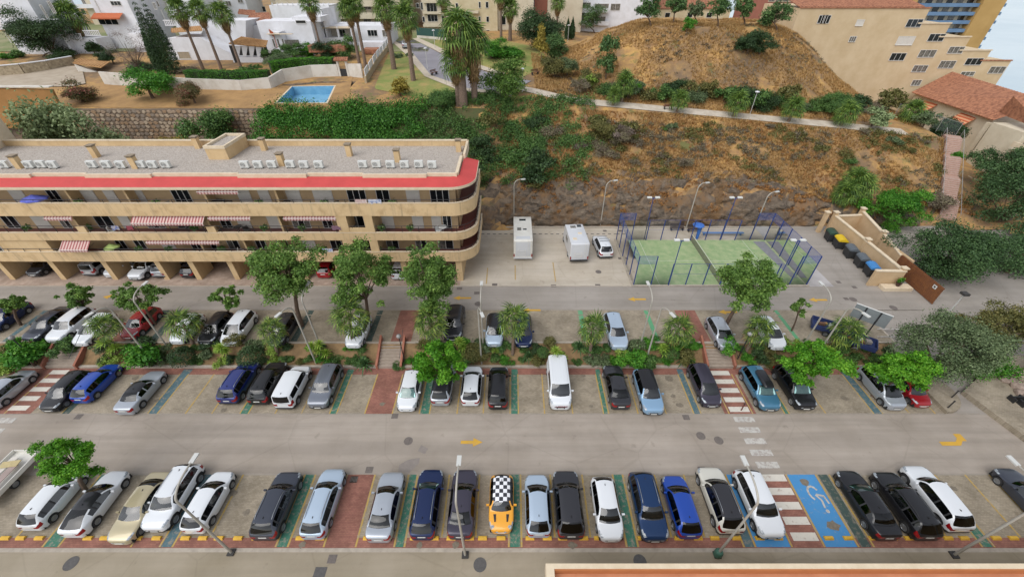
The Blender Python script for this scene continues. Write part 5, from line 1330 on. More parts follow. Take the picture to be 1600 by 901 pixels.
# ------------------------------------------------------------------ cars: one lofted shell per type, cut into parts along its own grid
M_cglass = glass_mat('car_glass', (.42, .47, .46)); M_cglass_dark = glass_mat('car_privacy_glass', (.07, .075, .075), .06)
M_tyre = mat('tyre_rubber', (.018, .018, .019, 1), .85); M_rim = mat('alloy_rim', '9fa2a6', .35, metal=.7); M_rimd = mat('dark_alloy_rim', '4b4d50', .4, metal=.6)
M_under = mat('underbody', (.012, .012, .013, 1), .9); M_trim = mat('black_trim', (.02, .02, .021, 1), .55)
M_seat = mat('car_interior', (.03, .03, .032, 1), .8, var=.3, scale=6); M_plate = mat('number_plate', 'd9d9d4', .5)
M_head = mat('headlamp_glass', 'b9c0c6', .12, spec=.8, col2='6d747a', scale=9); M_tail = mat('tail_lamp_red', '8e1016', .15, spec=.7)
M_shade = mat('foil_sunshade', '8fd0cc', .35, metal=.25, col2='bfe6e2', scale=3)
def paintm(name, col, metal=0.0, rough=.32):
    dk = not isinstance(col, str) and max(col[:3]) < .12
    return mat(name, col, rough, metal, coat=.5 if dk else .8, spec=.25 if dk else .4)
PAINT = {
 'white': paintm('white_car_paint', hexc('e0e3e6', .84)), 'cream': paintm('cream_car_paint', hexc('d3d0c4', .82)), 'silver': paintm('silver_car_paint', hexc('b4bac2', .85), .45), 'ice': paintm('ice_blue_silver_paint', hexc('b9cadb', .85), .35),
 'grey': paintm('grey_car_paint', hexc('7d828c', .8), .45), 'dgrey': paintm('dark_grey_car_paint', hexc('4d515c', .7), .4), 'black': paintm('black_car_paint', (.012, .012, .014, 1)), 'char': paintm('charcoal_car_paint', (.032, .032, .037, 1), .2),
 'navy': paintm('navy_car_paint', hexc('20305a', .75), .3), 'blue': paintm('blue_car_paint', hexc('1c4cb0', .8), .3), 'dblue': paintm('deep_blue_car_paint', hexc('1d3a63', .8), .3), 'sky': paintm('pale_blue_car_paint', hexc('8fb2d0', .8), .3),
 'beige': paintm('beige_car_paint', hexc('c2b593', .8), .35), 'red': paintm('red_car_paint', hexc('a01a24', .8), .1), 'yellow': paintm('yellow_car_paint', hexc('eda62c', .85)), 'teal': paintm('steel_blue_car_paint', hexc('4f86a4', .75), .35), 'violet': paintm('dark_violet_grey_paint', hexc('4a4654', .7), .3), 'royal': paintm('royal_blue_car_paint', hexc('26357e', .75), .3)}
def checker_paint():
    m = mat('checkered_roof_paint', 'e6e8ea', .35, coat=1.0); t = m.node_tree; b = t.nodes['Principled BSDF']; tc = t.nodes['Texture Coordinate']
    c = ND(m, 'ShaderNodeTexChecker', Scale=3.7); c.inputs['Color1'].default_value = (.75, .75, .77, 1); c.inputs['Color2'].default_value = (.02, .02, .025, 1)
    mp = t.nodes.new('ShaderNodeMapping'); mp.inputs['Scale'].default_value = (1, 1, 0); mp.inputs['Location'].default_value = (.115, .03, .05)
    t.links.new(tc.outputs['Object'], mp.inputs['Vector']); t.links.new(mp.outputs[0], c.inputs['Vector']); t.links.new(c.outputs['Color'], b.inputs['Base Color']); return m
PAINT['checker'] = checker_paint()
# type: L W H hood belt | cowl, roof front, roof rear, rear glass base (metres behind the nose) | deck | wheel radius
TYPES = {
 'hatch': dict(L=4.1, W=1.76, H=1.46, hood=.88, belt=.93, cowl=1.02, rf=1.75, rr=3.45, rb=3.93, deck=.93, r=.31),
 'small': dict(L=3.75, W=1.68, H=1.43, hood=.88, belt=.93, cowl=.92, rf=1.55, rr=3.12, rb=3.6, deck=.93, r=.29),
 'mini': dict(L=3.75, W=1.70, H=1.41, hood=.90, belt=.97, cowl=1.28, rf=1.72, rr=3.28, rb=3.6, deck=.95, r=.31),
 'coupe': dict(L=4.4, W=1.79, H=1.40, hood=.86, belt=.92, cowl=1.28, rf=2.05, rr=3.0, rb=4.1, deck=.98, r=.33),
 'sedan': dict(L=4.6, W=1.80, H=1.44, hood=.89, belt=.94, cowl=1.32, rf=2.02, rr=3.22, rb=3.88, deck=1.01, r=.32),
 'estate': dict(L=4.65, W=1.80, H=1.48, hood=.89, belt=.95, cowl=1.25, rf=1.95, rr=4.0, rb=4.45, deck=.95, r=.33),
 'suv': dict(L=4.45, W=1.85, H=1.66, hood=1.03, belt=1.07, cowl=1.2, rf=1.82, rr=3.82, rb=4.28, deck=1.05, r=.36),
 'mpv': dict(L=4.35, W=1.80, H=1.64, hood=.98, belt=1.0, cowl=.85, rf=1.72, rr=3.75, rb=4.15, deck=1.0, r=.33),
 'combi': dict(L=4.3, W=1.81, H=1.81, hood=1.08, belt=1.14, cowl=.92, rf=1.5, rr=4.1, rb=4.22, deck=1.1, r=.33),
 'van': dict(L=4.9, W=1.92, H=1.97, hood=1.12, belt=1.2, cowl=.82, rf=1.52, rr=4.7, rb=4.82, deck=1.15, r=.34),
 'cabrio': dict(L=4.45, W=1.78, H=1.39, hood=.86, belt=.92, cowl=1.4, rf=2.02, rr=2.85, rb=3.55, deck=.99, r=.33)}
def car_meshes(ty):
    p = TYPES[ty]; L, W, H, r = p['L'], p['W'], p['H'], p['r']; h = L / 2
    yf = lambda d: h - d                                   # distance behind the nose -> local y
    fw, rw = yf(.82 if ty != 'small' else .72), yf(L - (.80 if ty not in ('sedan', 'estate', 'cabrio', 'coupe') else 1.0))
    hatch = p['rb'] > L - .55
    top = [(0, .66 * p['hood']), (.06, p['hood'] * .80), (.2, p['hood'] - .11), (.55, p['hood'] - .035), (p['cowl'], p['hood'] + .05), (p['cowl'] + (p['rf'] - p['cowl']) * .5, (p['hood'] + .05 + H) / 2 + .03),
           (p['rf'], H - .035), (p['rf'] + .35, H - .005), ((p['rf'] + p['rr']) / 2 + .1, H), (p['rr'], H - (.05 if hatch else .04)), ((p['rr'] + p['rb']) / 2, (H + p['deck']) / 2 + .06), (p['rb'], p['deck'] + .01)]
    top += [(L - .06, p['deck'] - .05), (L, p['deck'] - .16)] if hatch else [(p['rb'] + .3, p['deck'] + .01), (L - .1, p['deck'] - .02), (L, p['deck'] - .14)]
    if ty in ('van', 'combi'): top[10] = ((p['rr'] + p['rb']) / 2, H - .18)
    plan = [(0, .50), (.05, .68), (.14, .81), (.32, .91), (.65, .975), (1.15, 1), (L - 1.0, 1), (L - .5, .975), (L - .22, .92), (L - .08, .84), (L - .02, .76), (L, .66)]
    if ty in ('van', 'combi', 'suv'): plan = [(0, .58), (.05, .74), (.14, .86), (.32, .945), (.65, .985), (1.1, 1), (L - .7, 1), (L - .3, .975), (L - .1, .92), (L - .03, .86), (L, .78)]
    def f(tab, d):
        xs_ = [a for a, _ in tab]; ys_ = [b for _, b in tab]; n_ = len(xs_)
        if d <= xs_[0]: return ys_[0]
        if d >= xs_[-1]: return ys_[-1]
        i = max(k for k in range(n_ - 1) if xs_[k] <= d)
        def dl(k): return (ys_[k + 1] - ys_[k]) / (xs_[k + 1] - xs_[k])
        def tg(k):
            if k == 0: return dl(0)
            if k == n_ - 1: return dl(n_ - 2)
            a, b = dl(k - 1), dl(k)
            return 0 if a * b <= 0 else 2 * a * b / (a + b)
        hh = xs_[i + 1] - xs_[i]; u = (d - xs_[i]) / hh; t0, t1 = tg(i) * hh, tg(i + 1) * hh
        return ys_[i] * (1 + 2 * u) * (1 - u) ** 2 + t0 * u * (1 - u) ** 2 + ys_[i + 1] * u * u * (3 - 2 * u) + t1 * u * u * (u - 1)
    B = (p['rf'] + p['rr']) / 2 + .05
    wa, wb2 = p['cowl'] + (p['rf'] - p['cowl']) * .45, p['rr'] + (p['rb'] - p['rr']) * (.3 if hatch else .45)
    C1 = p['rr'] - .12 if hatch else None
    ds = {round(a, 3) for a, _ in top} | {round(a, 3) for a, _ in plan} | {round(B - .05, 3), round(B + .05, 3), round(wa, 3), round(wb2, 3), round(p['rf'] + (B - p['rf']) * .5, 3)}
    if C1: ds |= {round(C1 - .05, 3), round(C1 + .05, 3)}
    for dd in (.03, .1, .22, .42, .9): ds |= {dd, round(L - dd, 3)}
    for k in (0.25, .75): ds |= {round(p['cowl'] + (p['rf'] - p['cowl']) * k, 3), round(p['rr'] + (p['rb'] - p['rr']) * k, 3)}
    for wy in (fw, rw):
        for k in (-1.001, -.92, -.7, -.38, 0, .38, .7, .92, 1.001): ds.add(round(h - wy + k * (r + .055), 3))
    ds = sorted(d for d in ds if 0 <= d <= L); ds = [d for i, d in enumerate(ds) if i == 0 or d - ds[i - 1] > .012 or d in (round(p['cowl'], 3), round(p['rf'], 3), round(p['rr'], 3), round(p['rb'], 3))]
    sill = .20 if ty not in ('suv',) else .25
    R = r + .055; tum = .21 if ty not in ('van', 'combi') else .08
    def sect(d):
        y = h - d; w = W / 2 * f(plan, d); zt = f(top, d); z0 = sill + (.06 if d < .15 or d > L - .15 else 0)
        for wy in (fw, rw):
            q = R * R - (y - wy) ** 2
            if q > 0: z0 = max(z0, r + math.sqrt(q) * .97)
        belt = p['belt'] + .04 * (d / L); zs = min(belt, zt - .045); z0 = min(z0, zs - .1)
        s = [(w * .94, z0), (w * .992, z0 + (zs - z0) * .3), (w, z0 + (zs - z0) * .6), (w * .985, zs - .05), (w * .95, zs)]
        g = zt - belt
        if g > .03:
            k = min(1, g / .25); wt = w * .95 - tum * g / (H - belt) - .01
            s += [(wt, zt - .075 * k), (wt - .085, zt - .02 * k - .006), (wt * .5, zt), (0, zt + .008)]
        else: s += [(w * .88, zt - .022), (w * .80, zt - .008), (w * .42, zt + .006), (0, zt + .012)]
        cw, rf_, rr2, rb2 = p['cowl'], p['rf'], p['rr'], p['rb']
        bow = .17 * sm(cw - .6, cw, d) * (1 - sm(rf_, rf_ + .6, d)) - (.13 if hatch else .16) * sm(rr2 - .6, rr2, d) * (1 - sm(rb2, min(rb2 + .5, L + .02), d)) - .0
        bow += -.0
        wm = max(s[6][0], .1)
        return [(x, y + (bow * (1 - min(1, (x / (wm + .12)) ** 2)) if k >= 5 else 0), z) for k, (x, z) in enumerate(s)]
    S = [sect(d) for d in ds]; n = len(S)
    V = []; idx = {}
    for i in range(n):
        for j in range(17):
            q = S[i][j] if j <= 8 else S[i][16 - j]
            V.append((q[0] if j <= 8 else -q[0], q[1], q[2]))
    vid = lambda i, j: i * 17 + j
    parts = {}
    def put(nm, face): parts.setdefault(nm, []).append(face)
    for i in range(n - 1):
        a, b = ds[i] - 1e-6, ds[i + 1] + 1e-6
        for j in range(16):
            jj = j if j < 8 else 15 - j; side = 'l' if j < 8 else 'r'
            nm = 'body'
            if jj in (6, 7) and a >= p['cowl'] - .01 and b <= p['rf'] + .01: nm = 'windscreen'
            elif jj in (6, 7) and a >= p['rr'] - .01 and b <= p['rb'] + .01: nm = 'rear_window'
            elif jj in (5, 6, 7) and a >= p['rf'] - .01 and b <= p['rr'] + .01: nm = 'roof'
            elif jj == 4 and a >= wa - .01 and b <= B - .04: nm = 'side_window:' + side + 'f'
            elif jj == 4 and a >= B + .04 and b <= (C1 - .04 if C1 else wb2 + .01): nm = 'side_window:' + side + 'b'
            elif jj == 4 and C1 and a >= C1 + .04 and b <= wb2 + .01: nm = 'side_window:' + side + 'q'
            elif jj == 4 and a >= wa - .01 and b <= wb2 + .01 and ty not in ('van', 'combi', 'cabrio'): nm = 'pillar:' + side + ('a' if b < B else 'b' if a < B + .06 else 'c')
            elif jj in (3, 4, 5) and b <= .56 and a >= .05: nm = 'headlight:' + side if not (jj == 5 and a > .3) else 'body'
            elif jj in (2, 3) and a >= L - .32: nm = 'taillight:' + side
            elif jj == 0 and ty in ('suv', 'combi'): nm = 'lower_trim'
            put(nm, (vid(i, j + 1), vid(i + 1, j + 1), vid(i + 1, j), vid(i, j)))
    # end caps
    for i, nose in ((0, True), (n - 1, False)):
        for j in range(8):
            o0, o1 = V[vid(i, j)], V[vid(i, j + 1)]
            k = len(V); V += [(o0[0] * .66, o0[1], o0[2]), (o1[0] * .66, o1[1], o1[2]), (-o0[0] * .66, o0[1], o0[2]), (-o1[0] * .66, o1[1], o1[2])]
            L_, M_, R_ = (vid(i, j), vid(i, j + 1), k + 1, k), (k, k + 1, k + 3, k + 2), (k + 2, k + 3, vid(i, 16 - j - 1), vid(i, 16 - j))
            if nose: L_, M_, R_ = L_[::-1], M_[::-1], R_[::-1]
            corner = 'body'
            if j in (2, 3): corner = 'headlight' if nose else 'taillight'
            put(corner + ':l' if corner != 'body' else ('lower_trim' if j == 0 and ty in ('suv', 'combi') else 'body'), L_)
            put(corner + ':r' if corner != 'body' else ('lower_trim' if j == 0 and ty in ('suv', 'combi') else 'body'), R_)
            put('grille' if (nose and j in (1, 2)) else ('lower_trim' if j == 0 and ty in ('suv', 'combi') else 'body'), M_)
    if ty in ('van',):
        for kx in ('side_window:lq', 'side_window:rq', 'side_window:lb', 'side_window:rb'): parts['body'] += parts.pop(kx, [])
    if ty == 'combi':
        for kx in ('side_window:lq', 'side_window:rq'): parts['body'] += parts.pop(kx, [])
    out = {}
    for nm, fs in parts.items():
        M = MB(); used = {}; ff = []
        for fc in fs:
            g = []
            for v in fc:
                if v not in used: used[v] = len(M.v); M.v.append(V[v])
                if used[v] not in g: g.append(used[v])
            if len(g) > 2: ff.append(tuple(g))
        M.f = ff; me = M.mesh(ty + '_' + nm.split(':')[0])
        for q in me.polygons: q.use_smooth = True
        me.set_sharp_from_angle(angle=rad(38)); me.materials.append(None)
        out[nm] = me
    def extra(nm, M, sm_=None):
        me = M.mesh(ty + '_' + nm); me.materials.append(None)
        if sm_:
            for q in me.polygons: q.use_smooth = True
        out[nm] = me
    U = MB().box(-W * .44, W * .44, -h * .93, h * .93, .17, .5); extra('underbody', U)
    I = MB(); zi = p['belt'] - .13; y0, y1 = yf(p['rb'] - .05), yf(p['cowl'] + .15)
    I.box(-W * .42, W * .42, y0, y1, .45, zi - .25); I.box(-W * .41, W * .41, yf(p['cowl'] + .75), y1, zi - .24, zi)
    for sx in (-.38, .38):
        I.box(sx - .24, sx + .24, yf(p['rf'] + .62), yf(p['rf'] + .48), zi - .24, p['belt'] + .16); I.box(sx - .12, sx + .12, yf(p['rf'] + .63), yf(p['rf'] + .53), p['belt'] + .17, p['belt'] + .33)
    I.box(-W * .36, W * .36, yf(p['rr'] - .12), yf(p['rr'] - .28), zi - .24, p['belt'] + .1)
    extra('interior', I)
    out['_wheels'] = [(sx * (W / 2 - .115), wy, r, sx) for sx in (-1, 1) for wy in (fw, rw)]
    mz = p['belt'] + .07; my = yf(p['cowl'] + (p['rf'] - p['cowl']) * .55)
    M = MB().obox((0, 0, 0), .2, .1, .14); extra('mirror', M); out['_mir'] = (W / 2 + .09, my, mz)
    # roof rails, sunshade
    for s in (-1, 1):
        rr_ = MB(); pts = []
        for k in range(7):
            d = p['rf'] + .12 + (p['rr'] - p['rf'] - .3) * k / 6; q = sect(d)[6]; pts.append((s * (q[0] - .02), q[1], q[2] + (.05 if 0 < k < 6 else .0)))
        rr_.tube(pts, .022, 6); extra('rails%d' % s, rr_, True)
    sh = MB(); a, b = p['cowl'] + .05, p['rf'] - .04
    rows = []
    for k in range(5):
        d = a + (b - a) * k / 4; q = sect(d); rows.append([(x, q[8][1] - .03, lerp(abs(x), [0, q[7][0], q[6][0]], [q[8][2], q[7][2], q[6][2]]) - .05) for x in np.linspace(-q[6][0] * .96, q[6][0] * .96, 7)])
    for k in range(4):
        for j in range(6): sh.quad(rows[k][j], rows[k][j + 1], rows[k + 1][j + 1], rows[k + 1][j])
    extra('sunshade', sh)
    out['_p'] = p
    return out
def wheel_meshes():
    o = {}
    for r in sorted({t['r'] for t in TYPES.values()} | {.34}):
        T_ = MB().lathe([(r * .60, -.10), (r * .9, -.105), (r, -.07), (r, .07), (r * .9, .105), (r * .64, .1), (r * .62, .04), (0, .035)], (0, 0, 0), 22, 'x')
        me = T_.mesh('wheel'); me.materials.append(M_tyre)
        for q in me.polygons: q.use_smooth = True
        me.set_sharp_from_angle(angle=rad(40))
        Rm = MB(); Rm.lathe([(r * .64, .06), (r * .66, .10), (r * .60, .104), (r * .56, .07)], (0, 0, 0), 22, 'x'); Rm.lathe([(r * .17, .05), (r * .15, .095), (0, .1)], (0, 0, 0), 10, 'x')
        for k in range(5):
            a = 2 * math.pi * k / 5; M3 = Matrix.Rotation(a, 3, 'X')
            Rm.obox(M3 @ Vector((.078, 0, r * .38)), .03, r * .2, r * .5, M=M3)
        o[round(r, 3)] = (me, Rm.mesh('rim'))
    return o
WH = wheel_meshes(); CARM = {}
def assign(o, m):
    o.material_slots[0].link = 'OBJECT'; o.material_slots[0].material = m
def car(loc, rz, ty, col, label, roof=None, shade=False, rails=False, rim=None, dark=True, group=None, cat='car', extras=None, name='parked_car', glass_roof=False):
    if ty not in CARM: CARM[ty] = car_meshes(ty)
    P = CARM[ty]; t = thing(name, label, cat, loc, group, rz)
    paint_ = PAINT[col]
    def part(nm, key, m, parent=None):
        o = link(nm, P[key], parent or t); assign(o, m); return o
    b = part('body', 'body', paint_)
    part('roof', 'roof', PAINT[roof] if roof else (M_cglass_dark if False else paint_))
    part('windscreen', 'windscreen', M_cglass); part('rear_window', 'rear_window', M_cglass_dark if dark else M_cglass)
    for k in P:
        if k.startswith('side_window'): part('side_window', k, M_cglass if k.endswith('f') else M_cglass_dark)
        elif k.startswith('pillar'): part('pillar', k, M_trim)
        elif k.startswith('headlight'): part('headlight', k, M_head)
        elif k.startswith('taillight'): part('taillight', k, M_tail)
    if 'grille' in P: part('grille', 'grille', M_trim)
    if 'lower_trim' in P: part('lower_trim', 'lower_trim', M_trim if ty in ('suv', 'combi') else paint_)
    part('underbody', 'underbody', M_under); part('interior', 'interior', M_seat)
    for (x, y, r, sx) in P['_wheels']:
        me, rm = WH[round(r, 3)]
        w = link('wheel', me, t); w.location = (x, y, r); w.rotation_euler = (0, 0, 0 if sx > 0 else math.pi)
        q = link('rim', rm, w)
        if not rm.materials: rm.materials.append(None)
        assign(q, rim or M_rim)
    mx, my, mz = P['_mir']
    for s in (-1, 1):
        o = part('mirror', 'mirror', paint_); o.location = (s * mx, my, mz)
    if rails:
        for s in (-1, 1): part('roof_rail', 'rails%d' % s, M_rim if col not in ('black', 'char') else M_trim)
    if shade: part('sunshade', 'sunshade', M_shade)
    h = P['_p']['L'] / 2
    for s, z in ((1, .42), (-1, .72 if ty not in ('sedan',) else .62)):
        MB().box(-.26, .26, s * (h + .004) - .008, s * (h + .004) + .008, z - .055, z + .055).build('number_plate', M_plate, t, world=False)
    # shark-fin aerial
    zz = P['_p']['H']; yb = h - P['_p']['rr'] + .25
    MB().add([(-.02, yb - .08, zz - .01), (.02, yb - .08, zz - .01), (.02, yb + .06, zz), (-.02, yb + .06, zz), (0, yb - .08, zz + .07)], [(0, 1, 4), (1, 2, 4), (2, 3, 4), (3, 0, 4)]).build('aerial', M_trim, t, world=False)
    if extras: extras(t, P['_p'])
    return t
def park(px, py, ty, col, face, label, z=0.0, group='cars parked in the near row', rz=0.0, **kw):
    """px,py: photo point at the foot of the bumper nearest the camera; face 'n' = nose towards the camera"""
    n = G(px, py, z + .22); L = TYPES[ty]['L']
    d = Vector((-math.sin(rz), math.cos(rz), 0))
    c = n + d * (L / 2 + .02)
    return car((c.x, c.y, z + .014), rz + (math.pi if face == 'n' else 0), ty, col, label, group=group, **kw)
def mini_bits(t, p):
    h = p['L'] / 2
    for s in (-1, 1):
        MB().add([(s * .34, h - .98, .905), (s * .54, h - .98, .89), (s * .46, h - .5, .868), (s * .36, h - .5, .878)], [(0, 1, 2, 3) if s < 0 else (3, 2, 1, 0)][:1]).build('bonnet_stripe', M_trim, t, world=False).location.z = .022
        o = MB().lathe([(.0, .0), (.09, .015), (.115, .0), (.13, -.02)], (0, 0, 0), 14).build('round_lamp', M_head, t, world=False)
        o.location = (s * .58, h - .2, .80); o.rotation_euler = (rad(-50), 0, 0)
        o2 = MB().lathe([(.0, .0), (.07, .015), (.085, -.01)], (0, 0, 0), 12).build('spot_lamp', M_head, t, world=False); o2.location = (s * .27, h + .01, .55); o2.rotation_euler = (rad(-75), 0, 0)
def box_bits(t, p):
    B = MB(); y0, y1, z = -.9, .95, p['H'] + .1
    prof = [(-.42, 0), (-.42, .2), (-.3, .3), (.3, .3), (.42, .2), (.42, 0)]
    v = []
    for y, k in ((y0, .8), (y0 + .15, 1), (y1 - .35, 1), (y1, .55)): v += [(x * (k if k > .8 else .85), y, z + q * k) for x, q in prof]
    f = []
    for i in range(3):
        for j in range(6): f.append((i*6+j, i*6+(j+1) % 6, i*6+6+(j+1) % 6, i*6+6+j))
    f += [tuple(range(5, -1, -1)), tuple(range(18, 24))]
    B.add(v, f).build('roof_box', PAINT['black'], t, 30, world=False)
def bars_bits(t, p):
    for y in (.55, 0, -.55): MB().box(-.62, .62, y - .035, y + .035, p['H'] + .06, p['H'] + .1).build('roof_bar', M_rim, t, world=False)
def van_bits(t, p):
    h = p['L'] / 2; random.seed(5); M = MB()
    for k in range(11):
        x = -.5 + k * .1; hh = random.choice((.06, .1, .14)); M.box(x - .03, x + .03, h + .003, h + .012, .62, .62 + hh)
    M.build('lettering', mat('red_lettering', '8a2030', .6), t, world=False)
    for k in range(6):
        x = -.6 + k * .24; MB().box(x - .02, x + .02, -2.0, .75, p['H'] - .004, p['H'] + .014).build('roof_rib', PAINT['white'], t, world=False)
NEAR = [
 (50, 829, 'hatch', 'white', 'f', 'white hatchback under the lime green tree at the left', {}),
 (115, 840, 'coupe', 'white', 'f', 'white coupe with a long black roof in the near row', dict(roof='black')),
 (188, 851, 'sedan', 'beige', 'n', 'beige saloon nosing over the red pavers', {}),
 (243, 832, 'suv', 'white', 'n', 'white crossover beside the beige saloon, nose to the kerb', dict(rails=True)),
 (303, 834, 'hatch', 'white', 'f', 'white hatchback just left of an empty bay, tail to the kerb', {}),
 (414, 845, 'suv', 'dgrey', 'f', 'dark grey estate-like crossover right of an empty bay', dict(rails=True)),
 (489, 843, 'estate', 'ice', 'f', 'pale silver estate beside the empty red walkway', dict(rails=True)),
 (592, 848, 'sedan', 'silver', 'f', 'silver saloon right of the empty red walkway', {}),
 (660, 844, 'estate', 'navy', 'f', 'navy estate with turquoise sunshade and chrome roof rails', dict(shade=True, rails=True)),
 (719, 843, 'sedan', 'violet', 'f', 'dark charcoal saloon behind the lamp post base', {}),
 (783, 834, 'mini', 'yellow', 'n', 'yellow small car with black and white checkered roof', dict(roof='checker', extras=mini_bits, cat='car')),
 (842, 840, 'hatch', 'ice', 'f', 'pale blue silver hatchback right of the yellow car', {}),
 (892, 843, 'suv', 'char', 'f', 'black crossover right of the pale blue silver hatchback', {}),
 (955, 847, 'hatch', 'white', 'n', 'white hatchback nose to the kerb beside the black crossover', {}),
 (1023, 848, 'suv', 'dblue', 'n', 'dark blue large crossover with shiny bonnet towards the kerb', dict(rails=True)),
 (1077, 842, 'hatch', 'blue', 'f', 'bright blue hatchback with dark glass roof panel', {}),
 (1141, 836, 'suv', 'cream', 'f', 'cream crossover with dark roof and chrome rails', dict(roof='char', rails=True)),
 (1205, 843, 'suv', 'white', 'n', 'white crossover parked on the blue bay by the zebra', {}),
 (1385, 845, 'sedan', 'black', 'f', 'black saloon with turquoise sunshade right of the blue bay', dict(shade=True)),
 (1446, 845, 'suv', 'black', 'f', 'black crossover between black saloon and white car', dict(rails=True)),
 (1496, 833, 'suv', 'white', 'f', 'white crossover with dark rear window at the right of the near row', {}),
 (1660, 840, 'sedan', 'dgrey', 'f', 'dark slate saloon cut by the right picture edge', {}),
 (1745, 840, 'suv', 'char', 'f', 'dark car beyond the slate saloon at the right edge', {})]
for px, py, ty, col, fc, lab, kw in NEAR: park(px, py, ty, col, fc, lab, **kw)
MID = [
 (-18, 641, 'hatch', 'silver', 'f', 'silver hatchback cut by the left picture edge, middle row', {}),
 (77, 644, 'hatch', 'black', 'n', 'black hatchback over the left zebra crossing', {}),
 (127, 630, 'hatch', 'blue', 'f', 'blue hatchback right of the black one, middle row', {}),
 (196, 648, 'cabrio', 'silver', 'f', 'silver convertible with closed black soft top', dict(roof='black', shade=False)),
 (357, 632, 'suv', 'royal', 'f', 'navy blue off-roader with silver roof rails, middle row', dict(rails=True)),
 (404, 633, 'suv', 'black', 'f', 'black crossover left of the white panel-sided van', dict(rails=True)),
 (445, 639, 'combi', 'white', 'f', 'white compact van between black and grey crossovers', {}),
 (497, 639, 'suv', 'grey', 'n', 'grey crossover at the end of the left block, middle row', {}),
 (635, 643, 'hatch', 'white', 'n', 'white hatchback with turquoise sunshade by the red walkway', dict(shade=True)),
 (688, 634, 'mpv', 'silver', 'f', 'silver people carrier half hidden under the lime tree', dict(roof='char')),
 (735, 634, 'hatch', 'white', 'f', 'white hatchback with large dark rear glass, middle row', {}),
 (778, 640, 'mpv', 'black', 'f', 'black people carrier with bright red tail lamps, middle row', {}),
 (876, 640, 'van', 'white', 'n', 'white delivery van with ribbed roof and red lettering', dict(extras=van_bits)),
 (970, 640, 'sedan', 'char', 'f', 'charcoal saloon with chrome window line, middle row', {}),
 (1021, 649, 'suv', 'sky', 'n', 'pale blue crossover with black roof below the lamp post', dict(roof='black')),
 (1112, 637, 'mpv', 'violet', 'n', 'dark violet grey people carrier left of the right zebra', {}),
 (1203, 643, 'suv', 'teal', 'n', 'steel blue crossover with black roof box', dict(extras=box_bits, shade=True)),
 (1259, 641, 'suv', 'black', 'n', 'black off-roader with silver roof bars and foil sunshade', dict(extras=bars_bits, shade=True)),
 (1400, 641, 'mpv', 'silver', 'n', 'silver people carrier under the right lime green tree', {}),
 (1441, 637, 'small', 'red', 'n', 'red small car under the tree at the island tip', {})]
for px, py, ty, col, fc, lab, kw in MID: park(px, py, ty, col, fc, lab, group='cars parked in the middle row', **kw)
UPR = [
 (-15, 520, 'hatch', 'navy', 'n', 'dark blue car at the left end of the upper row', {}),
 (48, 535, 'sedan', 'dgrey', 'n', 'grey black saloon, leftmost whole car of the upper row', {}),
 (87, 537, 'suv', 'white', 'n', 'white crossover beside the grey black saloon, upper row', {}),
 (126, 541, 'hatch', 'white', 'n', 'white hatchback behind the small palm, upper row', {}),
 (201, 530, 'hatch', 'red', 'n', 'red hatchback in the upper row', {}),
 (277, 538, 'small', 'white', 'n', 'white car hidden behind the second palm, upper row', {}),
 (322, 539, 'hatch', 'black', 'n', 'black car left of the tall white hatchback, upper row', {}),
 (358, 541, 'mpv', 'white', 'n', 'tall white hatchback, upper row left of the third palm', {}),
 (430, 541, 'hatch', 'char', 'n', 'dark car in the shade behind the third palm', {}),
 (552, 544, 'hatch', 'white', 'n', 'white hatchback behind the leaning fan palm, upper row', {}),
 (707, 533, 'suv', 'char', 'n', 'dark car with pale stripe right of the bushy palm', dict(rails=True)),
 (772, 542, 'hatch', 'ice', 'n', 'pale blue hatchback left of a fan palm, upper row', dict(roof='black')),
 (818, 543, 'hatch', 'navy', 'n', 'dark blue hatchback behind a fan palm trunk', {}),
 (968, 547, 'estate', 'ice', 'n', 'pale silver estate alone in the upper row', {}),
 (1137, 548, 'hatch', 'silver', 'n', 'silver hatchback behind the second stairway', {}),
 (1216, 547, 'hatch', 'white', 'n', 'white hatchback behind the palm right of the second stairway', {})]
for px, py, ty, col, fc, lab, kw in UPR: park(px, py, ty, col, fc, lab, z=UP, group='cars parked in the upper row', **kw)
CP_ = [(52, 432, 'hatch', 'char', 'n', 'dark green-black car in the leftmost carport bay'), (141, 431, 'combi', 'silver', 'f', 'silver compact van in the carport'), (172, 433, 'small', 'white', 'n', 'white small car beside the silver van in the carport'), (212, 438, 'suv', 'white', 'n', 'white car nosing out of the carport'),
       (250, 434, 'suv', 'silver', 'f', 'pale grey car in the carport right of the white one'), (293, 434, 'hatch', 'char', 'f', 'dark hatchback in the carport'), (506, 434, 'hatch', 'red', 'f', 'red hatchback in the carport'), (540, 435, 'hatch', 'black', 'f', 'black hatchback in the carport right of the red one'), (622, 436, 'hatch', 'white', 'f', 'white hatchback in the carport at the right end')]
for px, py, ty, col, fc, lab in CP_: park(px, py, ty, col, fc, lab, z=UP, group='cars under the apartment block')
park(947, 403, 'suv', 'white', 'f', 'white off-roader with roof bars in the courtyard', z=UP, group='vehicles in the courtyard', rz=rad(4), extras=bars_bits)
p = T(633, 78); car((p.x, p.y + 2, hgt(p.x, p.y + 2) + .12), rad(8), 'hatch', 'silver', 'silver car parked on the cul-de-sac road', group='cars on the street')

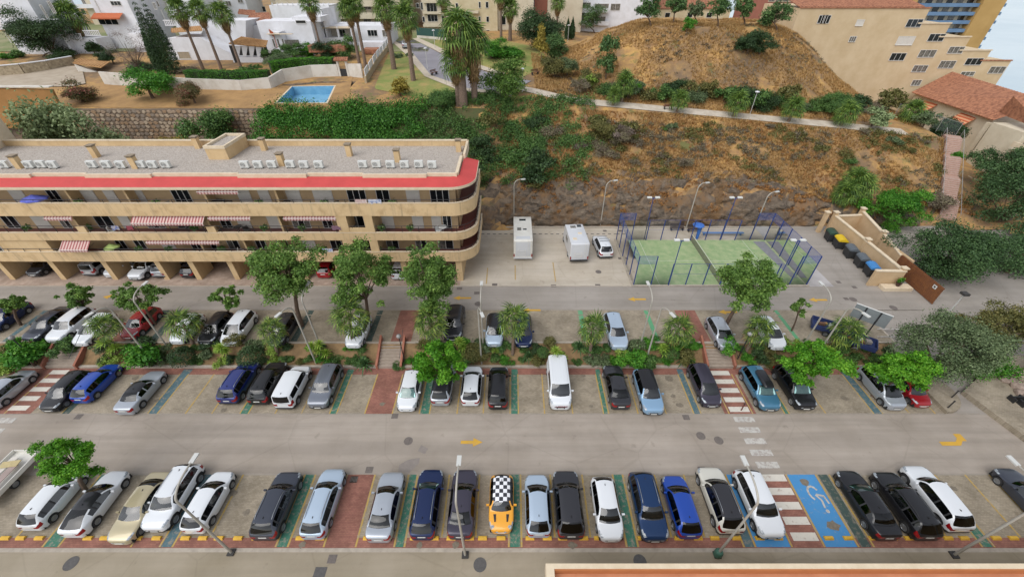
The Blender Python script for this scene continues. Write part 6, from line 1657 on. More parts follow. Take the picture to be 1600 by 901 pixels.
# ------------------------------------------------------------------ motorhomes
M_mh = mat('motorhome_white', hexc('e2e0d8', .9), .4, col2=hexc('d4d0c6', .9), scale=.8, coat=.4); M_mhg = mat('motorhome_grey', hexc('cfd1d4', .88), .4, var=.05, scale=.8, coat=.4)
def loftx(prof, stations):
    """solid with side outline prof [(y,z)] at each (x, inset) station"""
    M = MB(); n = len(prof); cy = sum(p[0] for p in prof) / n; cz = sum(p[1] for p in prof) / n
    for x, k in stations:
        M.v += [(x, cy + (y - cy) * (1 - k / 3), cz + (z - cz) * (1 - k / 1.5)) for y, z in prof]
    m = len(stations)
    for i in range(m - 1):
        for j in range(n): M.f.append((i*n+j, i*n+n+j, i*n+n+(j+1) % n, i*n+(j+1) % n))
    M.f += [tuple(range(n)), tuple((m-1)*n + j for j in range(n - 1, -1, -1))]
    return M
def motorhome(px, py, label, m, luton, L=6.2, W=2.25, H=2.95, rz=0.0):
    n = G(px, py, UP + .3); t = thing('motorhome', label, 'motorhome', (n.x - math.sin(rz) * L / 2, n.y + L / 2, UP + .005), 'motorhomes', rz); h = L / 2
    prof = [(-h, .45), (-h, H - .12), (-h + .1, H), (h - 1.9, H)] + ([(h - .75, H + .02), (h - .3, H - .22), (h - .35, H - .75), (h - 1.0, H - .95)] if luton else [(h - 1.2, H - .05), (h - .9, H - .5), (h - .85, 1.9)]) + [(h - .95, 1.35), (h - .95, .45)]
    w = W / 2
    b = loftx(prof, [(-w, .035), (-w + .05, 0), (w - .05, 0), (w, .035)]).build('body', m, t, 35, world=False)
    cab = [(h - 1.0, .4), (h - 1.0, 1.9), (h - .92, 1.95), (h - .5, 1.25), (h + .1, 1.05), (h + .18, .8), (h + .18, .4)]
    loftx(cab, [(-w + .15, .04), (-w + .22, 0), (w - .22, 0), (w - .15, .04)]).build('cab', m, t, 35, world=False)
    z = H
    MB().box(-.42, .42, h - 1.75, h - 1.35, z - .01, z + .05).build('skylight', M_glass_d, t, world=False) if luton else None
    for (x, y, sx, sy, mm) in (((-.45, -.7, .5, .7, M_glass_c), (.25, -.75, .45, .3, M_glass_d)) if luton else ((-.25, 1.0, .7, .6, M_glass_c), (.55, 1.2, .55, .6, M_glass_d), (.35, -.6, .45, .35, M_pale), (-.5, -1.9, .45, .45, M_pale))):
        f = MB().box(x - sx/2 - .05, x + sx/2 + .05, y - sy/2 - .05, y + sy/2 + .05, z - .01, z + .045).build('roof_vent', M_white_pl, t, world=False)
        MB().box(x - sx/2, x + sx/2, y - sy/2, y + sy/2, z + .046, z + .07).build('vent_lid', mm, f, world=False)
    if luton:
        MB().box(-.85, .85, -h + .25, -h + .9, z + .002, z + .03).build('roof_panel', M_mhg, t, world=False)
        MB().box(-.9, .9, -h - .03, -h - .002, .75, H - .25).build('rear_panel', M_mhg, t, world=False)
    for s in (-1, 1):
        MB().box(s * (w - .06) - .07, s * (w - .06) + .07, -h - .05, -h - .032 + .02, .65, 1.05).build('taillight', M_tail, t, world=False)
        MB().box(s * w + (.003 if s > 0 else -.02), s * w + (.02 if s > 0 else -.003), -.6, .5, 1.55, 2.15).build('side_window', M_glass_d, t, world=False)
        for y in (h - .75, -h + 1.7):
            me, rm = WH[.34]; wl = link('wheel', me, t); wl.location = (s * (w - .1), y, .34); wl.rotation_euler = (0, 0, 0 if s > 0 else math.pi)
            q = link('rim', rm, wl); assign(q, M_rim)
    MB().box(-w + .02, w - .02, -h - .1, -h + .01, .4, .58).build('bumper', M_mhg if luton else M_trim, t, world=False)
    R = MB()
    for zz in (1.1, 1.35, 1.6): R.tube([(-.7, -h - .22, zz), (.35, -h - .22, zz)], .022, 6)
    for xx in (-.6, .25): R.tube([(xx, -h, 1.75), (xx, -h - .22, 1.6), (xx, -h - .22, 1.1), (xx, -h, 1.0)], .02, 6)
    R.build('bike_rack', M_alu, t, world=False)
    Ld = MB()
    for xx in (.62, .9): Ld.tube([(xx, -h - .1, .9), (xx, -h - .1, H), (xx, -h + .2, H + .08)], .018, 6)
    for k in range(7): Ld.tube([(.62, -h - .1, 1.0 + k * .28), (.9, -h - .1, 1.0 + k * .28)], .014, 5)
    Ld.build('ladder', M_alu, t, world=False)
    return t
motorhome(817, 404, 'tall cream white motorhome with bulging nose over the cab', M_mh, True, 6.6, 2.3, 3.0)
motorhome(904, 408, 'grey white box-shaped motorhome with roof vents', M_mhg, False, 6.0, 2.25, 2.85, rad(3))

# ------------------------------------------------------------------ loaded trailer at the left edge
def trailer(px, py, label, rz=0.0, z=0.0, m=None, L=4.2, W=2.0):
    n = G(px, py, z + .4); t = thing('flatbed_trailer', label, 'trailer', (n.x, n.y + L / 2, z), None, rz); h = L / 2; w = W / 2; m = m or M_mh
    MB().box(-w, w, -h, h, .62, .72).build('bed', m, t, world=False)
    for s in (-1, 1): MB().box(s * w - .03, s * w + .03, -h, h, .725, 1.0).build('side_board', m, t, world=False)
    for s in (-1, 1): MB().box(-w + .04, w - .04, s * h - .03, s * h + .03, .725, .98).build('end_board', m, t, world=False)
    MB().tube([(0, h, .6), (0, h + 1.1, .5)], .05, 6).build('drawbar', M_trim, t, world=False)
    for s in (-1, 1):
        me, rm = WH[.31]; q = link('wheel', me, t); q.location = (s * (w - .2), -.2, .31); q.rotation_euler = (0, 0, 0 if s > 0 else math.pi); e = link('rim', rm, q); assign(e, M_rim)
    return t
tr = trailer(-38, 797, 'white flatbed trailer loaded with boards at the left edge', 0)
random.seed(3)
for i, (dx, dy, sx, sy, mm) in enumerate(((-.4, .3, .5, 2.4, M_shut), (.35, -.2, .5, 2.2, mat('pinkish_board', 'a8968f', .9, var=.2, scale=2)), (0, .9, 1.2, .5, mat('old_yellow_board', 'c9b787', .8, var=.2, scale=3)))):
    c = tr.location; o = MB().obox((c.x + dx, c.y + dy, 1.0 + i * .06), sx, sy, .05, .15 * (i - 1)).build('board', mm, label=['white plank lying on the trailer', 'pinkish plank lying on the trailer', 'yellowed board lying across the trailer'][i], cat='board')
# ------------------------------------------------------------------ street lamps
M_pole = mat('lamp_pole_paint', 'b0aba0', .5, metal=.1, var=.12, scale=3); M_headl = mat('lamp_head_grey', 'c9c9c4', .45); M_base = mat('lamp_base_dark', '3a3836', .8)
def lamp(x, y, z, h, arm, label, group, base=True, bend=1.0, box=False):
    """tapered pole, curved bracket reaching arm=(dx,dy), flat head"""
    t = thing('street_lamp', label, 'street lamp', (x, y, z), group)
    MB().tube([(x, y, z), (x, y, z + h)], [.085, .06], 10).build('pole', M_pole, t, 50)
    ax, ay = arm; pts = []
    for k in range(9):
        a = rad(90 * k / 8) * bend; pts.append((x + ax * .85 * (1 - math.cos(a)), y + ay * .85 * (1 - math.cos(a)), z + h + .75 * math.sin(a)))
    e = pts[-1]; pts.append((e[0] + ax * .25, e[1] + ay * .25, e[2] - .03 if bend > .95 else e[2] + .05))
    br = MB().tube(pts, [.066 - .002 * k for k in range(10)], 8).build('bracket', M_pole, t, 50)
    e = Vector(pts[-1]); d = Vector((ax, ay, 0)).normalized(); an = math.atan2(d.y, d.x)
    MB().obox(e + d * .22, .62, .26, .09, an).build('head', M_headl, t)
    MB().obox(e + d * .24 - Vector((0, 0, .06)), .42, .2, .03, an).build('lens', M_alu, t)
    if base: MB().obox((x, y, z + .05), .42, .42, .1).build('footing', M_base, t)
    if box: MB().lathe([(.26, z + .1), (.26, z + .5), (.2, z + .62), (.1, z + .66)], (x, y, 0), 12).build('base_cover', mat('green_base_cover', '3f6a58', .6), t)
    return t
NEARL = [(362, 862, 'lamp post in front of the white cars, near row left'), (727, 866, 'lamp post rising in front of the dark charcoal saloon'), (1120, 866, 'lamp post with green base cover by the blue bay'), (1490, 866, 'lamp post at the right of the near row')]
for i, (px, py, lab) in enumerate(NEARL):
    p = G(px, py); lamp(p.x, p.y, 0, 7.1, (0, 1.7), lab, 'lamps along the near kerb', box=(i == 2))
for px, lab in ((-12, 'middle lamp post at the left edge'), (235, 'tall curved lamp post left of the topiary ball'), (491, 'curved lamp post by the grey crossover, middle row'), (752, 'curved lamp post by the white hatchback with dark rear glass'), (1010, 'curved lamp post above the pale blue crossover'), (1272, 'curved lamp post above the billboard bed')):
    p = G(px, 577); lamp(p.x, Y3 + .45, .15, 6.7, (-.35 if px < 700 else .35, -1.0), lab, 'lamps in the planter facing the middle row', base=False)
for px, lab in ((258, 'slender lamp post behind the red hatchback'), (499, 'slender lamp post right of the big street tree'), (755, 'slender lamp post between palms facing the upper road'), (1001, 'slender lamp post below the padel court corner'), (1257, 'slender lamp post right of the small street tree')):
    p = G(px, 538, UP); lamp(p.x, U0 - .3, UP - .1, 5.4, (0, 1.5), lab, 'lamps in the planter facing the upper road', base=False)
for px, py, lab in ((803, 350, 'tall lamp behind the cream motorhome'), (938, 352, 'tall lamp at the rock face beside the court corner'), (1072, 356, 'tall lamp between the two benches'), (1172, 372, 'tall lamp at the far right corner of the court')):
    p = G(px, py, UP); lamp(p.x, p.y, UP, 5.9, (.9, .25), lab, 'lamps along the rock face', base=False)
def post_lamp(p, h, label, globe, group):
    t = thing('path_lamp', label, 'lamp', p, group)
    MB().tube([p, p + Vector((0, 0, h))], .045, 8).build('pole', M_black if globe == 'dark' else M_headl, t, 50)
    c = (p.x, p.y, p.z + h + .18)
    if globe == 'flat': MB().lathe([(.05, -.18), (.32, -.1), (.34, .0), (.0, .1)], c, 14).build('shade', M_wh, t, 50)
    elif globe == 'square': MB().box(c[0] - .28, c[0] + .28, c[1] - .28, c[1] + .28, c[2] - .18, c[2] + .06).build('shade', M_base, t)
    else: MB().lathe([(.06, -.2), (.18, -.14), (.235, 0), (.18, .14), (.0, .22)], c, 14).build('globe', mat('smoked_globe', '8c8a88', .25) if globe == 'dark' else M_wh, t, 60)
p = Vector((G(632, 574).x, Y3 + .5, .2)); post_lamp(p, 3.4, 'globe lamp beside the middle stairway', 'dark', 'globe lamps at the stairs')
p = Vector((G(1150, 574).x + .4, Y3 + .9, .3)); post_lamp(p, 3.2, 'globe lamp beside the right stairway', 'dark', 'globe lamps at the stairs')
p = Vector((G(55, 574).x, Y3 + .5, .2)); post_lamp(p, 3.2, 'globe lamp beside the left stairway', 'dark', 'globe lamps at the stairs')
for px, py, lab in ((1171, 180, 'white lamp on the hill path between two low palms'), (816, 146, 'white lamp where the hill path meets the street'), (680, 76, 'white lamp on the lawn by the green fence'), (887, 66, 'white lamp at the foot of the hill by the small cypresses'), (668, 108, 'thin grey post on the street pavement')):
    post_lamp(T(px, py), 3.3, lab, 'flat', 'lamps along the hill path')
post_lamp(G(1474, 497, UP), 3.2, 'lamp with dark square head by the ramp', 'square', None)
# ------------------------------------------------------------------ wheel stops
M_ws = mat('yellow_wheel_stop', 'dfb340', .7, col2='c99b33', scale=4)
ws = MB(); ws.add([(-.3, -.14, 0), (.3, -.14, 0), (.3, .14, 0), (-.3, .14, 0), (-.28, -.06, .12), (.28, -.06, .12), (.28, .07, .12), (-.28, .07, .12)], [(0,3,2,1),(4,5,6,7),(0,1,5,4),(1,2,6,5),(2,3,7,6),(3,0,4,7)])
ws_me = ws.mesh('wheel_stop'); ws_me.materials.append(M_ws)
WS = [10, 34, 63, 139, 165, 216, 246, 291, 318, 343, 373, 402, 425, 470, 501, 575, 605, 648, 679, 705, 734, 754, 783, 828, 855, 879, 912, 935, 965, 1003, 1035, 1060, 1090, 1116, 1150, 1186, 1215, 1294, 1324, 1365, 1393, 1419, 1450, 1480, 1505, 1555, 1582]
def ordw(n):
    return '%d%s' % (n, 'th' if 10 <= n % 100 <= 20 else {1: 'st', 2: 'nd', 3: 'rd'}.get(n % 10, 'th'))
for i, px in enumerate(WS):
    o = link('wheel_stop', ws_me); p = G(px, 839); o.location = (p.x, p.y - .02, .016)
    set_tags(o, 'yellow wheel stop in the near row, %s from the left' % ordw(i + 1), 'wheel stop', 'yellow wheel stops of the near row')
# ------------------------------------------------------------------ stairways through the planter bank
M_stw = mat('red_stair_wall', 'a56c56', .9, col2='8f5a47', scale=1.2)
M_tread = mat('stair_tread', 'a8998a', .9, var=.2, scale=3)
def stairs(x0, x1, label, skew=0.0):
    t = thing('stairway', label, 'stairs', ((x0 + x1) / 2, Y3, 0), 'stairways between the car park levels'); n = 8; y0, y1 = Y3 - .02, U0 + .05
    for k in range(n):
        a, b_ = y0 + (y1 - y0) * k / n, y0 + (y1 - y0) * (k + 1) / n
        MB().box(x0, x1, a, b_ - .004, -.05, .16 + (UP - .12) * (k + 1) / n).build('step', M_tread, t)
    for s_, x in ((-1, x0 - .2), (1, x1)):
        w = MB(); za, zb = .55, UP + .62
        w.add([(x, y0 - .1, -.05), (x + .2, y0 - .1, -.05), (x + .2, y1 + .3, UP - .1), (x, y1 + .3, UP - .1), (x, y0 - .1, za), (x + .2, y0 - .1, za), (x + .2, y1 + .3, zb), (x, y1 + .3, zb)], [(0,3,2,1),(4,5,6,7),(0,1,5,4),(1,2,6,5),(2,3,7,6),(3,0,4,7)]).build('side_wall', M_stw, t)
    R = MB().tube([(x1 + .1, y0, 1.35), (x1 + .1, y1 + .2, UP + 1.45)], .022, 6).build('handrail', M_black, t)
stairs(-12.7, -10.6, 'tiled stairway with red side walls in the middle of the planter'); stairs(18.6, 21.0, 'tiled stairway with red side walls above the right zebra'); stairs(-44.3, -41.4, 'tiled stairway with red side walls above the left zebra')
# ------------------------------------------------------------------ billboard, mirror, skips of rubble, posts
def billboard():
    a, b_ = G(1322, 520, UP), G(1352, 532, UP); t = thing('billboard', 'grey backed billboard on black posts seen from behind', 'billboard', a)
    d = (b_ - a).normalized(); n = Vector((-d.y, d.x, 0)); an = math.atan2(d.y, d.x); c = (a + b_) / 2
    for p in (a.lerp(b_, .15), a.lerp(b_, .85)): MB().tube([p, p + Vector((0, 0, 3.5))], .06, 6).build('post', M_black, t)
    MB().obox(c + n * .08 + Vector((0, 0, 2.75)), (b_ - a).length + 1.2, .05, 1.5, an).build('panel', mat('billboard_back_grey', '7d8384', .6, var=.15, scale=2), t)
    MB().obox(c + n * .08 + Vector((0, 0, 3.53)), (b_ - a).length + 1.25, .08, .05, an).build('top_trim', M_white_pl, t)
billboard()
mp_ = G(1318, 512, UP); mt = thing('traffic_mirror', 'round convex traffic mirror on a thin post', 'mirror', mp_)
MB().tube([mp_, mp_ + Vector((0, 0, 2.6))], .035, 6).build('post', M_steel, mt); MB().lathe([(.0, -.02), (.3, -.02), (.34, .0), (.3, .03), (0, .06)], (0, 0, 0), 18).build('mirror_disc', mat('mirror_face', '8d98a6', .15, metal=.8), mt, 40, world=False)
md = [q for q in mt.children if q.name.startswith('mirror_disc')][0]; md.location = (0, -.05, 2.75); md.rotation_euler = (rad(80), 0, 0)
def skip(px, py, rz, label, m, L=2.6, W=1.5):
    c = G(px, py, UP); t = thing('rubbish_trailer', label, 'trailer', (c.x, c.y, UP), None, rz)
    MB().box(-L/2, L/2, -W/2, W/2, .4, .5).build('bed', m, t, world=False)
    for s_ in (-1, 1):
        MB().box(-L/2, L/2, s_ * W/2 - .03, s_ * W/2 + .03, .501, .95).build('side_board', m, t, world=False); MB().box(s_ * L/2 - .03, s_ * L/2 + .03, -W/2 + .04, W/2 - .04, .501, .95).build('end_board', m, t, world=False)
        w = link('wheel', WH[.29][0], t); w.location = (0, s_ * (W/2 + .08), .29); w.rotation_euler = (0, 0, s_ * math.pi / 2); r_ = link('rim', WH[.29][1], w); assign(r_, M_rim)
    rng = random.Random(px)
    for k in range(9): MB().obox((rng.uniform(-L/2 + .3, L/2 - .3), rng.uniform(-.4, .4), .62 + rng.uniform(0, .3)), rng.uniform(.2, .6), rng.uniform(.15, .5), rng.uniform(.1, .3), rng.uniform(0, 3)).build('scrap', [mat('scrap_ochre', 'b08a50', .9), M_white_pl, M_cush, mat('scrap_brown', '6e4f3c', .9)][k % 4], t, world=False)
M_navyp = mat('navy_trailer_paint', '2c3a66', .6, var=.15, scale=3)
skip(1287, 516, rad(-30), 'navy trailer heaped with rubbish beside the billboard bed', M_navyp); skip(1334, 538, rad(-35), 'second navy trailer with white boards half hidden by shrubs', M_navyp, 3.0)
for px, py, lab in ((1481, 636, 'short dark post at the island tip'), (1487, 620, 'short dark post nearer the hedge at the island tip'), (1158, 640, 'red brown bollard on the right zebra')):
    p = G(px, py, .02 if px < 1300 else .35); t = thing('bollard', lab, 'bollard', p); MB().tube([p, p + Vector((0, 0, .85))], .05, 8).build('post', mat('red_brown_post', '6a3a33', .7) if px < 1300 else M_base, t); MB().lathe([(.065, p.z + .851), (.065, p.z + .93), (0, p.z + .96)], (p.x, p.y, 0), 10).build('cap', M_base, t)
# bench frames on the right pavement, bench by the street and on the path
for px, py, lab in ((1585, 625, 'dark iron bench frame on the right pavement'), (1600, 632, 'second dark iron bench frame at the right picture edge')):
    p = G(px, py, .5); t = thing('iron_bench', lab, 'bench', p, None)
    for s_ in (-.4, .4): MB().box(p.x + s_ - .04, p.x + s_ + .04, p.y - .3, p.y + .3, p.z, p.z + .5).build('leg', M_black, t)
    MB().box(p.x - .6, p.x + .6, p.y - .04, p.y + .04, p.z + .501, p.z + .58).build('rail', M_black, t)
def park_bench(px, py, label, rz):
    p = T(px, py); p.z += .1; t = thing('park_bench', label, 'bench', p, None, rz); m = mat('brown_bench_timber', '6d4a3a', .8)
    for k in range(3): MB().box(-.8, .8, -.22 + k * .16, -.1 + k * .16, .43, .47).build('seat_slat', m, t, world=False)
    for k in range(2): MB().box(-.8, .8, .27, .31, .55 + k * .18, .68 + k * .18).build('back_slat', m, t, world=False)
    for s_ in (-.6, .6): MB().box(s_ - .03, s_ + .03, -.22, .268, 0, .429).build('leg', M_black, t, world=False)
park_bench(679, 118, 'brown park bench on the street pavement', rad(60)); park_bench(1043, 172, 'brown bench on the hill path', rad(180)); park_bench(836, 118, 'dark bench at the street bend under the shrubs', rad(30))
# green screen fence by the cream house, iron railing on the street
sf = [T(652, 60), T(676, 62), T(700, 64)]
t = thing('green_screen_fence', 'dark green screen fence in front of the cream apartment house', 'fence', sf[0])
for a, b_ in zip(sf[:-1], sf[1:]): MB().add([a + Vector((0, 0, .6)), b_ + Vector((0, 0, .6)), b_ + Vector((0, 0, 2.2)), a + Vector((0, 0, 2.2)), a + Vector((0, .06, .6)), b_ + Vector((0, .06, .6)), b_ + Vector((0, .06, 2.2)), a + Vector((0, .06, 2.2))], [(0, 1, 2, 3), (7, 6, 5, 4), (3, 2, 6, 7)]).build('screen', mat('green_screen', '2f5049', .9), t); MB().add([a, b_, b_ + Vector((0, 0, .59)), a + Vector((0, 0, .59))], [(0, 1, 2, 3)]).build('low_wall', M_wh2, t)
# boulders by the right pavement
rng = random.Random(5); M_bld = mat('pale_boulder', 'a8968a', .95, col2='8a776a', scale=2, bump=.6, bscale=5)
def boulder(c, r, label):
    M = bmesh.new(); bmesh.ops.create_icosphere(M, subdivisions=2, radius=r)
    for v in M.verts: v.co *= 1 + .35 * noise.noise(v.co * 1.7 / r + Vector(c)); v.co.z *= .7
    me = bpy.data.meshes.new('boulder'); M.to_mesh(me); M.free(); me.materials.append(M_bld); o = link('boulder', me); o.location = c; set_tags(o, label, 'boulder', 'boulders by the right pavement')
for i, (px, py, r) in enumerate(((1582, 596, .55), (1592, 604, .6), (1570, 592, .45), (1600, 588, .8), (1596, 614, .5), (1606, 622, .6))): c = G(px, py, .6); boulder((c.x, c.y, .62), r, 'pale boulder edging the right pavement, %s from the near end' % ['third', 'fourth', 'fifth', 'sixth', 'second', 'first'][i])
# ------------------------------------------------------------------ foliage
def leafmat(name, c1, c2, c3, trans=.25, rough=.55):
    """leaf colour varies from leaf to leaf (c1 dark .. c3 fresh)"""
    m = bpy.data.materials.new(name); m.use_nodes = True; t = m.node_tree; b = t.nodes['Principled BSDF']; b.inputs['Roughness'].default_value = rough; b.inputs['Specular IOR Level'].default_value = .3
    a = t.nodes.new('ShaderNodeAttribute'); a.attribute_name = 'rnd'
    r = t.nodes.new('ShaderNodeValToRGB'); e = r.color_ramp.elements; e[0].color = hexc(c1, .8); e[1].color = hexc(c3, .8); x = e.new(.5); x.color = hexc(c2, .8)
    t.links.new(a.outputs['Fac'], r.inputs['Fac']); t.links.new(r.outputs['Color'], b.inputs['Base Color'])
    tl = t.nodes.new('ShaderNodeBsdfTranslucent'); t.links.new(r.outputs['Color'], tl.inputs['Color']); mx = t.nodes.new('ShaderNodeMixShader'); mx.inputs[0].default_value = trans
    t.links.new(b.outputs[0], mx.inputs[1]); t.links.new(tl.outputs[0], mx.inputs[2]); t.links.new(mx.outputs[0], t.nodes['Material Output'].inputs[0])
    return m
LM = {
 'street': leafmat('street_tree_leaf', '466428', '6a8f40', '9cbc5c'), 'lime': leafmat('lime_tree_leaf', '3f7a1c', '63a528', '93cc3e', .35), 'dark': leafmat('dark_evergreen_leaf', '24381f', '3c5531', '5a7645', .15),
 'ficus': leafmat('ficus_leaf', '2c4426', '47663a', '68864f', .15), 'olive': leafmat('olive_leaf', '4a5c3c', '697c54', '92a374', .2), 'pale': leafmat('pale_grey_green_leaf', '6f8257', '93a572', 'bccb97', .2), 'bright': leafmat('bright_shrub_leaf', '30661c', '4c8c28', '7cb43c', .25),
 'shrub': leafmat('planter_shrub_leaf', '36542a', '557a3c', '84a556', .2), 'ivy': leafmat('ivy_leaf', '2c5420', '46802a', '70a640', .22), 'yell': leafmat('yellowing_leaf', '8a7c34', 'ad9c45', 'c8b65a', .25), 'limeshrub': leafmat('lime_shrub_leaf', '6c8f34', '93b148', 'bccf6c', .25),
 'dead': leafmat('dead_twig', '5f5148', '7a6a60', '94857a', .1), 'scrub': leafmat('grey_scrub_twig', '63594c', '80735f', '8d8a62', .1), 'rust': leafmat('oleander_flower', '56703a', '7c6e48', 'c06a68', .2), 'pine': leafmat('pine_needle', '3c5a30', '587a44', '7c9a58', .15), 'oliveb': leafmat('olive_brown_leaf', '585a34', '74743f', '958a52', .2),
 'palm': leafmat('palm_frond', '3e5a28', '608036', '8ea84c', .2), 'palmd': leafmat('dead_palm_frond', '7d6440', '9a7d54', 'b8986a', .15), 'palmy': leafmat('green_gold_frond', '3a5424', '5e7c32', '94a648', .2), 'straw': leafmat('dry_grass_blade', '9a7a4a', 'bc935a', 'd6b47a', .2), 'straw2': leafmat('rusty_grass_blade', '8a6238', 'ae7a44', 'c8965a', .2), 'spike': leafmat('spiky_leaf', '6f9434', '93b642', 'c2d866', .25), 'cycad': leafmat('cycad_leaf', '2f4d2c', '47683a', '66864c', .15)}
M_bark = mat('brown_bark', '6e5a49', .95, col2='54443a', scale=4, bump=.8, bscale=12); M_palmbark = mat('palm_bark', '8a7565', .95, col2='6d5b4e', scale=5, bump=.9, bscale=14)
def leaves(C, N, size, rng, aspect=.5, k0=None):
    n = len(C); r = rng.normal(size=(n, 3)); N = N * .7 + r * .55 + np.array([0, 0, .35]); N /= np.linalg.norm(N, axis=1)[:, None] + 1e-9
    t = rng.normal(size=(n, 3)); t -= N * (t * N).sum(1)[:, None]; t /= np.linalg.norm(t, axis=1)[:, None] + 1e-9; b = np.cross(N, t)
    s = size * rng.uniform(.65, 1.25, n)[:, None]; droop = N * s * -.18
    V = np.stack([C - t * s * .5 + droop, C + b * s * aspect * .5, C + t * s * .5 + droop, C - b * s * aspect * .5], 1).reshape(-1, 3)
    F = np.arange(4 * n).reshape(n, 4)
    return V, F
def lump_leaves(lumps, n, size, seed, shell=.62, aspect=.55, flat=1.0, fuzz=.16):
    rng = np.random.default_rng(seed); L = np.array(lumps, float); w = L[:, 3] ** 2; idx = rng.choice(len(L), n, p=w / w.sum())
    d = rng.normal(size=(n, 3)); d /= np.linalg.norm(d, axis=1)[:, None]; d[:, 2] = np.where(d[:, 2] < -.3, -d[:, 2] * .6, d[:, 2])
    rr = (shell + (1.06 - shell) * rng.random(n)) * L[idx, 3]; far = rng.random(n) < fuzz; rr = np.where(far, rr * rng.uniform(1.05, 1.55, n), rr)
    C = L[idx, :3] + d * rr[:, None] * np.array([1, 1, flat])
    lr = rng.random(len(L)); rnd = np.clip(.35 * lr[idx] + .65 * rng.random(n) , 0, 1)
    V, F = leaves(C, d, size, rng, aspect)
    return V, F, rnd
def crown_lumps(c, rx, ry, rz, n, seed, lo=.28, hi=.42):
    rg = random.Random(seed); out = []
    for k in range(n):
        while True:
            p = Vector((rg.uniform(-1, 1), rg.uniform(-1, 1), rg.uniform(-1, 1)))
            if .25 < p.length < 1: break
        nd = p.normalized(); q = nd * (p.length ** .5) * (.74 + .62 * noise.noise(nd * 1.7 + Vector((seed * 1.37, seed * .7, 0)))); r = rg.uniform(lo, hi) * (rx + ry + rz) / 3
        out.append((c[0] + q.x * rx, c[1] + q.y * ry, c[2] + q.z * rz, r))
    return out
TREES = 0
def tree(base, cc, rx, ry, rz, kind, label, cat='tree', name='street_tree', n=5000, size=.24, lumps=14, group=None, trunk_r=.12, sparse=.62, lo=.28, hi=.42, bark=M_bark, lean=True, aspect=.55):
    global TREES; TREES += 1; base = Vector(base); cc = Vector(cc); t = thing(name, label, cat, base, group)
    L = crown_lumps(cc - base, rx, ry, rz, lumps, TREES * 17 + 3, lo, hi); f0 = cc - base - Vector((0, 0, rz * .75)); f0.z = max(f0.z, .35)
    mid = Vector((f0.x * .35, f0.y * .35, f0.z * .5)); fork = f0
    top = Vector(((cc - base).x, (cc - base).y, (cc - base).z + rz * .3))
    MB().tube([(0, 0, -.15), mid, fork, top], [trunk_r * 1.25, trunk_r, trunk_r * .8, trunk_r * .25], 8).build('trunk', bark, t, 60, world=False)
    for l in L[:min(11, len(L))]:
        e = Vector(l[:3]); m_ = fork.lerp(e, .5) + Vector((0, 0, .12)); MB().tube([fork - Vector((0, 0, .05)), m_, e], [trunk_r * .5, trunk_r * .33, trunk_r * .12], 5).build('limb', bark, t, 60, world=False)
    V, F, r = lump_leaves(L, n, size, TREES * 31, sparse, aspect, 1.0, .3)
    link('crown', npmesh('crown', V, F, LM[kind], rnd=r), t)
    return t
def px_tree(bpx, bpy_, z, cpx, cpy, rpx, rpy, kind, label, **kw):
    b = G(bpx, bpy_, z) if z is not None else T(bpx, bpy_)
    c = AY(cpx, cpy, b.y); s = (b.y * CP + (CAM_H - c.z) * SP) / FPX
    return tree(b, c, rpx * s, rpy * s * .95, rpy * s * .9, kind, label, **kw)
BUSH = {}
def bush_mesh(kind, shape, var, big=False):
    """unit bush (radius 1, sitting on the ground)"""
    key = (kind, shape, var, big)
    if key in BUSH: return BUSH[key]
    seed = abs(hash(kind + shape)) % 1 + sum(map(ord, kind + shape)) * 7 + var * 101
    fz = .16
    if shape == 'ball': L = [(0, 0, .8, .95)]; n, size, sh, fz = 2200, .12, .86, .0
    elif shape == 'low': L = crown_lumps((0, 0, .25), 1, 1, .35, 12, seed, .38, .6); n, size, sh = 1500, .17, .5
    elif shape == 'tall': L = crown_lumps((0, 0, 1.2), .8, .8, 1.3, 12, seed, .35, .5); n, size, sh = 1900, .17, .5
    elif shape == 'column': L = [(0, 0, .3 + k * .42, .42 * (1 - abs(k - 4) / 13) if k < 6 else .42 * (13 - k) / 10) for k in range(12)]; n, size, sh = 2600, .17, .7
    else: L = crown_lumps((0, 0, .7), .95, .95, .7, 14, seed, .32, .5); n, size, sh = 2200, .17, .5
    if big: n, size = int(n * 3.2), size * .5
    V, F, r = lump_leaves(L, n, size, seed, sh, .55 if kind not in ('scrub', 'dead') else .3, 1.0, fz); V[:, 2] = np.maximum(V[:, 2], -.05)
    BUSH[key] = npmesh(kind + '_' + shape + '_foliage', V, F, LM[kind], rnd=r); return BUSH[key]
STEM = MB().tube([(0, 0, -.1), (.02, .01, .35), (0, 0, .7)], [.07, .05, .03], 6).mesh('stem'); STEM.materials.append(M_bark)
bcount = 0
def bush(p, r, h, kind, shape, label, group=None, name='shrub', cat='shrub'):
    global bcount; bcount += 1
    t = thing(name, label, cat, p, group, (bcount * 2.4) % 6.28); t.scale = (r, r, h)
    link('foliage', bush_mesh(kind, shape, bcount % 3, r > 2.3), t); link('stem', STEM, t)
    return t
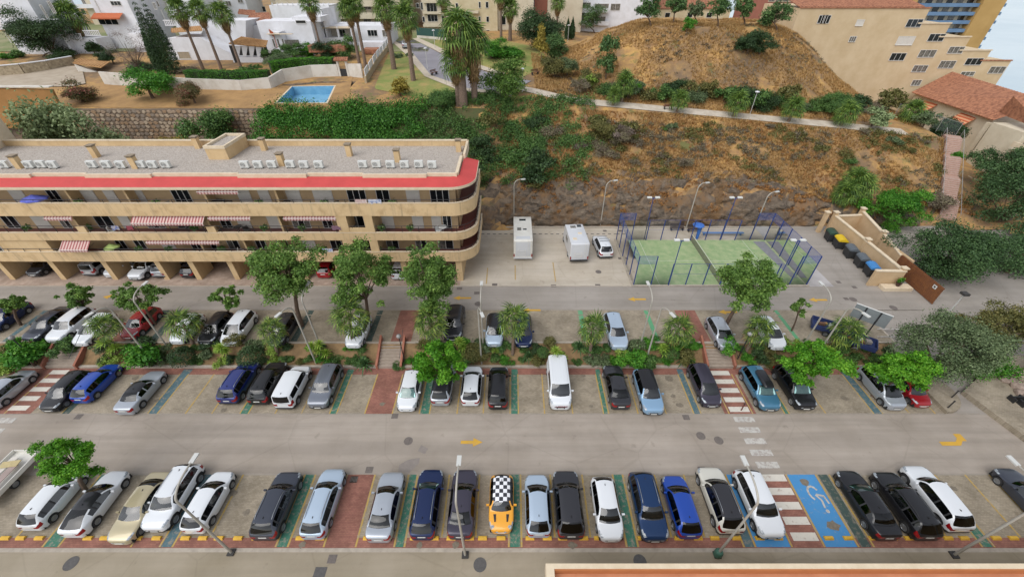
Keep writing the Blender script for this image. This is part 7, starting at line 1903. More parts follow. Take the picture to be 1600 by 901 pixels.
# ---- fan palms
def frond(seed, droop=.35, L=.8, R=.78):
    rg = random.Random(seed); M = MB(); M.tube([(0, 0, 0), (0, L * .5, .06), (0, L, .02)], [.022, .018, .014], 4); c = Vector((0, L, .02)); n = 12
    for k in range(n):
        a = rad(-115 + 230 * k / (n - 1)); rr = R * (1 - .22 * abs(a) / 2) * rg.uniform(.9, 1.08); w = .062
        d = Vector((math.sin(a), math.cos(a), 0)); s = Vector((math.cos(a), -math.sin(a), 0)); m_ = c + d * rr * .6 + Vector((0, 0, .05)); e = c + d * rr + Vector((0, 0, -droop * rr))
        M.add([c, m_ - s * w * .8, m_ + s * w * .8 + Vector((0, 0, -.02)), e], [(0, 2, 1), (1, 2, 3)])
    return M
def tomesh(M, name, m, rg):
    me = M.mesh(name); me.materials.append(m); a = me.attributes.new('rnd', 'FLOAT', 'FACE')
    for d in a.data: d.value = rg.random()
    return me
FR = {}
for kind in ('palm', 'palmy', 'palmd'):
    rg = random.Random(4); FR[kind] = [tomesh(frond(k + 9, (.3, .5, .7)[k]), 'frond', LM[kind], rg) for k in range(3)]
def planter_palm(bpx, bpy_, cpx, cpy, r, label, n=28, kind='palmy'):
    zb = .75; b = G(bpx, bpy_, zb); b.z = bank_z(b.y) if Y3 + .25 < b.y < U0 else UP
    c = AY(cpx, cpy + 6, b.y); t = thing('fan_palm', label, 'palm', b, 'fan palms of the planter'); o = c - b
    MB().tube([(0, 0, -.1), o * .5 + Vector((0, 0, .0)), o], [.17, .13, .12], 8).build('trunk', M_palmbark, t, 60, world=False)
    rg = random.Random(bpx)
    for k in range(n):
        u = (k + .5) / n; el = 82 - 128 * u ** .9; az = k * 2.39996 + rg.uniform(-.2, .2)
        f = link('frond', rg.choice(FR[(kind if rg.random() < .6 else 'palm') if u < .93 else 'palmd']), t); s = r / 1.62 * rg.uniform(.85, 1.15); f.scale = (s, s, s)
        f.rotation_euler = (rad(el), rg.uniform(-.3, .3), az); f.location = o + Vector((0, 0, .05 - .25 * u))
PP = [(305, 541, 287, 500, 1.75, 'stout fan palm left of the black car, upper row'), (433, 551, 425, 510, 1.6, 'fan palm in front of the dark car in the upper row'), (552, 543, 547, 488, 1.95, 'leaning fan palm in front of a white hatchback'), (681, 548, 672, 497, 2.0, 'large fan palm merging with the tall street tree'), (801, 551, 803, 494, 1.85, 'fan palm left of the clipped topiary ball'),
      (922, 553, 926, 506, 1.75, 'fan palm left of the lone pale silver estate'), (1050, 547, 1060, 508, 1.75, 'fan palm left of the right stairway'), (1165, 549, 1186, 507, 1.7, 'fan palm right of the right stairway'), (158, 543, 163, 503, 1.6, 'bushy palm above the left stairway'), (1312, 546, 1322, 512, 1.8, 'fan palm among the shrubs by the billboard')]
for a in PP: planter_palm(*a)
# tall palms: crowns of joined fronds, skirt of dead leaves
def palm_crown(seed, n, r, lo, hi, kind, sc=1.0):
    rg = random.Random(seed); V = []; F = []
    M = MB()
    for k in range(n):
        u = (k + .5) / n; el = rad(hi - (hi - lo) * u); az = k * 2.39996 + rg.uniform(-.25, .25); s = r / 1.5 * rg.uniform(.85, 1.12)
        R3 = Matrix.Rotation(az, 3, 'Z') @ Matrix.Rotation(el, 3, 'X'); fr = frond(seed + k, rg.uniform(.3, .8)); off = Vector((0, 0, -.4 * u * sc))
        M.add([R3 @ (Vector(v) * s) + off for v in fr.v], fr.f)
    return tomesh(M, 'palm_crown', LM[kind], rg)
TC = [(palm_crown(40 + k, 44, 2.1, -35, 85, 'palm'), palm_crown(60 + k, 26, 1.7, -85, -35, 'palmd', 3.0)) for k in range(3)]
def tall_palm(bpx, bpy_, hy, label, r=1.0, tr=.24, i=0, group='tall palms of the gardens', skirt=1.0):
    b = T(bpx, bpy_); u, yy, w = ray(800, hy); z = CAM_H + w * b.y / yy; h = max(1.0, z - b.z)
    t = thing('tall_palm', label, 'palm', b, group)
    MB().tube([(0, 0, -.2), (.05, 0, h * .5), (0, 0, h)], [tr * 1.35, tr, tr * .85], 8).build('trunk', M_palmbark, t, 60, world=False)
    c = link('crown', TC[i % 3][0], t); c.location = (0, 0, h); c.scale = (r, r, r); c.rotation_euler.z = i * 1.3
    if skirt: d = link('dead_skirt', TC[i % 3][1], t); d.location = (0, 0, h - .1); d.scale = (r * .9, r * .9, r * skirt)
for i, (bx, by, hy, lab, r, tr) in enumerate((
 (318, 109, 14, 'tall garden palm, left of the three by the white villa', 1.1, .22), (346, 108, 16, 'tall garden palm, middle of the three by the white villa', 1.0, .22), (377, 107, 21, 'tall garden palm, right of the three by the white villa', 1.1, .22), (505, 92, 4, 'tall thin palm rising behind the clipped hedge', 1.1, .2),
 (563, 106, 13, 'front palm of the twin pair by the garden gate', 1.05, .26), (572, 106, 6, 'rear palm of the twin pair by the garden gate', 1.0, .26), (616, 109, 12, 'thick-trunked palm on the lawn nearer the villas', 1.25, .38), (646, 126, 28, 'palm on the lawn nearer the street', 1.2, .34),
 (698, 62, -2, 'thin far palm before the cream house, left one', 1.0, .25), (783, 66, -8, 'thin far palm right of the cream house', 1.0, .25), (797, 64, 12, 'far palm beside the narrow white house', 1.15, .35), (869, 55, 4, 'far palm before the white apartment house', 1.05, .25), (640, 48, -4, 'far palm left of the cream house windows', 1.0, .25), (140, 80, 24, 'palm before the white house with orange awning', 1.5, .3),
 (724, 166, 46, 'tallest trunk of the old palm clump beside the street', 1.55, .55), (742, 160, 62, 'second palm of the old clump beside the street', 1.45, .4), (716, 166, 96, 'shortest palm of the old clump beside the street', 1.2, .3))):
    tall_palm(bx, by, hy, lab, r, tr, i, skirt=1.5 if 720 < bx < 745 else 1.0)
for i, (bx, by, hy, lab, r) in enumerate(((971, 160, 130, 'low fan palm at the start of the hill path', 1.0), (1057, 176, 155, 'low fan palm beside the path bench', .8), (1145, 184, 158, 'low fan palm left of the path lamp', .95), (1231, 191, 168, 'low fan palm right of the path lamp', .95), (1313, 197, 176, 'low fan palm near the right end of the path', 1.0), (1416, 190, 172, 'low palm at the path end beside the tiled villa', 1.0), (957, 166, 148, 'small fan palm leaning over the path', .7), (1346, 84, 84, 'tiny palm before the stepped apartment house', .6))):
    tall_palm(bx, by, hy, lab, r, .18, i, 'low palms along the hill path', 0)
b = T(1322, 318); tp = thing('bushy_palm', 'large bushy palm on the slope above the bin yard', 'palm', b)
for k, (dx, dy, hh) in enumerate(((-1.2, -.3, 1.4), (1.0, 0, 2.2), (0, .6, 3.0))):
    MB().tube([(dx, dy, -.3), (dx, dy, hh)], .2, 7).build('trunk', M_palmbark, tp, world=False); c = link('crown', TC[k][0], tp); c.location = (dx, dy, hh); c.scale = (1, 1, 1)
# ---- street and car park trees
for a in (
 (32, 507, UP, 12, 472, 24, 19, 'street', 'small street tree at the left end of the upper row', dict(n=3800, lumps=32, lo=.1, hi=.22)), (136, 492, UP, 120, 462, 32, 24, 'street', 'sparse street tree in front of the carport at the left', dict(n=3000, lumps=30, lo=.1, hi=.22)), (243, 506, UP, 214, 463, 42, 32, 'street', 'spreading street tree behind the red hatchback', dict(n=5500, lumps=38, lo=.1, hi=.22)),
 (358, 499, UP, 352, 464, 30, 22, 'street', 'small sparse street tree right of the carport piers', dict(n=3000, lumps=30, lo=.1, hi=.22)), (471, 509, UP, 446, 421, 54, 66, 'street', 'tall dense street tree left of the red carport car', dict(n=13000, lumps=58, lo=.12, hi=.25, trunk_r=.2)), (578, 507, UP, 563, 434, 54, 60, 'street', 'tall street tree right of the red carport car', dict(n=10000, lumps=50, lo=.11, hi=.24, trunk_r=.18)),
 (672, 512, UP, 672, 440, 44, 60, 'street', 'tall upright street tree at the corner of the apartment block', dict(n=13500, lumps=52, lo=.13, hi=.27, trunk_r=.2)), (1131, 512, UP, 1170, 440, 50, 54, 'street', 'leaning street tree in front of the padel court', dict(n=13500, lumps=58, lo=.12, hi=.25, trunk_r=.17)), (1237, 516, UP, 1252, 480, 18, 18, 'street', 'small crooked street tree below the bin yard', dict(n=900, lumps=8, lo=.2, hi=.32, trunk_r=.07)),
 (690, 612, 0, 687, 566, 40, 38, 'lime', 'lime green tree over the silver people carrier', dict(n=9500, lumps=46, lo=.13, hi=.27)), (1226, 611, 0, 1268, 565, 56, 36, 'lime', 'wide lime green tree over the empty bay right', dict(n=11000, lumps=50, lo=.12, hi=.25)), (1362, 618, 0, 1412, 578, 58, 37, 'lime', 'wide lime green tree over the silver and red cars', dict(n=11000, lumps=50, lo=.12, hi=.25)), (134, 766, 0, 108, 719, 54, 38, 'lime', 'lime green tree over the white hatchback, near row', dict(n=13000, lumps=50, size=.16, lo=.12, hi=.25))):
    px_tree(*a[:-1], group='car park trees', **a[-1])
def wtree(x, y, z, cz, rx, ry, rz, kind, label, **kw): return tree((x, y, z), (x, y, cz), rx, ry, rz, kind, label, **kw)
wtree(37.4, 24.3, .3, 4.3, 4.5, 3.8, 3.0, 'olive', 'large grey green tree at the end of the middle island', n=22000, lumps=55, size=.18, lo=.18, hi=.28, trunk_r=.25)
wtree(45.5, 28.2, .6, 3.4, 4.0, 3.2, 2.0, 'oliveb', 'straggly olive brown tree right of the big grey green tree', n=11000, lumps=40, size=.19, lo=.16, hi=.27, trunk_r=.2)
wtree(43.5, 25.5, .4, 1.2, 3.2, 2.2, 1.1, 'bright', 'green undergrowth beneath the straggly tree', n=4000, lumps=14, size=.2, cat='shrub', name='undergrowth_shrub')
wtree(51.3, 39.8, UP, 3.9, 6.1, 5.0, 3.5, 'ficus', 'broad dark evergreen tree behind the brown gate', n=26000, lumps=60, size=.23, lo=.2, hi=.3, trunk_r=.3)
wtree(59.5, 40.0, UP, 3.6, 5.2, 4.2, 2.9, 'ficus', 'dark evergreen tree at the right edge above the ramp', n=9000, lumps=26, size=.25, trunk_r=.25)
wtree(69.5, 52.0, 1.4, 5.0, 4.6, 3.8, 3.8, 'ficus', 'dark tree right of the stairway foot', n=9500, lumps=24, size=.26)
wtree(73.0, 57.5, 1.6, 5.6, 4.4, 3.6, 3.4, 'ficus', 'dark tree right of the stairway middle', n=8500, lumps=22, size=.26)
wtree(75.5, 62.0, 1.8, 6.0, 3.2, 3.0, 2.6, 'ficus', 'dark tree below the balcony block', n=7000, lumps=20, size=.26)
wtree(53.0, 51.5, 1.6, 3.9, 5.0, 3.0, 2.5, 'bright', 'broad bright green shrub tree behind the bin yard', n=16000, lumps=50, size=.22, lo=.18, hi=.28)
wtree(65.0, 44.5, UP, 3.2, 3.2, 3, 2.4, 'ficus', 'dark shrub tree shading the right lane', n=5500, lumps=18, size=.25)
wtree(74.5, 72.0, 3.0, 8.4, 3.0, 2.6, 2.1, 'dark', 'dark tree in front of the tiled villa', n=5500, lumps=18, size=.26)
wtree(71.5, 77.0, 4.0, 8.6, 2.2, 2.0, 1.7, 'dark', 'small grey green tree left of the villa awnings', n=3000, lumps=14, size=.26)
wtree(50.5, 31.5, UP, 2.0, 1.5, 1.3, .9, 'oliveb', 'small dry bush beside the square-headed lamp', n=1400, lumps=8, size=.2)
for bx, by, cx_, cy_, rx_, ry_, kind, lab, n in (
 (930, 52, 922, 26, 23, 19, 'pine', 'hilltop tree at the left shoulder of the hill', 3800), (968, 38, 966, 9, 24, 17, 'pine', 'second hilltop tree from the left', 3600), (1017, 41, 1014, 13, 21, 16, 'pine', 'round hilltop tree at the lookout', 3600), (1052, 36, 1056, 9, 19, 15, 'pine', 'dark hilltop tree right of the lookout', 3000), (1090, 40, 1088, 16, 15, 13, 'olive', 'thin grey hilltop tree', 1700), (1122, 40, 1124, 12, 18, 16, 'pine', 'hilltop tree amid the thin row', 2800), (1164, 40, 1164, 10, 18, 16, 'pine', 'dark hilltop tree left of the brown house', 3000), (1214, 50, 1214, 22, 27, 17, 'pine', 'spreading hilltop tree at the right', 4200),
 (842, 80, 845, 48, 34, 30, 'dark', 'dense dark dome tree by the street bend', 20000), (786, 158, 786, 122, 36, 36, 'street', 'leafy tree beside the old palm clump', 7500), (66, 88, 66, 56, 50, 32, 'dark', 'big dark tree by the tall white house', 16000), (44, 78, 44, 22, 38, 26, 'oliveb', 'yellow green tree behind the big dark one at the far left', 9000)):
    px_tree(bx, by, None, cx_, cy_, rx_, ry_, kind, lab, n=n, size=.3, lumps=26 if n < 12000 else 40, name='hill_tree' if bx > 900 else 'garden_tree', group='hilltop trees' if bx > 900 else None)
px_tree(195, 112, None, 200, 78, 38, 36, 'dead', 'leafless grey tree left of the cypresses', n=4500, size=.3, lumps=24, lo=.2, hi=.32, aspect=.12, name='bare_tree')
# cypresses
def cypress(bpx, bpy_, topy, r, label):
    b = T(bpx, bpy_); h = max(4, AY(800, topy, b.y).z - b.z); t = thing('cypress', label, 'tree', b, 'cypresses'); n = 16
    L = [(0, 0, .4 + (h - .6) * k / (n - 1), r * (1.0 if k < 6 else (n - k) / (n - 5.5)) * (.8 if k == 0 else 1)) for k in range(n)]
    V, F, q = lump_leaves(L, 9000, .2, bpx, .75, .5, 1.0, .06); link('crown', npmesh('crown', V, F, LM['dark'], rnd=q), t); MB().tube([(0, 0, -.2), (0, 0, h * .8)], [.16, .04], 6).build('trunk', M_bark, t, world=False)
cypress(262, 116, -14, 1.25, 'tall cypress, left one of the main pair'); cypress(275, 115, -10, 1.35, 'tall cypress, right one of the main pair'); cypress(254, 117, 34, .8, 'shorter cypress leaning against the pair'); cypress(886, 62, 25, .7, 'slim cypress left of the hill'); cypress(893, 62, 24, .7, 'slim cypress nearest the hill')
# ---- named shrubs: (px, py, radius m, height m, kind, shape, label)
for px, py, r, h, kind, shp, lab in (
 (131, 160, 3.0, 2.2, 'rust', 'round', 'red flowering oleander by the pump house'), (240, 155, 4.0, 3.0, 'bright', 'round', 'big round green bush against the white garden wall'), (306, 163, 2.5, 2.2, 'rust', 'round', 'pink flowering oleander above the stone wall'), (352, 122, 4.0, 1.0, 'dead', 'low', 'dry creeper on the white wall foot'), (440, 108, 2.8, 2.0, 'olive', 'round', 'grey green bush spilling over the garden wall'), (462, 94, 3.0, 2.0, 'shrub', 'round', 'rounded bush before the terraced villa'), (540, 92, 3.0, 3.2, 'shrub', 'round', 'dense garden bush behind the tiled gateway'), (510, 94, 3.0, 2.6, 'dark', 'round', 'dark garden bush left of the gateway bush'),
 (626, 151, 2.0, 1.7, 'yell', 'round', 'yellow bush at the lower edge of the lawn'), (622, 90, 1.2, 1.1, 'olive', 'low', 'small agave clump under the lawn palm'), (640, 88, 1.0, .9, 'olive', 'low', 'second agave clump under the lawn palm'), (792, 88, 4.4, 2.6, 'bright', 'low', 'wide bright hedge bush behind the street bend'), (768, 92, 3.4, 2.6, 'bright', 'round', 'bright bush left of the wide hedge bush'), (862, 92, 3.2, 3.0, 'pine', 'round', 'blue green bush at the left foot of the hill'), (866, 122, 3.0, 2.6, 'oliveb', 'round', 'yellowish bush at the left foot of the hill'), (886, 118, 2.4, 2.2, 'olive', 'round', 'olive bush against the left hill slope'), (846, 100, 1.8, 2.8, 'yell', 'tall', 'yellowing shrub beside the dome tree'),
 (921, 140, 1.7, 1.7, 'limeshrub', 'round', 'lime yellow shrub at the hill foot'), (946, 125, 2.0, 3.2, 'pine', 'tall', 'upright grey green shrub on the hill front'), (1072, 52, 1.2, 1.6, 'bright', 'round', 'bright round shrub at the hilltop edge'), (1166, 86, 2.6, 2.3, 'dark', 'round', 'dark hilltop bush, left half'), (1186, 84, 2.6, 2.3, 'dark', 'round', 'dark hilltop bush, right half'), (978, 150, 1.6, 1.5, 'bright', 'round', 'green shrub behind the first path palm'), (1372, 130, 3.0, 2.6, 'olive', 'round', 'grey green bush under the stepped house, left'), (1396, 130, 3.2, 3.0, 'oliveb', 'round', 'olive bush under the stepped house, right'), (1390, 158, 2.8, 2.4, 'oliveb', 'round', 'green gold bush near the path end'),
 (1360, 200, 2.3, 2.2, 'pale', 'round', 'pale dry bush at the right end of the path'), (838, 294, 2.2, 2.2, 'dark', 'tall', 'dark green bush hanging over the rock face'), (690, 170, 2.4, 1.8, 'shrub', 'round', 'green bush left of the old palm clump'), (915, 352, .6, .6, 'dark', 'low', 'small dark bush at the foot of the rock face'), (1440, 200, 2.0, 1.8, 'olive', 'round', 'grey bush beside the wire fence'), (1455, 330, 2.2, 1.8, 'scrub', 'round', 'brown scrub bush by the stairway foot'), (1485, 255, 1.2, 1.2, 'bright', 'round', 'small green bush beside the stairway landing'), (12, 92, 1.5, 1.2, 'bright', 'low', 'small bush before the tall white house'), (32, 90, 2.0, 1.6, 'shrub', 'low', 'low shrubs at the lane wall, left'), (150, 86, 2.2, 1.8, 'dark', 'round', 'dark shrub behind the pump house'), (292, 112, 2.2, 1.2, 'scrub', 'low', 'dry grey bush at the foot of the left villa wall'), (395, 112, 2.0, 1.3, 'shrub', 'low', 'low green shrub before the pavilion'), (430, 98, 2.4, 1.6, 'shrub', 'round', 'green shrub below the glazed porch'), (484, 92, 2.6, 1.9, 'bright', 'round', 'fresh green shrub below the terracotta terrace'), (224, 108, 2.6, 1.6, 'dark', 'low', 'dark shrub at the foot of the cypresses'), (178, 100, 2.4, 1.8, 'dark', 'round', 'dark shrub under the leafless tree'), (105, 92, 3.0, 2.0, 'dark', 'low', 'dark low shrub under the big dark tree'), (760, 76, 2.8, 1.8, 'shrub', 'low', 'green shrub behind the street lawn'), (715, 72, 1.4, 1.6, 'dark', 'round', 'dark shrub at the green screen fence end')):
    bush(T(px, py), r, h, kind, shp, lab)
bush(Vector((-61.0, 58.2, 7.0)), 5.4, 6.3, 'pale', 'round', 'large pale olive bush behind the apartment roof, left'); bush(Vector((-45.0, 62.4, 8.3)), 3.9, 4.3, 'shrub', 'round', 'round green bush in front of the stone wall'); bush(Vector((-53, 63.5, 8.1)), 3.4, 1.5, 'yell', 'low', 'low yellowing bush at the stone wall foot'); bush(Vector((-66.0, 60.2, 7.2)), 3.4, 4.0, 'pale', 'round', 'second pale olive bush behind the roof at the far left')
k = 0
rg = random.Random(21)
for px in range(905, 1400, 15):
    py = lerp(px, (900, 1000, 1100, 1200, 1300, 1400), (149, 158, 165, 173, 180, 178)) - rg.uniform(1, 12) ; k += 1
    kind = rg.choice(('oliveb', 'shrub', 'olive', 'oliveb', 'dark', 'scrub')); r = rg.uniform(1.5, 2.5)
    bush(T(px, py), r, r * rg.uniform(.75, 1.15), kind, rg.choice(('round', 'low', 'round')), '%s bush in the belt behind the hill path, %s from the left' % ({'oliveb': 'olive brown', 'shrub': 'green', 'olive': 'grey green', 'dark': 'dark green', 'scrub': 'dry brown'}[kind], ordw(k)), 'bushes behind the hill path')
# slope bushes between path and rock face
k = 0
pts_ = []
while len(pts_) < 46:
    px, py = rg.uniform(690, 1470), rg.uniform(190, 300)
    if py > 262 and px > 850: continue
    if px > 1000 and rg.random() < .35: continue
    pts_.append((px, py))
for px, py in sorted(pts_):
    p = T(px, py); k += 1
    kind = rg.choice(('shrub', 'dark', 'oliveb', 'shrub')) if px < 860 else (rg.choice(('scrub', 'dead', 'oliveb', 'scrub')) if px < 1000 else rg.choice(('oliveb', 'scrub', 'shrub', 'scrub', 'olive')))
    r = rg.uniform(1.3, 2.4) if px < 980 else rg.uniform(.7, 1.4)
    bush(p, r, r * .75, kind, rg.choice(('round', 'low', 'low')), '%s bush on the slope above the rock face, %s from the left' % ({'oliveb': 'olive brown', 'shrub': 'green', 'olive': 'grey green', 'dark': 'dark green', 'scrub': 'dry grey brown', 'dead': 'leafless purple grey'}[kind], ordw(k)), 'bushes of the slope')
# ---- hedges and ivy bank (leaf masses over real volumes)
def hedge(pts, w, h, kind, label, n, seed, size=.22):
    rng = np.random.default_rng(seed); pts = [Vector(p) for p in pts]; t = thing('clipped_hedge', label, 'hedge', pts[0]); C = []; N = []
    seg = rng.integers(0, len(pts) - 1, n); u = rng.random(n)
    for i in range(n):
        a, b_ = pts[seg[i]], pts[seg[i] + 1]; p = a.lerp(b_, u[i]); d = (b_ - a).normalized(); s = Vector((-d.y, d.x, 0)); f = rng.random(); bump = .18 * noise.noise(p * .9)
        if f < .45: q, nn = p + s * rng.uniform(-w/2, w/2) + Vector((0, 0, h + bump)), Vector((0, 0, 1))
        else: sg = -1 if f < .85 else 1; q, nn = p + s * sg * (w/2 + bump) + Vector((0, 0, rng.uniform(0, h))), s * sg
        C.append(q - pts[0]); N.append(nn)
    V, F = leaves(np.array(C), np.array(N), size, rng, .5); link('foliage', npmesh('hedge_foliage', V, F, LM[kind], rnd=rng.random(n)), t)
    M = MB()
    for a, b_ in zip(pts[:-1], pts[1:]):
        d = (b_ - a).normalized(); s = Vector((-d.y, d.x, 0)) * (w / 2 - .12); hh = Vector((0, 0, h - .12))
        M.add([a - s, b_ - s, b_ + s, a + s, a - s + hh, b_ - s + hh, b_ + s + hh, a + s + hh], [(0,3,2,1),(4,5,6,7),(0,1,5,4),(1,2,6,5),(2,3,7,6),(3,0,4,7)])
    M.build('twig_core', mat('hedge_core', '2a3a1e', .95), t)
hedge([T(298, 126), T(345, 128), T(395, 128), T(424, 126)], 1.8, 1.7, 'ivy', 'long clipped hedge above the white garden wall', 6000, 5)
hedge([T(426, 116), T(470, 110), T(525, 108)], 2.2, 2.0, 'bright', 'second clipped hedge behind the garden gateway wall', 5000, 6)
def leaf_bank(name, label, cat, X0, X1, Y0_, Y1_, n, kind, dens, seed, size=.3, hr=(.3, 1.0), stuff=False, nl=160):
    rg2 = random.Random(seed); L = []; tries = 0
    while len(L) < nl and tries < nl * 30:
        tries += 1
        x, y = rg2.uniform(X0, X1), rg2.uniform(Y0_, Y1_)
        if dens(x, y) > rg2.random(): r = rg2.uniform(*hr); L.append((x, y, hgt(x, y) + r * .35, r))
    V, F, q = lump_leaves(L, n, size, seed, .55, .5); me = npmesh(name, V, F, LM[kind], rnd=q)
    o = link(name, me); set_tags(o, label, cat, kind='stuff' if stuff else None); return o
leaf_bank('ivy_bank', 'dense green ivy bank between stone wall and slope', 'ivy', -37.5, -13.5, 53, 66.0, 56000, 'ivy', lambda x, y: 1, 71, .3, (.9, 1.8), nl=330)
drape('ivy_understory', [Vector((-37.3, 53, 0)), Vector((-4, 53, 0))], [Vector((-37.3, 66.0, 0)), Vector((-4, 66.0, 0))], mat('leaf_litter', '46502a', .95, col2='5a5232', scale=.8, bump=.8, bscale=8), .12)
leaf_bank('ivy_crest', 'leafy ivy crest hiding the near edge of the pool', 'ivy', -37.0, -17, 62.4, 64.4, 20000, 'ivy', lambda x, y: 1, 78, .3, (1.1, 1.8), nl=95)
leaf_bank('green_scrub', 'green scrub covering the left part of the slope', 'scrub', -15, 15, 54, 71, 52000, 'shrub', lambda x, y: (1 - sm(6, 16, x)) * (.35 + .65 * (noise.noise(Vector((x * .25, y * .25, 1))) > -.1)), 72, .26, (.4, 1.1), True, 760)
leaf_bank('grey_scrub', 'dry grey scrub on the slope', 'scrub', 4, 64, 54.5, 66, 17000, 'scrub', lambda x, y: 1.0 if noise.noise(Vector((x * .16, y * .2, 7))) > .02 else .06, 73, .24, (.2, .6), True, 540)
leaf_bank('olive_scrub', 'olive weeds on the slope', 'scrub', 2, 66, 54.5, 66.5, 18000, 'oliveb', lambda x, y: 1.0 if noise.noise(Vector((x * .2, y * .24, 17))) > .16 else .03, 74, .24, (.2, .65), True, 560)
leaf_bank('hill_scrub', 'low grey scrub on the hill face', 'scrub', 6, 64, 72, 92, 7000, 'scrub', lambda x, y: 1.0 if noise.noise(Vector((x * .12, y * .16, 27))) > .08 else .03, 75, .22, (.15, .4), True, 420)
leaf_bank('rock_weeds', 'rusty weeds clinging to the rock face', 'weeds', 0, 60, 52.0, 54.6, 7000, 'straw2', lambda x, y: 1.0 if noise.noise(Vector((x * .3, y * .5, 37))) > .05 else .05, 76, .22, (.15, .45), True, 300)
# dry grass: bent blades in tufts
def grass(name, label, X0, X1, Y0_, Y1_, n, kind, thr, seed, h=.55):
    rng = np.random.default_rng(seed); xs, ys = rng.uniform(X0, X1, n), rng.uniform(Y0_, Y1_, n); V = []; q = []
    for x, y in zip(xs.tolist(), ys.tolist()):
        yp = path_y(x)
        if abs(y - yp) < 1.5 and x > 0: continue
        if noise.noise(Vector((x * .22, y * .22, seed))) < thr: continue
        if x < 2 and y > 70: continue
        z = hgt(x, y) - .03; base = random.random()
        for k in range(3):
            a = random.uniform(0, 6.28); l = h * random.uniform(.6, 1.3); w = .05; dx, dy = math.cos(a), math.sin(a)
            V += [(x - dy * w, y + dx * w, z), (x + dy * w, y - dx * w, z), (x + dx * l * .55, y + dy * l * .55, z + l * .85)]; q.append(min(1, max(0, base * .7 + random.random() * .3)))
    V = np.array(V); F = np.arange(len(V)).reshape(-1, 3); o = link(name, npmesh(name, V, F, LM[kind], rnd=np.array(q))); set_tags(o, label, 'grass', kind='stuff')
grass('dry_grass', 'straw coloured dry grass on the hill', 4, 68, 70, 100, 42000, 'straw', -.3, 3, .42)
grass('slope_grass', 'dry grass between the path and the rock face', -4, 68, 54.3, 68, 30000, 'straw', -.15, 4, .42)
grass('rusty_grass', 'rusty dry grass patches on the slope', -2, 68, 53, 68, 14000, 'straw2', .0, 5, .42)
# ---- planter shrubs
def rosette(seed, n=46, L=.55, w=.035, kind='spike', arch=.2):
    rg = random.Random(seed); M = MB()
    for k in range(n):
        az = k * 2.39996; el = rad(85 - 95 * (k / n)); d = Vector((math.cos(az) * math.cos(el), math.sin(az) * math.cos(el), math.sin(el))); s = Vector((-math.sin(az), math.cos(az), 0)); l = L * rg.uniform(.8, 1.15)
        m_ = d * l * .55; e = d * l - Vector((0, 0, arch * l)); M.add([-s * w * .5, s * w * .5, m_ + s * w, m_ - s * w, e], [(0, 1, 2, 3), (3, 2, 4)])
    return tomesh(M, 'rosette', LM[kind], rg)
ROS = [rosette(k) for k in range(2)]; CYC = rosette(9, 40, 1.0, .07, 'cycad', .35)
def spiky(px, py, hs_, label):
    b = G(px, py, .75); b.z = bank_z(b.y) if b.y < U0 else UP; t = thing('yucca', label, 'yucca', b, 'yuccas of the planter')
    for i, (dx, h) in enumerate(hs_):
        MB().tube([(dx * .3, 0, -.1), (dx, .05, h)], [.05, .035], 6).build('stem', M_bark, t, world=False); o = link('leaf_rosette', ROS[i % 2], t); o.location = (dx, .05, h); o.scale = (1.25, 1.25, 1.25)
spiky(180, 553, [(-.5, 1.6), (.1, 1.9), (.5, 1.1), (.0, .8)], 'yellow green yucca cluster by the left stairway'); spiky(352, 556, [(0, 1.5), (.3, 1.0)], 'yellow green yucca in front of the tall white hatchback'); spiky(500, 556, [(-.4, 1.7), (.4, 2.0), (.1, 1.2), (.7, .8)], 'yellow green yucca cluster right of the curved lamp'); spiky(720, 553, [(0, 1.9), (.25, 1.2)], 'yucca right of the lime tree in the planter'); spiky(870, 566, [(-.2, 2.1), (.2, 1.6), (.5, 1.1)], 'tall yellow green yucca left of the white van'); spiky(1033, 556, [(0, 1.5), (.2, .9)], 'small yucca by the bright green strip'); spiky(1290, 556, [(-.2, 1.2), (.3, 1.0)], 'yucca among the shrubs near the rubbish trailers')
for px, py, s, lab in ((569, 566, 1.1, 'dark cycad left of the middle stairway'), (905, 548, 1.0, 'dark cycad beside the bright green strip'), (1072, 560, 1.15, 'dark cycad left of the right stairway'), (826, 556, .85, 'small cycad beside the topiary ball'), (760, 548, .8, 'small cycad at the slender lamp post')):
    b = G(px, py, .7); b.z = bank_z(b.y); t = thing('cycad', lab, 'cycad', b, 'cycads of the planter'); MB().tube([(0, 0, -.1), (0, 0, .3)], .16, 7).build('trunk', M_palmbark, t, world=False); o = link('leaf_rosette', CYC, t); o.location = (0, 0, .3); o.scale = (s, s, s)
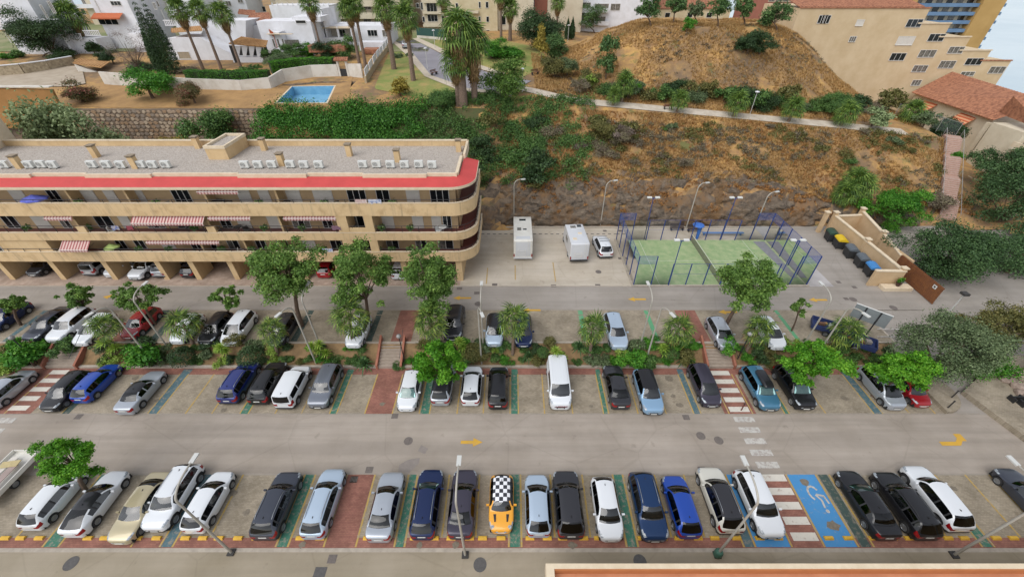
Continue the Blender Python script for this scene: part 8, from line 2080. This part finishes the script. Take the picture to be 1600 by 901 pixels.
for px, py, r, h, kind, shp, lab in ((50, 566, 2.1, 1.5, 'bright', 'round', 'large rounded green bush left of the left stairway'), (12, 566, 1.5, 1.2, 'limeshrub', 'low', 'pale green bush at the left edge of the planter'), (105, 553, 1.2, 1.2, 'shrub', 'round', 'leafy bush above the left stairway wall'), (235, 566, 1.9, 1.6, 'bright', 'round', 'feathery green bush behind the silver convertible'), (288, 563, 1.15, 1.15, 'dark', 'ball', 'clipped dark topiary ball right of the feathery bush'), (395, 563, 1.25, 1.15, 'dark', 'ball', 'clipped dark topiary ball above the black crossover'), (700, 556, .9, .9, 'dark', 'ball', 'clipped dark mound right of the lime tree'), (740, 556, 1.1, .9, 'oliveb', 'ball', 'olive clipped mound by the slender lamp'), (991, 565, 1.5, 1.2, 'bright', 'round', 'big green bush left of the curved lamp above the pale blue crossover'), (1008, 567, 1.1, 1.0, 'shrub', 'round', 'green bush under the curved lamp'), (1045, 556, .9, .8, 'shrub', 'ball', 'clipped bush left of the right stairway'), (1132, 550, 1.1, 1.1, 'bright', 'round', 'bright bush right of the right stairway head'), (622, 566, .7, .6, 'shrub', 'low', 'low bush by the globe lamp')):
    b = G(px, py, .6); b.z = bank_z(b.y) if b.y < U0 else UP; bush(b, r, h, kind, shp, lab, 'planter shrubs')
b = G(848, 560, .6); b.z = bank_z(b.y); t = thing('topiary', 'small round topiary on a stem right of a fan palm', 'topiary', b); MB().tube([(0, 0, -.1), (0, 0, 1.0)], .05, 6).build('stem', M_bark, t, world=False); o = link('foliage', bush_mesh('shrub', 'ball', 1), t); o.scale = (.62, .62, .62); o.location = (0, 0, .75)
rg = random.Random(8); k = 0; x = -60.0
while x < 36.5:
    if not (-45 < x < -40.8 or -13.4 < x < -10 or 17.9 < x < 21.7):
        for row in (0, 1):
            if rg.random() < (.9 if x < 18 else .97):
                y = Y3 + (.65 if row == 0 else 1.65) + rg.uniform(-.2, .25); r = rg.uniform(.5, 1.1); k += 1
                kind = rg.choice(('shrub', 'shrub', 'dark', 'bright', 'limeshrub', 'olive', 'oliveb', 'shrub')); shp = rg.choice(('low', 'low', 'round'))
                cw = {'shrub': 'green', 'dark': 'dark green', 'bright': 'fresh green', 'limeshrub': 'yellow green', 'olive': 'grey green', 'oliveb': 'olive brown'}[kind]
                bush(Vector((x + rg.uniform(-.3, .3), y, bank_z(y))), r, r * rg.uniform(.65, 1.0), kind, shp, 'low %s shrub in the planter strip, %s counted from the left' % (cw, ordw(k)), 'planter shrubs')
    x += rg.uniform(1.0, 1.5)
V, F, q = lump_leaves([(0, 0, .28, .3), (.15, .1, .45, .22), (-.15, 0, .4, .22)], 160, .2, 5); f = link('foliage', npmesh('pot_foliage', V, F, LM['bright'], rnd=q), POTTED[0]); f.location = (0, 0, .36)
# ivy curtain on tree trunk base right of ramp; palm trunk at the right edge
b = G(1600, 585, .6); t = thing('leaning_palm_trunk', 'thick grey palm trunk leaning in at the right edge', 'palm', b); MB().tube([(0, 0, -.2), (1.2, .5, 2.0), (2.6, 1.0, 4.5)], [.42, .38, .34], 10).build('trunk', M_palmbark, t, 60, world=False); c = link('crown', TC[0][0], t); c.location = (2.6, 1.0, 4.6); c.scale = (1.3, 1.3, 1.3)

V, F, q = lump_leaves([(0, 0, .2, .22), (.1, .05, .38, .2), (-.1, 0, .34, .18)], 130, .16, 6); PF = npmesh('balcony_foliage', V, F, LM['shrub'], rnd=q)
POT = MB().lathe([(.11, 0), (.17, .28), (.15, .28), (0, .25)], (0, 0, 0), 10).mesh('pot'); POT.materials.append(mat('clay_pot', 'a0654a', .85, var=.15, scale=4))
for i, (k_, px) in enumerate(((2, 118), (2, 240), (2, 402), (2, 505), (2, 612), (1, 36), (1, 132), (1, 300), (1, 410), (1, 470), (1, 595), (1, 640), (0, 215), (0, 262), (0, 345), (0, 392), (0, 455), (0, 505), (0, 590), (0, 612), (0, 640))):
    x = AY(px, (385, 348, 308)[k_], 38.45).x
    t = thing('balcony_plant', 'small potted plant on the %s balcony, %s counted along the block from the left' % (('lowest', 'middle', 'top')[k_], ordw(i + 1)), 'plant', (x, 38.45, LEV[k_][2] + .013), 'balcony plants')
    t.scale = (1.5, 1.5, 1.7); link('pot', POT, t); f = link('foliage', PF, t); f.location = (0, 0, .24)
